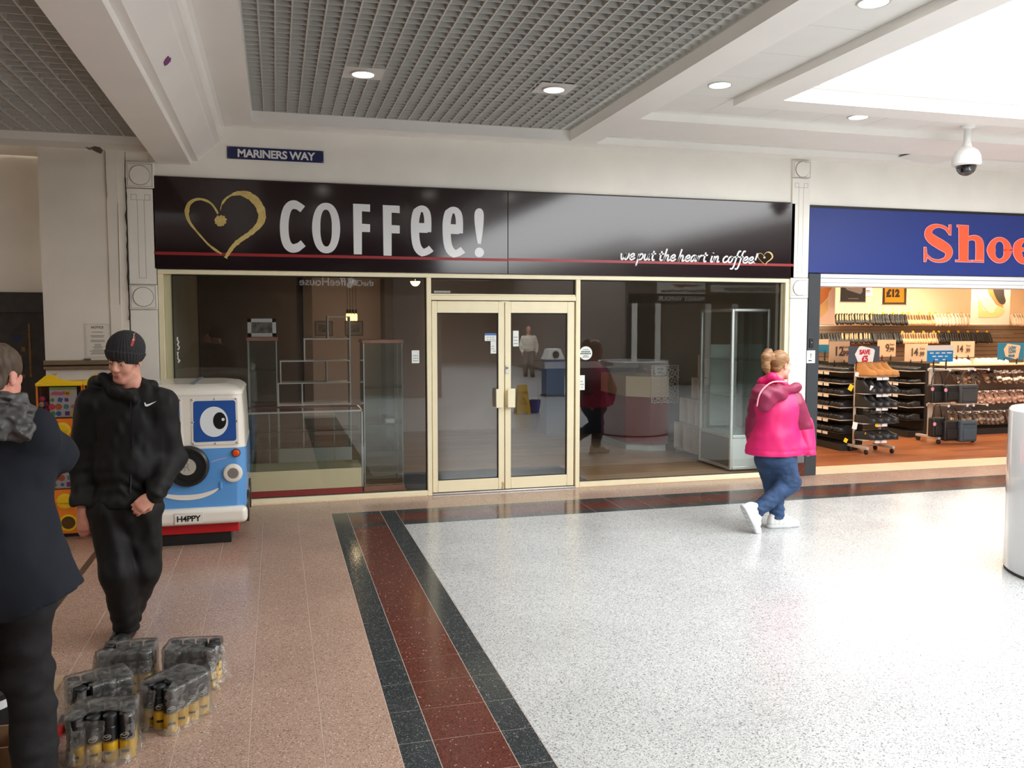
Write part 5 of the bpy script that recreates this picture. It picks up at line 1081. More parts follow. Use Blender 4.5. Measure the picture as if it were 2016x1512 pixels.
# ================================================================== TOY VENDING MACHINES
m_gy = mat('vending_yellow', lin((240, 200, 30)), .35); m_go = mat('vending_orange', lin((240, 132, 40)), .4); m_gb = mat('vending_brown_inside', lin((88, 50, 38)), .6); m_gc = glass('vending_clear', (.9, .88, .86), 1.6)
def vending(x0, label):
    W, Y0, Y1 = .372, -.95, -.56; x1 = x0 + W; t = thing('toy_vending_machine', label, 'vending machine', (x0 + W / 2, -.75, 0), 0, 'twin toy vending machines')
    MB().rbox(x0 - .002, x1 + .002, Y0 - .012, Y1, 1.342, 1.372, .006, 1).build('lid', m_gy, t)
    MB().prism(smoothp([(x0, 1.37), (x0 + .1, 1.44), (x0 + .19, 1.40), (x0 + .28, 1.378), (x1 - .02, 1.38), (x1, 1.37)], 4), lambda u, v, k: (u, k, v), Y0 + .02, Y0 + .06).build('crest', m_gy, t)
    MB().prism([(x0 + .004, 1.37), (x0 + .06, 1.43), (x0 + .09, 1.43), (x0 + .04, 1.37)], lambda u, v, k: (u, k, v), Y0 + .06, Y1).build('crest_side', mat('vending_ochre', lin((188, 160, 40)), .4), t)
    for (z0, z1) in ((1.06, 1.342), (.43, .70)):
        MB().box(x0 + .01, x1 - .01, Y0 + .12, Y1, z0, z1).build('inner_bin', m_gb, t)
        for bx in ((x0, x1, Y0, Y0 + .004), (x0, x0 + .004, Y0, Y1), (x1 - .004, x1, Y0, Y1)): MB().box(*bx, z0, z1).build('clear_panel', m_gc, t)
        MB().box(x0, x0 + .014, Y0, Y0 + .014, z0, z1).box(x1 - .014, x1, Y0, Y0 + .014, z0, z1).build('corner_post', m_go, t)
        cdp = MB().box(x0 + .105, x1 - .05, Y0 + .006, Y0 + .012, z0 + .008, z1 - .01).build('display_card', mat('card_white', lin((214, 214, 222)), .5), t)
        random.seed(int(z0 * 10)); cols = [(96, 160, 90), (60, 110, 190), (110, 60, 150), (230, 190, 60), (214, 80, 100), (200, 110, 70), (90, 160, 170), (196, 130, 120)]
        if z0 > 1:
            MB().box(x0 + .105, x1 - .05, Y0 + .004, Y0 + .006, z1 - .035, z1 - .01).build('card_header', mat('card_green', lin((140, 176, 110)), .5), cdp)
            MB().prism(smoothp([(x0 + .115, 1.268), (x0 + .14, 1.295), (x0 + .2, 1.29), (x0 + .225, 1.3), (x0 + .225, 1.268), (x0 + .17, 1.262)], 3, True), lambda u, v, k: (u, Y0 + .004 + k, v), 0, .002).build('title_print', mat('card_pink', lin((210, 110, 140)), .5), cdp)
            MB().lathe([(0, .002), (.024, .002), (.024, 0)], 18, RX(x0 + .25, Y0 + .006, 1.278)).build('price_roundel', mat('card_gold', lin((236, 180, 60)), .5), cdp); text_mb('£1', .026, lambda u, v, k: (x0 + .25 + u, Y0 + .0035 + k, 1.269 + v), .001, .001, 'CENTER').build('price_print', m_ebk, cdp)
        else: MB().box(x0 + .105, x1 - .05, Y0 + .004, Y0 + .006, z1 - .06, z1 - .01).build('card_header', mat('card_sky', lin((130, 180, 200)), .5), cdp)
        for k in range(11):
            cx, cz = x0 + .125 + (k % 4) * .056 + random.uniform(-.008, .008), z0 + .04 + (k // 4) * .06; r = random.uniform(.018, .03); sides = random.choice((4, 6, 12)); c = cols[k % 8]
            MB().prism([(cx + r * math.cos(2 * math.pi * j / sides + .4 * k), cz + r * math.sin(2 * math.pi * j / sides + .4 * k)) for j in range(sides)], lambda u, v, q: (u, Y0 + .004 + q, v), 0, .002).build('toy_print', mat('card_print_%d' % (k % 8), lin(c), .5), cdp)
        for k in range(7):
            me = MB(); me.smooth = True; r = .026; me.lathe([(r * math.cos(a), r * math.sin(a)) for a in [(-.5 + j / 6) * math.pi for j in range(7)]], 12, Matrix.Translation((x0 + .035 + (k % 2) * .04, Y0 + .035 + (k // 2) * .03 % .06, z0 + .03 + (k // 2) * .045))); me.build('toy_capsule', mat('capsule_%d' % (k % 3), lin([(214, 60, 120), (190, 170, 160), (120, 60, 90)][k % 3]), .2), t)
    for (z0, z1) in ((.705, 1.055), (0.03, .425)):
        pn = MB().rbox(x0, x1, Y0 - .004, Y1, z0, z1, .006, 1).build('coin_panel', m_go, t)
        cx = x0 + .2
        MB().lathe([(.07, 0), (.068, .02), (.05, .026), (0, .026)], 28, RX(cx, Y0, z1 - .1)).build('coin_mechanism', m_gy, pn); MB().rbox(cx - .05, cx + .05, Y0 - .05, Y0 - .024, z1 - .112, z1 - .088, .006, 2).build('turn_handle', m_gy, pn)
        MB().lathe([(.075, 0), (.075, .016), (.058, .018), (.056, .004)], 28, RX(cx + .02, Y0, z0 + .1)).build('chute_ring', m_gy, pn); MB().lathe([(.057, .006), (.03, .012), (0, .012)], 24, RX(cx + .02, Y0, z0 + .1)).build('chute_door', mat('smoked_chute_door', lin((92, 66, 30)), .15), pn)
    MB().box(x0 + .01, x1 - .01, Y0 + .01, Y1, 0, .03).build('foot', m_black, t)
    return t
vending(-2.024, 'yellow and orange toy vending machine left of its twin'); vending(-1.648, 'yellow and orange toy vending machine right of its twin, behind youth')

# ================================================================== WHITE DRUM
dr = thing('white_drum', 'large glossy white cylindrical drum at the right edge', 'drum', (5.88, -4.28, 0))
m_dw = mat('gloss_white_drum', lin((222, 224, 225)), .12, coat=.6)
mb = MB(); mb.smooth = True; mb.lathe([(.592, .02), (.6, .03), (.6, 1.23), (.594, 1.243)], 96); mb.build('shell', m_dw, dr, False)
MB().lathe([(0, 1.25), (.588, 1.25), (.594, 1.243)], 64).build('top', m_dw, dr, False); MB().lathe([(.593, 0), (.593, .02), (0, .02)], 64).build('foot_ring', mat('dark_gap', lin((60, 60, 60)), .7), dr, False)

# ================================================================== SHRINK-WRAPPED SPRAY CANS
def can_mat():
    m = bpy.data.materials.new('spray_can_print'); m.use_nodes = True; nt = m.node_tree; b = nt.nodes['Principled BSDF']; b.inputs['Roughness'].default_value = .28; b.inputs['Metallic'].default_value = .15
    N = nt.nodes.new; L = nt.links.new
    def math_(op, a, c=None):
        n = N('ShaderNodeMath'); n.operation = op
        for i, v in enumerate((a, c)):
            if v is None: continue
            if isinstance(v, (int, float)): n.inputs[i].default_value = v
            else: L(v, n.inputs[i])
        return n.outputs[0]
    tc = N('ShaderNodeTexCoord'); sp = N('ShaderNodeSeparateXYZ'); L(tc.outputs['Object'], sp.inputs[0])
    ang = math_('ARCTAN2', sp.outputs[1], sp.outputs[0]); saw = math_('PINGPONG', math_('MULTIPLY', ang, 1.6), .12)
    edge = math_('ADD', math_('MULTIPLY', saw, .12), .083); yel = math_('LESS_THAN', sp.outputs[2], edge)
    def mixc(f, a, c):
        n = N('ShaderNodeMix'); n.data_type = 'RGBA'; L(f, n.inputs[0])
        for i, v in ((6, a), (7, c)):
            if isinstance(v, tuple): n.inputs[i].default_value = (*v, 1)
            else: L(v, n.inputs[i])
        return n.outputs[2]
    base = mixc(yel, lin((24, 27, 32)), lin((226, 182, 44)))
    band = math_('MULTIPLY', math_('GREATER_THAN', sp.outputs[2], .038), math_('LESS_THAN', sp.outputs[2], .05)); nar = math_('LESS_THAN', math_('ABSOLUTE', ang), .55)
    base = mixc(math_('MULTIPLY', band, nar), base, lin((40, 34, 24)))
    back = math_('GREATER_THAN', math_('ABSOLUTE', ang), 2.25); mid = math_('LESS_THAN', sp.outputs[2], .142)
    base = mixc(math_('MULTIPLY', back, mid), base, lin((200, 202, 206)))
    L(base, b.inputs['Base Color']); return m
m_can = can_mat(); m_cap = mat('can_cap_black', lin((30, 32, 34)), .35); m_emb = mat('can_emblem', lin((200, 200, 190)), .4)
mb = MB(); mb.smooth = True; mb.lathe([(0, .0), (.028, 0), (.0305, .003), (.032, .008), (.032, .148), (.030, .156), (.024, .162)], 24); can_me = mb.mesh('spray_can', m_can)
mb = MB(); mb.smooth = True; mb.lathe([(.0265, .156), (.0285, .160), (.0285, .2), (.027, .204), (0, .205)], 24); cap_me = mb.mesh('cap', m_cap)
def cyl_wrap(u, v, t): a = u / .0325; return ((.0325 + t) * math.cos(a), (.0325 + t) * math.sin(a), v)
em = MB(); em.ribbon([(.019 * math.cos(2 * math.pi * k / 20), .114 + .011 * math.sin(2 * math.pi * k / 20) + .004 * math.cos(2 * math.pi * k / 20)) for k in range(20)], .0022, cyl_wrap, 0, .0006, True)
em.ribbon([(-.014, .113), (-.007, .118), (0, .113), (.007, .118), (.014, .117)], .004, cyl_wrap, 0, .0006); em_me = em.mesh('emblem', m_emb)
def film_mat():
    m = bpy.data.materials.new('shrink_film'); m.use_nodes = True; nt = m.node_tree; nt.nodes.clear(); N = nt.nodes.new; L = nt.links.new
    o = N('ShaderNodeOutputMaterial'); t = N('ShaderNodeBsdfTransparent'); t.inputs[0].default_value = (.93, .93, .92, 1); g = N('ShaderNodeBsdfGlossy'); g.inputs['Roughness'].default_value = .16
    d = N('ShaderNodeBsdfTranslucent'); d.inputs[0].default_value = (.8, .8, .77, 1); d2 = N('ShaderNodeBsdfDiffuse'); d2.inputs[0].default_value = (.78, .78, .75, 1)
    f = N('ShaderNodeLayerWeight'); f.inputs[0].default_value = .35; tc = N('ShaderNodeTexCoord'); n = N('ShaderNodeTexNoise'); n.inputs['Scale'].default_value = 14; n.inputs['Detail'].default_value = 5; n.inputs['Distortion'].default_value = 1.5; L(tc.outputs['Object'], n.inputs['Vector'])
    bp = N('ShaderNodeBump'); bp.inputs['Strength'].default_value = .9; bp.inputs['Distance'].default_value = .02; L(n.outputs[0], bp.inputs['Height']); L(bp.outputs[0], g.inputs['Normal'])
    m1 = N('ShaderNodeMixShader'); m1.inputs[0].default_value = .5; L(d.outputs[0], m1.inputs[1]); L(d2.outputs[0], m1.inputs[2])
    mr = N('ShaderNodeMapRange'); mr.inputs[1].default_value = .45; mr.inputs[2].default_value = .75; mr.inputs[3].default_value = .10; mr.inputs[4].default_value = .42; L(n.outputs[0], mr.inputs[0])
    m2 = N('ShaderNodeMixShader'); L(mr.outputs[0], m2.inputs[0]); L(t.outputs[0], m2.inputs[1]); L(m1.outputs[0], m2.inputs[2])
    ml = N('ShaderNodeMath'); ml.operation = 'MULTIPLY_ADD'; ml.inputs[1].default_value = .6; ml.inputs[2].default_value = .05; L(f.outputs['Fresnel'], ml.inputs[0])
    m3 = N('ShaderNodeMixShader'); L(ml.outputs[0], m3.inputs[0]); L(m2.outputs[0], m3.inputs[1]); L(g.outputs[0], m3.inputs[2]); L(m3.outputs[0], o.inputs[0]); return m
m_film = film_mat()
from mathutils import noise as mnoise
def can_pack(label, x, y, ang, seed, tear=None, faces=0.0):
    t = thing('spray_can_pack', label, 'can pack', (x, y, 0), ang, 'shrink-wrapped packs of spray cans'); rnd = random.Random(seed); p = .0655
    for i in range(4):
        for j in range(3):
            cx, cy = (i - 1.5) * p, (j - 1) * p
            c = simple('spray_can', can_me, t, (cx, cy, 0), (0, 0, math.radians(-90) - ang + faces + rnd.uniform(-.35, .35))); simple('cap', cap_me, c); simple('emblem', em_me, c)
    hx, hy = 2 * p + .002, 1.5 * p + .002; NU, NV = 72, 14; r = .03; per = []
    for (cx, cy, a0) in ((hx - r, hy - r, 0), (-hx + r, hy - r, 90), (-hx + r, -hy + r, 180), (hx - r, -hy + r, 270)):
        for k in range(9): a = R_(a0 + 90 * k / 8); per.append((cx + r * math.cos(a), cy + r * math.sin(a)))
    P2 = []; n = len(per)
    for i in range(n):
        a, b = per[i], per[(i + 1) % n]; d = math.dist(a, b); k = max(1, int(d / .013))
        for s in range(k): P2.append((a[0] + (b[0] - a[0]) * s / k, a[1] + (b[1] - a[1]) * s / k))
    n = len(P2); rows = []
    for v in range(NV + 1):
        z = .002 + .21 * v / NV; row = []
        for u, (a, b) in enumerate(P2):
            q = Vector((a * 9 + seed, b * 9, z * 9)); k = mnoise.noise(q) * .012 + mnoise.noise(q * 3) * .004; fl = (.035 * (1 - v / 3) if v < 3 else 0) * (mnoise.noise(Vector((a * 14, b * 14, seed))) + .4)
            sc2 = 1 + (abs(k) + .004 + max(0, fl)) / math.hypot(a, b) ; row.append((a * sc2, b * sc2, z + k * .3 + (.0 if v else -.001)))
        rows.append(row)
    V = [q for rw in rows for q in rw]; F = []
    for v in range(NV):
        for u in range(n):
            a = (u + .5) / n * 2 * math.pi
            if tear and abs(((a - tear[0] + math.pi) % (2 * math.pi)) - math.pi) < tear[1] * (.5 + .9 * abs(mnoise.noise(Vector((u * .3, v * .5, seed))))) and v >= tear[2]: continue
            F.append((v * n + u, v * n + (u + 1) % n, (v + 1) * n + (u + 1) % n, (v + 1) * n + u))
    o = len(V)
    for k in range(1, 6):
        s = 1 - k / 6
        for u, (a, b, z) in enumerate(rows[-1]): V.append((a * s, b * s, .209 + mnoise.noise(Vector((a * s * 30 + seed, b * s * 30, 0))) * .006))
    base = NV * n
    for k in range(5):
        c0 = base if k == 0 else o + (k - 1) * n; c1 = o + k * n
        for u in range(n):
            a = (u + .5) / n * 2 * math.pi
            if tear and abs(((a - tear[0] + math.pi) % (2 * math.pi)) - math.pi) < tear[1] * 1.1 * (.6 + .8 * abs(mnoise.noise(Vector((u * .3, k + 20, seed))))) and k < 4: continue
            F.append((c0 + u, c0 + (u + 1) % n, c1 + (u + 1) % n, c1 + u))
    F.append(tuple(o + 4 * n + u for u in range(n)))
    mb = MB(); mb.smooth = True; mb.add(V, F); mb.build('film_wrap', m_film, t, False)
    # loose crumpled flap of film
    if tear:
        fa0 = tear[0]; bx, by = hx * math.cos(fa0) * .9, hy * math.sin(fa0) * .9
        mb = MB(); mb.smooth = True
        mb.grid(lambda u, v: (bx + .07 * (u - .5) * 2 * -math.sin(fa0) + math.cos(fa0) * (.02 + .05 * v + .02 * mnoise.noise(Vector((u * 4, v * 4, seed)))), by + .07 * (u - .5) * 2 * math.cos(fa0) + math.sin(fa0) * (.02 + .05 * v + .02 * mnoise.noise(Vector((u * 4, v * 4, seed + 5)))), .2 - .17 * v + .03 * mnoise.noise(Vector((u * 5, v * 3, seed + 9)))), 12, 10)
        mb.build('film_flap', m_film, t, False)
    return t
can_pack('wrapped can pack nearest the viewer, torn open at the front', -.765, -5.2, R_(4), 3, (-1.9, .8, 4), .0)
can_pack('wrapped can pack whose yellow labels face the open floor', -.495, -4.93, R_(50), 7, (2.9, .5, 2), .35)
can_pack('torn can pack furthest right with film hanging off', -.455, -4.51, R_(-8), 9, (-.5, .7, 1), .7)
can_pack('wrapped can pack against the youth\'s feet', -.78, -4.46, R_(-3), 12, (2.6, .4, 6), .3)
can_pack('wrapped can pack in the middle of the left row', -.85, -4.83, R_(24), 15, (3.6, .5, 5), .2)
# carton and goods at the lower left corner
ct = thing('cardboard_tray', 'open cardboard tray at the lower left corner', 'box', (-1.19, -5.18, 0)); m_cb = mat('corrugated_cardboard', lin((150, 118, 84)), .8, var=.12, vscale=12)
for bx in ((-1.29, -1.09, -5.29, -5.28), (-1.29, -1.09, -5.07, -5.06), (-1.29, -1.28, -5.28, -5.07), (-1.10, -1.09, -5.28, -5.07)): MB().box(*bx, .004, .12).build('side', m_cb, ct)
MB().box(-1.29, -1.09, -5.29, -5.06, 0, .004).build('bottom', m_cb, ct)
tb = thing('white_tub', 'black and white round tub standing behind the cardboard tray', 'tub', (-1.29, -4.92, 0))
MB().lathe([(0, 0), (.085, 0), (.09, .05), (.09, .2), (.085, .21), (0, .21)], 28).build('body', mat('tub_white', lin((220, 222, 222)), .35), tb, False); MB().lathe([(.091, .05), (.091, .16)], 28, None, R_(-150), R_(-20)).build('label_band', m_black, tb, False)
MB().lathe([(.093, .2), (.093, .225), (0, .225)], 28).build('lid', m_black, tb, False)
wb = MB().rbox(-1.24, -1.125, -4.62, -4.27, 0, .02, .002, 1).build('wood_offcut', mat('pale_plywood', lin((178, 156, 126)), .7)); tag(wb, 'pale flat wooden offcut lying beside the left man', 'board')
rt = thing('red_tool', 'small red and black hand tool lying beside the can packs', 'tool', (-1.0, -5.02, 0))
MB().rbox(-1.03, -.985, -5.16, -4.9, 0, .035, .008, 2).build('handle', m_vr, rt); MB().rbox(-1.025, -.99, -4.9, -4.8, .004, .03, .004, 1).build('blade', m_black, rt)
# ================================================================== PEOPLE (surfaces grown from blended tapered volumes)
class Vol:
    def __init__(s, lo, hi, h):
        s.h = h; s.lo = np.array(lo, float); s.n = np.ceil((np.array(hi) - s.lo) / h).astype(int) + 1
        s.F = np.full(s.n, .3, np.float32); s.ax = [s.lo[i] + h * np.arange(s.n[i]) for i in range(3)]
    def _sub(s, lo, hi):
        a = np.clip(np.floor((np.array(lo) - s.lo) / s.h).astype(int), 0, s.n); b = np.clip(np.ceil((np.array(hi) - s.lo) / s.h).astype(int) + 1, 0, s.n)
        sl = tuple(slice(a[i], b[i]) for i in range(3)); X, Y, Z = np.meshgrid(*[s.ax[i][sl[i]].astype(np.float32) for i in range(3)], indexing='ij', sparse=True)
        return sl, X, Y, Z
    def _op(s, sl, d, k, sub):
        F = s.F[sl]
        if F.size == 0: return
        if sub: hh = np.maximum(k - np.abs(F + d), 0) / k; s.F[sl] = np.maximum(F, -d) + hh * hh * k * .25
        else: hh = np.maximum(k - np.abs(F - d), 0) / k; s.F[sl] = np.minimum(F, d) - hh * hh * k * .25
    def cap(s, a, b, ra, rb=None, k=.03, sub=False, flat=None):
        """tapered capsule; flat=(axis vector, factor) squashes it"""
        a, b = np.array(a, np.float32), np.array(b, np.float32); rb = ra if rb is None else rb; m = max(ra, rb) + k + .05
        sl, X, Y, Z = s._sub(np.minimum(a, b) - m, np.maximum(a, b) + m); ab = b - a; L = float(ab @ ab) + 1e-9
        px, py, pz = X - a[0], Y - a[1], Z - a[2]; t = np.clip((px * ab[0] + py * ab[1] + pz * ab[2]) / L, 0, 1)
        dx, dy, dz = px - t * ab[0], py - t * ab[1], pz - t * ab[2]
        if flat:
            ax = np.array(Vector(flat[0]).normalized()); q = dx * ax[0] + dy * ax[1] + dz * ax[2]; g = flat[1] - 1; dx, dy, dz = dx + q * g * ax[0], dy + q * g * ax[1], dz + q * g * ax[2]
        d = np.sqrt(dx * dx + dy * dy + dz * dz) - (ra + t * (rb - ra)); s._op(sl, d, k, sub); return s
    def ell(s, c, r, M=None, k=.03, sub=False, clip=None):
        """ellipsoid at c with radii r, optional rotation matrix M (local->world)"""
        c = np.array(c, np.float32); m = max(r) + k + .05; sl, X, Y, Z = s._sub(c - m, c + m); p = [X - c[0], Y - c[1], Z - c[2]]
        if M is not None: Rm = np.array(M.to_3x3()); p = [Rm[0, i] * p[0] + Rm[1, i] * p[1] + Rm[2, i] * p[2] for i in range(3)]
        k0 = np.sqrt(sum((p[i] / r[i]) ** 2 for i in range(3))) + 1e-6; k1 = np.sqrt(sum((p[i] / r[i] ** 2) ** 2 for i in range(3))) + 1e-6
        s._op(sl, k0 * (k0 - 1) / k1, k, sub); return s
    def below(s, pt, nrm):
        """cut away everything on the nrm side of a plane"""
        n = Vector(nrm).normalized(); X, Y, Z = np.meshgrid(*[a.astype(np.float32) for a in s.ax], indexing='ij', sparse=True)
        s.F = np.maximum(s.F, (X - pt[0]) * n[0] + (Y - pt[1]) * n[1] + (Z - pt[2]) * n[2]); return s
    def noise(s, amp, cell, seed, warp=None):
        rg = np.random.RandomState(seed); Ws = []; dims = []
        for i in range(3):
            c = cell[i]; u = (s.ax[i] - s.lo[i]) / c; k = int(u[-1]) + 2; W = np.zeros((len(u), k), np.float32); j = u.astype(int); t = u - j; t = t * t * (3 - 2 * t)
            W[np.arange(len(u)), j] = 1 - t; W[np.arange(len(u)), j + 1] = t; Ws.append(W); dims.append(k)
        Lt = rg.uniform(-1, 1, dims).astype(np.float32)
        A = np.tensordot(Ws[0], Lt, (1, 0)); A = np.tensordot(A, Ws[1], (1, 1)); A = np.tensordot(A, Ws[2], (1, 1))
        s.F += amp * A; return s
    def fold(s, amp, fn):
        X, Y, Z = np.meshgrid(*[a.astype(np.float32) for a in s.ax], indexing='ij', sparse=True); s.F = s.F + amp * fn(X, Y, Z).astype(np.float32); return s
    def mesh(s, name, m):
        F = s.F; F[0], F[-1] = .1, .1; F[:, 0], F[:, -1] = .1, .1; F[:, :, 0], F[:, :, -1] = .1, .1
        S = F < 0; nx, ny, nz = F.shape
        c = np.zeros((nx - 1, ny - 1, nz - 1), np.uint8)
        for i in (0, 1):
            for j in (0, 1):
                for k in (0, 1): c += S[i:nx - 1 + i, j:ny - 1 + j, k:nz - 1 + k]
        act = np.argwhere((c > 0) & (c < 8)); idx = np.full(c.shape, -1, np.int32); idx[tuple(act.T)] = np.arange(len(act))
        acc = np.zeros((len(act), 3)); cnt = np.zeros(len(act)); co = [(i, j, k) for i in (0, 1) for j in (0, 1) for k in (0, 1)]
        for a in co:
            for ax in range(3):
                if a[ax]: continue
                b = list(a); b[ax] = 1
                fa = F[act[:, 0] + a[0], act[:, 1] + a[1], act[:, 2] + a[2]]; fb = F[act[:, 0] + b[0], act[:, 1] + b[1], act[:, 2] + b[2]]
                m_ = (fa < 0) != (fb < 0); t = np.where(m_, fa / np.where(m_, fa - fb, 1), 0); p = np.tile(np.array(a, float), (len(act), 1)); p[:, ax] = t
                acc[m_] += p[m_]; cnt[m_] += 1
        V = s.lo + s.h * (act + acc / cnt[:, None]); Q = []
        for ax in range(3):
            o1, o2 = (ax + 1) % 3, (ax + 2) % 3
            sa = [slice(0, None)] * 3; sb = [slice(0, None)] * 3; sa[ax] = slice(0, -1); sb[ax] = slice(1, None)
            e = np.argwhere(S[tuple(sa)] != S[tuple(sb)])
            e = e[(e[:, o1] > 0) & (e[:, o2] > 0) & (e[:, o1] < F.shape[o1] - 1) & (e[:, o2] < F.shape[o2] - 1)]
            def cell(d1, d2):
                q = e.copy(); q[:, o1] -= d1; q[:, o2] -= d2; return idx[tuple(q.T)]
            q = np.stack([cell(1, 1), cell(0, 1), cell(0, 0), cell(1, 0)], 1); fl = S[tuple(e.T)]
            q[~fl] = q[~fl][:, ::-1]; Q.append(q)
        Q = np.concatenate(Q); me = bpy.data.meshes.new(name); me.vertices.add(len(V)); me.vertices.foreach_set('co', V.astype(np.float32).ravel())
        me.loops.add(len(Q) * 4); me.loops.foreach_set('vertex_index', Q.astype(np.int32).ravel()); me.polygons.add(len(Q))
        me.polygons.foreach_set('loop_start', np.arange(0, len(Q) * 4, 4, dtype=np.int32)); me.polygons.foreach_set('loop_total', np.full(len(Q), 4, np.int32)); me.polygons.foreach_set('use_smooth', np.ones(len(Q), bool))
        me.update(calc_edges=True); me.validate(); me.materials.append(m); return me
    def build(s, name, m, parent, smooth=2):
        me = s.mesh(name, m)
        if smooth:
            bm = bmesh.new(); bm.from_mesh(me)
            for _ in range(smooth): bmesh.ops.smooth_vert(bm, verts=bm.verts[:], factor=.5, use_axis_x=True, use_axis_y=True, use_axis_z=True)
            bm.to_mesh(me); bm.free()
            me.polygons.foreach_set('use_smooth', np.ones(len(me.polygons), bool))
        me.transform(parent_matrix(parent).inverted()); o = bpy.data.objects.new(name, me); col.objects.link(o); o.parent = parent; return o
def head_matrix(c, yaw, pitch, roll=0.0):
    """head frame: face looks along local -y; yaw turns it about z, pitch nods it down"""
    return Matrix.Translation(c) @ Matrix.Rotation(yaw, 4, 'Z') @ Matrix.Rotation(pitch, 4, 'X') @ Matrix.Rotation(roll, 4, 'Y')
def add_head(S, M, sc=1.0, neck_to=None, chubby=0.0):
    P_ = lambda x, y, z: (M @ Vector((x * sc, y * sc, z * sc)))[:]; E = lambda c, r, **k: S.ell(P_(*c), [a * sc for a in r], M, **k)
    E((0, .018, .045), (.073, .09, .084), k=.03); E((0, -.03, -.035), (.056 + chubby, .060, .074), k=.035); E((0, -.066, -.1), (.027 + chubby, .025, .022), k=.03)
    for s in (-1, 1):
        E((s * .036, -.052, -.03), (.024 + chubby, .024, .03), k=.02); S.cap(P_(s * .045, -.01, -.075), P_(s * .018, -.06, -.105), .018 * sc + chubby, .016 * sc, .025)
        E((s * .033, -.093, .003), (.017, .012, .011), k=.012, sub=True); E((s * .032, -.077, .002), (.014, .012, .012), k=.006)
        E((s * .012, -.098, -.035), (.009, .009, .007), k=.008)
        Me = M @ Matrix.Rotation(s * .35, 4, 'Z'); S.ell(P_(s * .078, .016, -.004), [.0085 * sc, .019 * sc, .033 * sc], Me, k=.008); S.ell(P_(s * .086, .012, .0), [.006 * sc, .010 * sc, .02 * sc], Me, k=.004, sub=True)
    E((0, -.075, .024), (.05, .015, .012), k=.02); S.cap(P_(0, -.082, .018), P_(0, -.108, -.028), .0075 * sc, .0125 * sc, .014)
    E((0, -.088, -.061), (.023, .009, .006), k=.008); E((0, -.087, -.073), (.02, .0095, .007), k=.008); S.cap(P_(-.023, -.097, -.0665), P_(.023, -.097, -.0665), .0022 * sc, None, .004, True)
    nk = neck_to if neck_to is not None else P_(0, .045, -.2)
    S.cap(P_(0, .03, -.05), nk, .053 * sc + chubby, .058 * sc + chubby, .03)
def eyes(M, sc, par, iris, brow):
    P_ = lambda x, y, z: (M @ Vector((x * sc, y * sc, z * sc)))
    for s in (-1, 1):
        mb = MB(); mb.smooth = True; mb.lathe([(.0088 * sc * math.cos(a), .0088 * sc * math.sin(a)) for a in [(-.5 + j / 8) * math.pi for j in range(9)]], 14, Matrix.Translation(P_(s * .032, -.0805, .0015)) @ M.to_3x3().to_4x4()); e = mb.build('eye', mat('eye_white_wet', lin((214, 208, 200)), .15), par)
        mb = MB(); mb.smooth = True; mb.lathe([(.0042 * sc, 0), (.0034 * sc, .0014 * sc), (0, .002 * sc)], 12, Matrix.Translation(P_(s * .032, -.0884, .0002)) @ M.to_3x3().to_4x4() @ Matrix.Rotation(math.pi / 2, 4, 'X')); mb.build('iris', iris, e)
        mb = MB(); mb.tube([P_(s * .016, -.0915, .021), P_(s * .032, -.0925, .0265), P_(s * .05, -.081, .022)], [.003 * sc, .0036 * sc, .002 * sc], 6); mb.build('eyebrow', brow, par)
def add_hand(S, w, M, curl=(.35, .5, .4), spread=.06, thumb=(.5, .6), side=1, sc=1.0):
    """hand from wrist w; M columns: x = thumb side, y = along fingers, z = back of hand"""
    R3 = M.to_3x3(); w = Vector(w); L = lambda x, y, z: (w + R3 @ Vector((x * side * sc, y * sc, z * sc)))
    S.ell(L(0, .05, 0)[:], [.041 * sc, .05 * sc, .0165 * sc], M, k=.015); S.cap(L(0, -.02, 0)[:], L(0, .03, 0)[:], .026 * sc, .028 * sc, .02, flat=(R3.col[2][:], 1.35))
    for i, (x, ln, r) in enumerate(((.029, .068, .0088), (.0098, .076, .0092), (-.0095, .071, .0088), (-.0275, .056, .0078))):
        p = L(x, .085 - abs(x) * .15, 0); S.cap(L(x * .6, .045, 0)[:], p[:], .0105 * sc, .0105 * sc, .012); a = 0.0; sp = x / .03 * spread
        for k in range(3):
            a += curl[k] * (1 + .12 * i); seg = ln * (.46, .30, .24)[k] * sc
            d = R3 @ Vector((side * sp, math.cos(a), -math.sin(a))); q = p + d.normalized() * seg; S.cap(p[:], q[:], r * sc * (1, .94, .86)[k], r * sc * (.95, .87, .76)[k], .006); p = q
    p = L(.026, .018, -.008); d = R3 @ Vector((side * math.sin(thumb[0]), math.cos(thumb[0]), -.35)); q = p + d.normalized() * .042 * sc; S.cap(p[:], q[:], .0135 * sc, .0115 * sc, .012)
    d = R3 @ Vector((side * math.sin(thumb[0] - thumb[1]), math.cos(thumb[0] - thumb[1]), -.35)); q2 = q + d.normalized() * .032 * sc; S.cap(q[:], q2[:], .011 * sc, .0095 * sc, .006)
    d = R3 @ Vector((side * math.sin(thumb[0] - thumb[1] * 1.5), math.cos(thumb[0] - thumb[1] * 1.5), -.3)); q3 = q2 + d.normalized() * .024 * sc; S.cap(q2[:], q3[:], .0098 * sc, .008 * sc, .005)
def frame(y, z):
    y = Vector(y).normalized(); z = Vector(z); z = (z - y * z.dot(y)).normalized(); x = y.cross(z); return Matrix((x, y, z)).transposed().to_4x4()
from mathutils.bvhtree import BVHTree
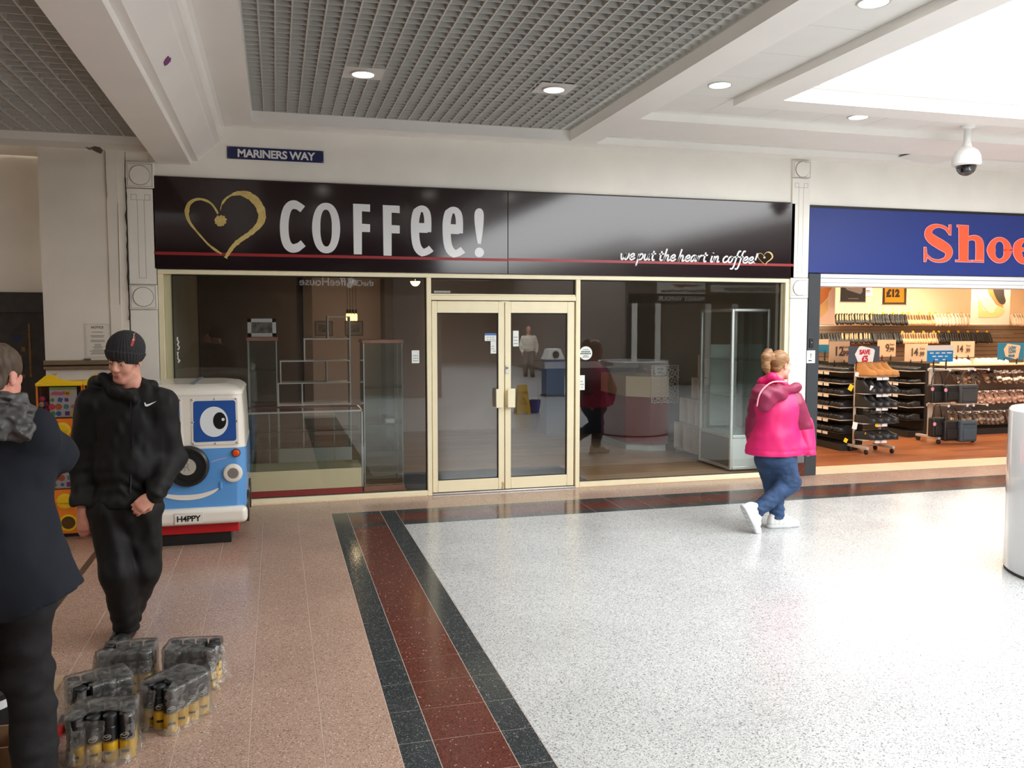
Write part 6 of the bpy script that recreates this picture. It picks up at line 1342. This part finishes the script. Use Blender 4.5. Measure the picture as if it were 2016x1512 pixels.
def decal(nm, polys, target, m, par, off=.0035):
    """print lying on a garment: outline points dropped onto its surface"""
    me = target.data; mw = parent_matrix(target.parent) @ Matrix.LocRotScale(target.location, target.rotation_euler, target.scale); bv = BVHTree.FromPolygons([mw @ v.co for v in me.vertices], [p.vertices[:] for p in me.polygons])
    mb = MB()
    for pts in polys:
        q = []
        for (u, v) in pts:
            d = (_fw + _rt * ((u - 1008) / FPX) - _up * ((v - 756) / FPX)).normalized(); h = bv.ray_cast(CAM, d)
            if h[0] is None: return
            q.append(h[0] + h[1] * off)
        n = len(q); tri = tessellate_polygon([[Vector((u, v, 0)) for u, v in pts]]); b = [p - (p - CAM).normalized() * -.004 for p in q]
        mb.add([p[:] for p in q] + [p[:] for p in b], [tuple(t) for t in tri] + [(i, (i + 1) % n, n + (i + 1) % n, n + i) for i in range(n)])
    return mb.build(nm, m, par)
m_skin = mat('skin_fair', lin((214, 160, 138)), .5, var=.12, vscale=14, c2=lin((196, 128, 110)), sss=.08); m_skin2 = mat('skin_fair_rosy', lin((222, 164, 144)), .5, var=.15, vscale=16, c2=lin((206, 132, 116)), sss=.08)
m_lip = mat('lips', lin((178, 104, 94)), .45)
def leg(S, a, b, c, r, k=.05): S.cap(a, b, r[0], r[1], k); S.cap(b, c, r[1], r[2], k)
V3 = lambda p: tuple(p)
# ------------------------------------------------------------------ youth in the beanie
def youth():
    yy = -3.82; Q = lambda px, py, d=0.0: Vector(at(px, py, y=yy + d))
    t = thing('person', 'young person in black tracksuit and ribbed beanie, hands by hips', 'person', (-.9, yy, 0))
    hc = Q(246, 708, -.03); M = head_matrix(hc, R_(-24), R_(14), R_(7)); nb = Q(263, 772, .02)
    sR, eR, wR = Q(186, 796, .03), Q(160, 905, .06), Q(163, 1008, -.02); sL, eL, wL = Q(314, 796, .02), Q(337, 905, .05), Q(305, 972, -.16)
    hipR, hipL = Q(216, 1000, 0), Q(282, 1000, .02); kR, kL = Q(232, 1128, -.06), Q(283, 1120, .04); aR, aL = Q(250, 1240, .03), Q(250, 1228, .17)
    pel = (hipR + hipL) / 2; ch = Q(250, 840, .03)
    S = Vol((-1.35, -4.2, 0), (-.45, -3.45, 1.86), .0048)
    add_head(S, M, 1.03, nb[:])
    S.ell(ch[:], [.16, .11, .2], k=.06); S.ell(((ch + pel) / 2)[:], [.14, .1, .16], k=.06); S.ell(pel[:], [.15, .11, .13], k=.06)
    for a, b, c in ((sR, eR, wR), (sL, eL, wL)): S.cap(nb[:], a[:], .055, .06, .05); S.cap(a[:], b[:], .05, .042, .03); S.cap(b[:], c[:], .042, .027, .03)
    for a, b, c in ((hipR, kR, aR), (hipL, kL, aL)): leg(S, a[:], b[:], c[:], (.08, .055, .04))
    hd = Q(166, 1054, -.03) - wR; add_hand(S, wR + hd.normalized() * .015, frame(hd, (-.35, -.9, .1)), (.3, .45, .3), .04, (.35, .4), 1, 1.0)
    hd = Q(266, 1004, -.2) - wL; add_hand(S, wL + hd.normalized() * .02, frame(hd, (.25, -.95, .25)), (.45, .75, .5), .03, (.55, .75), -1, 1.05)
    S.build('body', m_skin, t)
    eyes(M, 1.03, t, mat('iris_dark', lin((50, 44, 40)), .2), mat('brow_dark', lin((70, 52, 42)), .8))
    P_ = lambda x, y, z: (M @ Vector((x * 1.03, y * 1.03, z * 1.03)))
    mb = MB(); mb.tube([P_(-.024, -.0895, -.064), P_(-.01, -.0975, -.0635), P_(0, -.099, -.065), P_(.01, -.0975, -.0635), P_(.026, -.088, -.062)], [.0018, .0038, .004, .0038, .0016], 6); mb.tube([P_(-.02, -.0905, -.069), P_(0, -.0985, -.0715), P_(.021, -.09, -.068)], [.002, .0048, .002], 6); mb.build('lips', m_lip, t)
    # jacket
    mj = mat('black_shell_fabric', lin((13, 14, 15)), .62, bump=.12, bscale=500, spec=.3)
    J = Vol((-1.4, -4.25, .6), (-.4, -3.4, 1.68), .0065)
    J.ell((ch + Vector((0, 0, .02)))[:], [.205, .145, .23], k=.08); J.ell(((ch + pel) / 2 + Vector((0, 0, .0)))[:], [.195, .145, .2], k=.08); J.ell((pel + Vector((0, 0, .05)))[:], [.198, .15, .1], k=.06)
    for a, b, c in ((sR, eR, wR), (sL, eL, wL)):
        J.cap((nb + Vector((0, 0, -.04)))[:], a[:], .085, .09, .06); J.cap(a[:], b[:], .092, .078, .05); J.cap(b[:], c[:], .078, .056, .04); d = (c - b).normalized(); J.cap((c - d * .06)[:], (c - d * .05)[:], .07, .07, .02)
    J.cap((nb + Vector((0, .02, -.03)))[:], (nb + Vector((0, .015, .015)))[:], .088, .082, .03)
    for (a, b, r) in (((205, 745, -.02), (228, 770, -.1), .03), ((228, 770, -.1), (262, 785, -.12), .024), ((188, 752, .06), (205, 745, -.02), .035), ((188, 752, .06), (230, 745, .12), .04), ((230, 745, .12), (300, 760, .1), .035), ((300, 760, .1), (288, 776, -.04), .026)): J.cap(Q(*a)[:], Q(*b)[:], r, r, .035)
    J.cap((nb + Vector((-.02, -.03, .06)))[:], (nb + Vector((.005, .02, -.02)))[:], .066, .07, .015, True); J.below((0, 0, at(240, 990, y=yy).z), (0, 0, -1))
    J.noise(.009, (.1, .1, .17), 1).noise(.006, (.035, .035, .07), 2)
    J.fold(.0045, lambda X, Y, Z: np.sin(52 * (.5 * Z + .8 * np.abs(X + .88) + .12 * np.sin(11 * Z + 5 * X))) * np.clip((1.2 - Z) * 3, 0, 1))
    jk = J.build('jacket', mj, t)
    # trousers
    T = Vol((-1.35, -4.2, .03), (-.45, -3.4, 1.02), .0065)
    T.ell(pel[:], [.185, .14, .13], k=.07); leg(T, (hipR + Vector((0, 0, -.02)))[:], kR[:], aR[:], (.112, .093, .07), .05); leg(T, (hipL + Vector((0, 0, -.02)))[:], kL[:], aL[:], (.112, .092, .07), .05)
    T.noise(.008, (.09, .09, .2), 4).noise(.004, (.04, .04, .06), 5); T.fold(.004, lambda X, Y, Z: np.sin(85 * (Z - .5 * X)) * np.clip((.3 - Z) * 5, 0, 1)); T.fold(.005, lambda X, Y, Z: np.sin(60 * (X + .25 * Z)) * np.clip((Z - .3) * 4, 0, 1)); T.below((0, 0, .075), (0, 0, -1))
    tr = T.build('trousers', mj, t)
    for a, nm in ((aR, 0), (aL, 1)):
        s_ = Vol((a.x - .2, a.y - .3, -.01), (a.x + .2, a.y + .15, .16), .006); s_.cap((a.x, a.y + .05, .05), (a.x - .02, a.y - .1, .035), .045, .04, .03); s_.cap((a.x - .02, a.y - .1, .03), (a.x - .04, a.y - .17, .026), .042, .034, .03); s_.ell((a.x, a.y + .03, .08), (.045, .05, .05)); s_.below((0, 0, 0), (0, 0, -1)); s_.build('shoe', mat('black_trainer', lin((26, 26, 27)), .5), t)
    # beanie
    B = Vol((hc.x - .17, hc.y - .17, hc.z - .12), (hc.x + .17, hc.y + .17, hc.z + .22), .0042); mb_ = mat('charcoal_rib_knit', lin((42, 42, 44)), .9, bump=.3, bscale=350)
    B.ell((M @ Vector((0, .016, .062)))[:], [.1, .116, .106], M, k=.02); Mi = M.inverted()
    pl = M @ Vector((0, -.09, .016)); nr = M.to_3x3() @ Vector((0, -.30, -1)); B.below(pl[:], nr[:])
    def rib(X, Y, Z):
        lx = Mi[0][0] * X + Mi[0][1] * Y + Mi[0][2] * Z + Mi[0][3]; ly = Mi[1][0] * X + Mi[1][1] * Y + Mi[1][2] * Z + Mi[1][3]; lz = Mi[2][0] * X + Mi[2][1] * Y + Mi[2][2] * Z + Mi[2][3]
        r = np.sqrt(lx * lx + (ly - .016) ** 2); band = np.clip(((.078 - .3 * (ly + .09)) - lz) / .004, 0, 1)
        return np.cos(40 * np.arctan2(lx, ly - .016)) * np.clip(r / .05, 0, 1) * -.0022 - band * .007 + .0008 * np.sin(lz * 700)
    B.fold(1.0, rib); bn_ = B.build('beanie', mb_, t, 1)
    m_rl = mat('red_label', lin((158, 44, 42)), .6)
    lb = decal('beanie_label', [[(263.5, 655), (266.5, 656), (265.5, 668), (261, 682.5), (256, 681), (260, 668)]], bn_, m_rl, t)
    if lb: decal('label_print', [[(262.6 - k * .45, 658 + k * 2.7), (264.6 - k * .45, 658.4 + k * 2.7), (264.2 - k * .45, 660 + k * 2.7), (262.2 - k * .45, 659.6 + k * 2.7)] for k in range(5)], bn_, mat('label_white_print', lin((226, 220, 214)), .6), lb, .005)
    ms = mat('white_logo_print', lin((232, 233, 234)), .5)
    sw1 = [(0, 3), (.6, 7), (2.2, 9.6), (5.5, 10.2), (11, 8), (24.5, -.2), (10, 5), (5, 6), (2.8, 4.8), (2.2, 2)]
    decal('chest_logo', [[(284 + a, 790 + b) for a, b in sw1]], jk, ms, jk); decal('thigh_logo', [[(302 + a * .74, 1053 + b * 1.05) for a, b in sw1]], tr, ms, tr)
    z_ = [Q(257, 786, -.25), Q(258, 870, -.25), Q(256, 985, -.25)]
    decal('front_zip', [[(256, 776), (259, 776), (260, 880), (258, 975), (255.5, 975), (257.5, 880)]], jk, mat('zip_black', lin((10, 10, 11)), .3), jk, .002)
    return t
youth()
# ------------------------------------------------------------------ man with his back to the viewer
def left_man():
    yy = -5.42; Q = lambda px, py, d=0.0: Vector(at(px, py, y=yy + d))
    t = thing('person', 'person seen from behind in navy coat with crumpled grey hood', 'person', (-1.15, yy, 0))
    hc = Q(-4, 745, .06); M = head_matrix(hc, R_(158), R_(16)); nb = Q(2, 815, .0)
    sR, eR, wR = Q(62, 850, .02), Q(108, 895, .16), Q(70, 950, .34); sL, eL, wL = Q(-90, 850, .02), Q(-150, 930, .1), Q(-120, 1000, .3)
    hipR, hipL = Q(48, 1150, .02), Q(-50, 1150, .02); kR, kL = Q(55, 1330, .06), Q(-70, 1330, .06); aR, aL = Q(72, 1500, .0), Q(-90, 1500, .02); pel = (hipR + hipL) / 2; ch = Q(0, 930, .06)
    S = Vol((-1.85, -5.8, 0), (-.75, -4.8, 1.82), .0065); add_head(S, M, 1.0, nb[:])
    S.ell(ch[:], [.165, .11, .2], k=.06); S.ell(((ch + pel) / 2)[:], [.15, .11, .2], k=.06); S.ell(pel[:], [.16, .12, .13], k=.06)
    for a, b, c in ((sR, eR, wR), (sL, eL, wL)): S.cap(nb[:], a[:], .055, .06, .05); S.cap(a[:], b[:], .05, .042, .03); S.cap(b[:], c[:], .042, .028, .03); d = (c - b).normalized(); add_hand(S, c + d * .01, frame(d, (0, .2, 1)), (.3, .4, .3), .04, (.4, .4), 1 if c is wL else -1)
    for a, b, c in ((hipR, kR, aR), (hipL, kL, aL)): leg(S, a[:], b[:], c[:], (.085, .06, .045))
    S.build('body', m_skin2, t)
    H = Vol((hc.x - .16, hc.y - .16, hc.z - .16), (hc.x + .16, hc.y + .16, hc.z + .16), .0042); E = lambda c, r, **k: H.ell((M @ Vector(c))[:], list(r), M, **k)
    E((0, .022, .052), (.083, .099, .09), k=.02); E((0, .055, -.03), (.066, .05, .06), k=.03); E((0, -.085, -.06), (.075, .06, .12), k=.02, sub=True)
    for s in (-1, 1): E((s * .085, -.004, -.02), (.022, .03, .045), k=.012, sub=True)
    H.noise(.005, (.016, .016, .06), 8); Mi = M.inverted(); H.fold(.0008, lambda X, Y, Z: np.sin(300 * (X + .2 * Z)) + np.sin(260 * (Y - .2 * Z))); H.build('hair', mat('brown_hair', lin((84, 66, 50)), .6, var=.35, vscale=40, stretch=(3, 3, .6)), t, 1)
    mc = mat('navy_wool_coat', lin((31, 35, 43)), .85, bump=.15, bscale=400, spec=.2)
    hem = at(120, 1172, y=yy).z
    J = Vol((-2.0, -5.95, hem - .05), (-.6, -4.7, 1.6), .0075)
    J.ell((ch + Vector((0, 0, .03)))[:], [.205, .15, .22], k=.08); J.ell(((ch + pel) / 2)[:], [.21, .16, .22], k=.1); J.ell((pel + Vector((0, 0, .02)))[:], [.22, .17, .14], k=.1)
    J.cap(((ch + pel) / 2)[:], Q(78, 1190, .0)[:], .15, .185, .1); J.cap(((ch + pel) / 2)[:], Q(-60, 1190, .0)[:], .15, .17, .1)
    for a, b, c in ((sR, eR, wR), (sL, eL, wL)): J.cap((nb + Vector((0, 0, -.05)))[:], a[:], .085, .085, .06); J.cap(a[:], b[:], .088, .078, .04); J.cap(b[:], c[:], .076, .058, .04)
    pt = Q(165, 1145); p2 = Q(0, 1215); J.below(((pt + p2) / 2)[:], (-(pt.z - p2.z) * .9, 0, -(pt.x - p2.x) * -1 * -1)) if False else J.below((pt.x, yy, pt.z - .01), (.35, 0, -1))
    J.noise(.012, (.14, .14, .2), 21).noise(.005, (.05, .05, .06), 22); J.build('coat', mc, t)
    D = Vol((nb.x - .32, yy - .28, nb.z - .16), (nb.x + .32, yy + .3, nb.z + .14), .0052)
    for (a, b, r) in (((-50, 815, -.02), (-10, 845, -.13), .05), ((-10, 845, -.13), (28, 842, -.12), .05), ((28, 842, -.12), (46, 808, -.03), .036), ((-50, 800, .02), (0, 800, -.08), .05), ((0, 800, -.08), (38, 795, -.04), .04), ((-20, 825, -.12), (30, 815, -.11), .045)): D.cap(Q(*a)[:], Q(*b)[:], r, r, .03)
    D.noise(.022, (.045, .045, .03), 31).noise(.012, (.022, .022, .018), 32); D.fold(.004, lambda X, Y, Z: np.abs(np.sin(38 * (X + 1.4 * Z) + 9 * Y)) * -2 + 1); D.build('hood', mat('crumpled_grey_nylon', lin((74, 74, 74)), .45, bump=.1, bscale=200), t)
    mt2 = mat('charcoal_trouser_cloth', lin((32, 32, 34)), .8, bump=.15, bscale=300, spec=.25); T = Vol((-1.85, -5.85, .02), (-.7, -5.0, hem + .25), .0075)
    T.ell(pel[:], [.17, .13, .13], k=.07); leg(T, hipR[:], kR[:], (aR + Vector((0, 0, -.03)))[:], (.112, .093, .08), .05); leg(T, hipL[:], kL[:], aL[:], (.112, .093, .08), .05)
    T.noise(.012, (.12, .12, .07), 41).noise(.006, (.05, .05, .03), 42); T.fold(.006, lambda X, Y, Z: np.sin(46 * (Z - .8 * X)) * np.clip((.75 - Z) * 3, 0, 1) * np.clip((Z - .2) * 4, 0, 1)); T.below((0, 0, .04), (0, 0, -1)); T.build('trousers', mt2, t)
    for a in (aR, aL):
        s_ = Vol((a.x - .15, a.y - .2, -.01), (a.x + .15, a.y + .35, .16), .007); s_.cap((a.x, a.y - .04, .05), (a.x, a.y + .12, .035), .045, .042, .03); s_.cap((a.x, a.y + .1, .032), (a.x, a.y + .2, .028), .042, .034, .03); s_.ell((a.x, a.y, .08), (.045, .05, .05)); s_.below((0, 0, 0), (0, 0, -1)); s_.build('shoe', MATS['black_trainer'], t)
left_man()
# ------------------------------------------------------------------ woman in pink
def woman():
    yy = -2.3; Q = lambda px, py, d=0.0: Vector(at(px, py, y=yy + d))
    t = thing('person', 'woman walking right in a pink hooded jacket, jeans and white trainers', 'person', (4.47, yy, 0))
    hc = Q(1537, 720, 0); M = head_matrix(hc, R_(105), R_(4)); nb = Q(1522, 765, .02)
    sR, eR, wR = Q(1562, 795, -.04), Q(1580, 845, -.03), Q(1590, 893, -.1); sL, eL, wL = Q(1496, 795, .05), Q(1487, 850, .12), Q(1492, 895, .16)
    hipR, hipL = Q(1542, 905, -.06), Q(1512, 905, .06); kR, aR = Q(1556, 950, -.1), Q(1497, 1000, -.12); kL, aL = Q(1524, 960, .06), Q(1530, 1016, .0); pel = (hipR + hipL) / 2; ch = Q(1528, 815, 0)
    S = Vol((4.0, -2.75, 0), (5.15, -1.85, 1.72), .0055); add_head(S, M, .98, nb[:], .006)
    S.ell(ch[:], [.15, .12, .18], k=.05); S.ell(((ch + pel) / 2)[:], [.14, .11, .17], k=.05); S.ell(pel[:], [.13, .1, .1], k=.05)
    for a, b, c in ((sR, eR, wR), (sL, eL, wL)): S.cap(nb[:], a[:], .055, .06, .05); S.cap(a[:], b[:], .055, .045, .03); S.cap(b[:], c[:], .045, .028, .03); d = (c - b).normalized(); add_hand(S, c - d * .1, frame(d, (.2, -.9, 0)), (.6, .9, .6), .02, (.4, .5), 1 if c is wR else -1, .85)
    leg(S, hipR[:], kR[:], aR[:], (.075, .055, .04)); leg(S, hipL[:], kL[:], aL[:], (.075, .055, .04)); S.build('body', m_skin2, t)
    eyes(M, .98, t, mat('iris_blue', lin((70, 90, 110)), .2), mat('brow_blonde', lin((150, 112, 76)), .8))
    mh = mat('strawberry_blonde_hair', lin((166, 124, 80)), .5, var=.4, vscale=22, c2=lin((108, 74, 46)), stretch=(.6, .6, 4))
    H = Vol((hc.x - .26, hc.y - .18, hc.z - .22), (hc.x + .18, hc.y + .18, hc.z + .16), .0045); E = lambda c, r, **k: H.ell((M @ Vector(c))[:], list(r), M, **k)
    E((0, .024, .052), (.083, .098, .09), k=.02); E((0, .06, -.025), (.064, .045, .05), k=.03); E((0, -.092, -.045), (.08, .062, .115), k=.02, sub=True)
    for s in (-1, 1): E((s * .088, .006, -.012), (.028, .03, .042), k=.012, sub=True)
    pt0 = M @ Vector((0, .118, .055)); pts = [pt0, Q(1513, 693, -.02), Q(1508, 703, -.03), Q(1508, 722, -.03), Q(1513, 741, -.02)]
    for i, r in enumerate((.022, .034, .042, .036)): H.cap(pts[i][:], pts[i + 1][:], r, (.034, .042, .036, .014)[i], .02)
    H.noise(.003, (.06, .03, .03), 58).fold(.0005, lambda X, Y, Z: np.sin(330 * (Z + .25 * X)) + np.sin(240 * (Z + .35 * X + .2 * Y))); H.build('hair', mh, t, 1)
    mp = mat('hot_pink_shell', lin((214, 24, 104)), .5, bump=.1, bscale=300); mm = mat('maroon_shell', lin((132, 22, 66)), .5, bump=.1, bscale=300)
    hem = at(1530, 894, y=yy).z
    J = Vol((3.95, -2.85, hem - .04), (5.2, -1.8, 1.5), .0065)
    J.ell((ch + Vector((0, 0, .02)))[:], [.215, .18, .2], k=.08); J.ell(((ch + pel) / 2 + Vector((-.01, 0, 0)))[:], [.23, .19, .2], k=.08); J.ell((pel + Vector((-.005, 0, .06)))[:], [.24, .2, .14], k=.08); J.cap((nb + Vector((0, 0, -.08)))[:], (nb + Vector((0, 0, -.03)))[:], .12, .09, .06)
    J.cap((nb + Vector((0, 0, -.05)))[:], sL[:], .085, .09, .06); J.cap((nb + Vector((0, 0, -.05)))[:], sR[:], .085, .085, .06); J.cap(Q(1488, 885, .06)[:], Q(1566, 885, -.06)[:], .09, .1, .08)
    d = (wR - eR).normalized(); J.cap((eR - Vector((0, 0, -.05)))[:], wR[:], .09, .076, .014); J.cap(eL[:], wL[:], .09, .075, .03)
    J.noise(.006, (.1, .1, .2), 51).noise(.003, (.05, .05, .05), 52); J.fold(.0045, lambda X, Y, Z: np.sin(42 * (X + .3 * Z + .3 * Y)) * np.clip((1.2 - Z) * 2, 0, 1)); J.fold(.004, lambda X, Y, Z: np.exp(-((Z - hem - .05) / .012) ** 2)); J.below((4.5, yy, hem), (0, 0, -1)); J.build('jacket', mp, t)
    K = Vol((3.95, -2.85, .8), (5.2, -1.8, 1.46), .0065); K.cap(sR[:], (eR + Vector((0, 0, .0)))[:], .108, .099, .05); K.noise(.009, (.06, .06, .05), 55); K.build('sleeve_panel', mm, t)
    K = Vol((3.95, -2.85, .8), (5.2, -1.8, 1.46), .0065); K.cap(sL[:], eL[:], .105, .098, .05); K.noise(.009, (.06, .06, .05), 56); K.build('sleeve_panel', mm, t)
    D = Vol((nb.x - .4, yy - .42, nb.z - .36), (nb.x + .4, yy + .35, nb.z + .18), .006)
    D.ell(Q(1518, 775, -.13)[:], [.17, .085, .075], Matrix.Rotation(.1, 4, 'Y'), k=.04); D.ell(Q(1507, 790, -.15)[:], [.085, .06, .095], Matrix.Rotation(-.35, 4, 'Y'), k=.05); D.cap(Q(1530, 768, -.13)[:], Q(1568, 764, -.05)[:], .05, .04, .05); D.cap(Q(1493, 772, -.08)[:], Q(1500, 762, .08)[:], .06, .05, .05); D.cap(Q(1568, 764, -.05)[:], Q(1566, 762, .06)[:], .038, .034, .04)
    D.ell(Q(1522, 757, -.06)[:], [.1, .07, .045], k=.03, sub=True)
    D.noise(.006, (.07, .07, .06), 61); D.fold(.004, lambda X, Y, Z: np.sin(55 * (Z + .6 * X))); D.build('hood', mm, t)
    C_ = Vol((nb.x - .3, yy - .3, nb.z - .2), (nb.x + .3, yy + .3, nb.z + .16), .006); C_.cap(Q(1500, 752, .02)[:], Q(1520, 742, -.05)[:], .045, .04, .04); C_.cap(Q(1520, 742, -.05)[:], Q(1545, 757, -.07)[:], .035, .03, .03); C_.noise(.008, (.05, .05, .04), 63); C_.build('hood_lining', mp, t)
    mb = MB(); mb.tube(smooth3([Q(1548, 752, -.17), Q(1522, 752, -.19), Q(1504, 764, -.2), Q(1494, 780, -.22), Q(1490, 800, -.21)]), .007, 8); mb.build('piping', mat('pale_pink_piping', lin((236, 150, 158)), .5), t)
    md = mat('blue_denim', lin((46, 74, 112)), .8, var=.35, vscale=7, c2=lin((30, 50, 82)), bump=.2, bscale=500); T = Vol((3.95, -2.8, .02), (5.15, -1.85, hem + .16), .0065)
    T.ell((pel + Vector((0, 0, .02)))[:], [.19, .16, .13], k=.07); leg(T, hipR[:], kR[:], (aR + Vector((-.015, 0, -.01)))[:], (.118, .088, .066), .05); leg(T, hipL[:], kL[:], aL[:], (.118, .085, .066), .05); T.noise(.006, (.07, .07, .05), 71).noise(.004, (.03, .03, .02), 72); T.fold(.004, lambda X, Y, Z: np.sin(110 * (Z + .3 * X)) * np.clip((.34 - Z) * 6, 0, 1)); T.below((0, 0, .085), (0, 0, -1)); T.build('jeans', md, t)
    mw_ = mat('white_mesh_trainer', lin((232, 232, 230)), .55, bump=.15, bscale=200)
    def trainer(a, d, up):
        d = Vector(d).normalized(); up = Vector(up); up = (up - d * up.dot(d)).normalized(); L = lambda x, z: a + d * x + up * z; c = L(.05, -.03)
        s_ = Vol((c.x - .24, c.y - .16, -.005), (c.x + .24, c.y + .16, c.z + .24), .0055)
        s_.cap(L(-.05, -.06)[:], L(.1, -.072)[:], .045, .042, .03); s_.cap(L(.08, -.074)[:], L(.185, -.082)[:], .043, .034, .03); s_.cap(L(-.03, -.02)[:], L(.03, -.03)[:], .048, .046, .03); s_.cap(L(0, .01)[:], L(.1, -.05)[:], .04, .034, .03); s_.cap(L(-.055, -.1)[:], L(.17, -.1)[:], .03, .028, .012)
        s_.below(L(0, -.118)[:], (-up)[:]); s_.fold(.002, lambda X, Y, Z: np.sin(150 * (X * d.x + Z * d.z))); tr_ = s_.build('trainer', mw_, t)
        b_ = Vol((c.x - .26, c.y - .18, -.005), (c.x + .26, c.y + .18, c.z + .24), .0055); b_.cap(L(-.06, -.1)[:], L(.08, -.1)[:], .047, .05, .02); b_.cap(L(.08, -.1)[:], L(.19, -.098)[:], .05, .034, .02); b_.below(L(0, -.118)[:], (-up)[:]); b_.below(L(0, -.086)[:], up[:]); b_.build('sole', mat('trainer_sole_grey', lin((198, 200, 202)), .6), t)
        sd = d.cross(up); mb = MB()
        for k in range(4): q = L(.035 + .02 * k, .018 - .016 * k); mb.tube([q - sd * .03 - up * .012, q + up * .006, q + sd * .03 - up * .012], .004, 5)
        mb.build('laces', mat('lace_white', lin((214, 214, 212)), .7), t)
    trainer(Vector((aL.x, aL.y, .118)), (1, -.1, 0), (0, 0, 1)); trainer(aR + Vector((-.04, 0, -.01)), (.42, -.1, -.86), (.86, 0, .42))
def smooth3(P, k=4):
    out = []; n = len(P)
    for i in range(n - 1):
        q = [P[min(max(i + j - 1, 0), n - 1)] for j in range(4)]
        for s in range(k): u = s / k; out.append(q[1] + (q[2] - q[0]) * (u / 2) + (q[0] * 2 - q[1] * 5 + q[2] * 4 - q[3]) * (u * u / 2) + (q[1] * 3 - q[0] - q[2] * 3 + q[3]) * (u ** 3 / 2))
    return out + [P[-1]]
woman()
# ------------------------------------------------------------------ shopper mirrored in the right-hand door
def shopper():
    x, y = 8.45, -19.3; t = thing('person', 'shopper in white puffer jacket walking in the mall behind the viewer', 'person', (x, y, 0)); M = head_matrix(Vector((x, y, 1.62)), R_(180), .1)
    S = Vol((x - .45, y - .35, 0), (x + .45, y + .35, 1.8), .014); add_head(S, M, 1.0, (x, y, 1.4)); S.ell((x, y, 1.2), [.18, .12, .26], k=.06)
    for s in (-1, 1): S.cap((x + s * .2, y, 1.36), (x + s * .26, y + .02, 1.08), .05, .04); S.cap((x + s * .26, y + .02, 1.08), (x + s * .25, y + .08, .86), .04, .03); add_hand(S, (x + s * .25, y + .09, .84), frame((0, .15, -1), (s, 0, 0)), side=s); S.cap((x + s * .1, y, .95), (x + s * .1, y + s * .1, .06), .08, .05)
    S.build('body', m_skin, t)
    J = Vol((x - .5, y - .35, .7), (x + .5, y + .35, 1.5), .014); J.ell((x, y, 1.2), [.25, .18, .27], k=.06); J.ell((x, y, 1.0), [.24, .18, .17], k=.06)
    for s in (-1, 1): J.cap((x + s * .2, y, 1.36), (x + s * .28, y + .02, 1.08), .09, .085); J.cap((x + s * .28, y + .02, 1.08), (x + s * .26, y + .08, .88), .08, .065)
    J.fold(.012, lambda X, Y, Z: np.abs(np.sin(38 * Z))); J.below((x, y, .84), (0, 0, -1)); J.build('puffer_jacket', m_wsh, t)
    T = Vol((x - .3, y - .3, .04), (x + .3, y + .3, 1.0), .014)
    for s in (-1, 1): T.cap((x + s * .09, y, .92), (x + s * .1, y + s * .1, .1), .11, .08)
    T.build('trousers', mat('taupe_trousers', lin((110, 100, 90)), .8), t)
    for s in (-1, 1): MB().rbox(x + s * .1 - .05, x + s * .1 + .05, y + s * .1 - .08, y + s * .1 + .18, 0, .1, .03, 3).build('shoe', m_sk, t)
shopper()
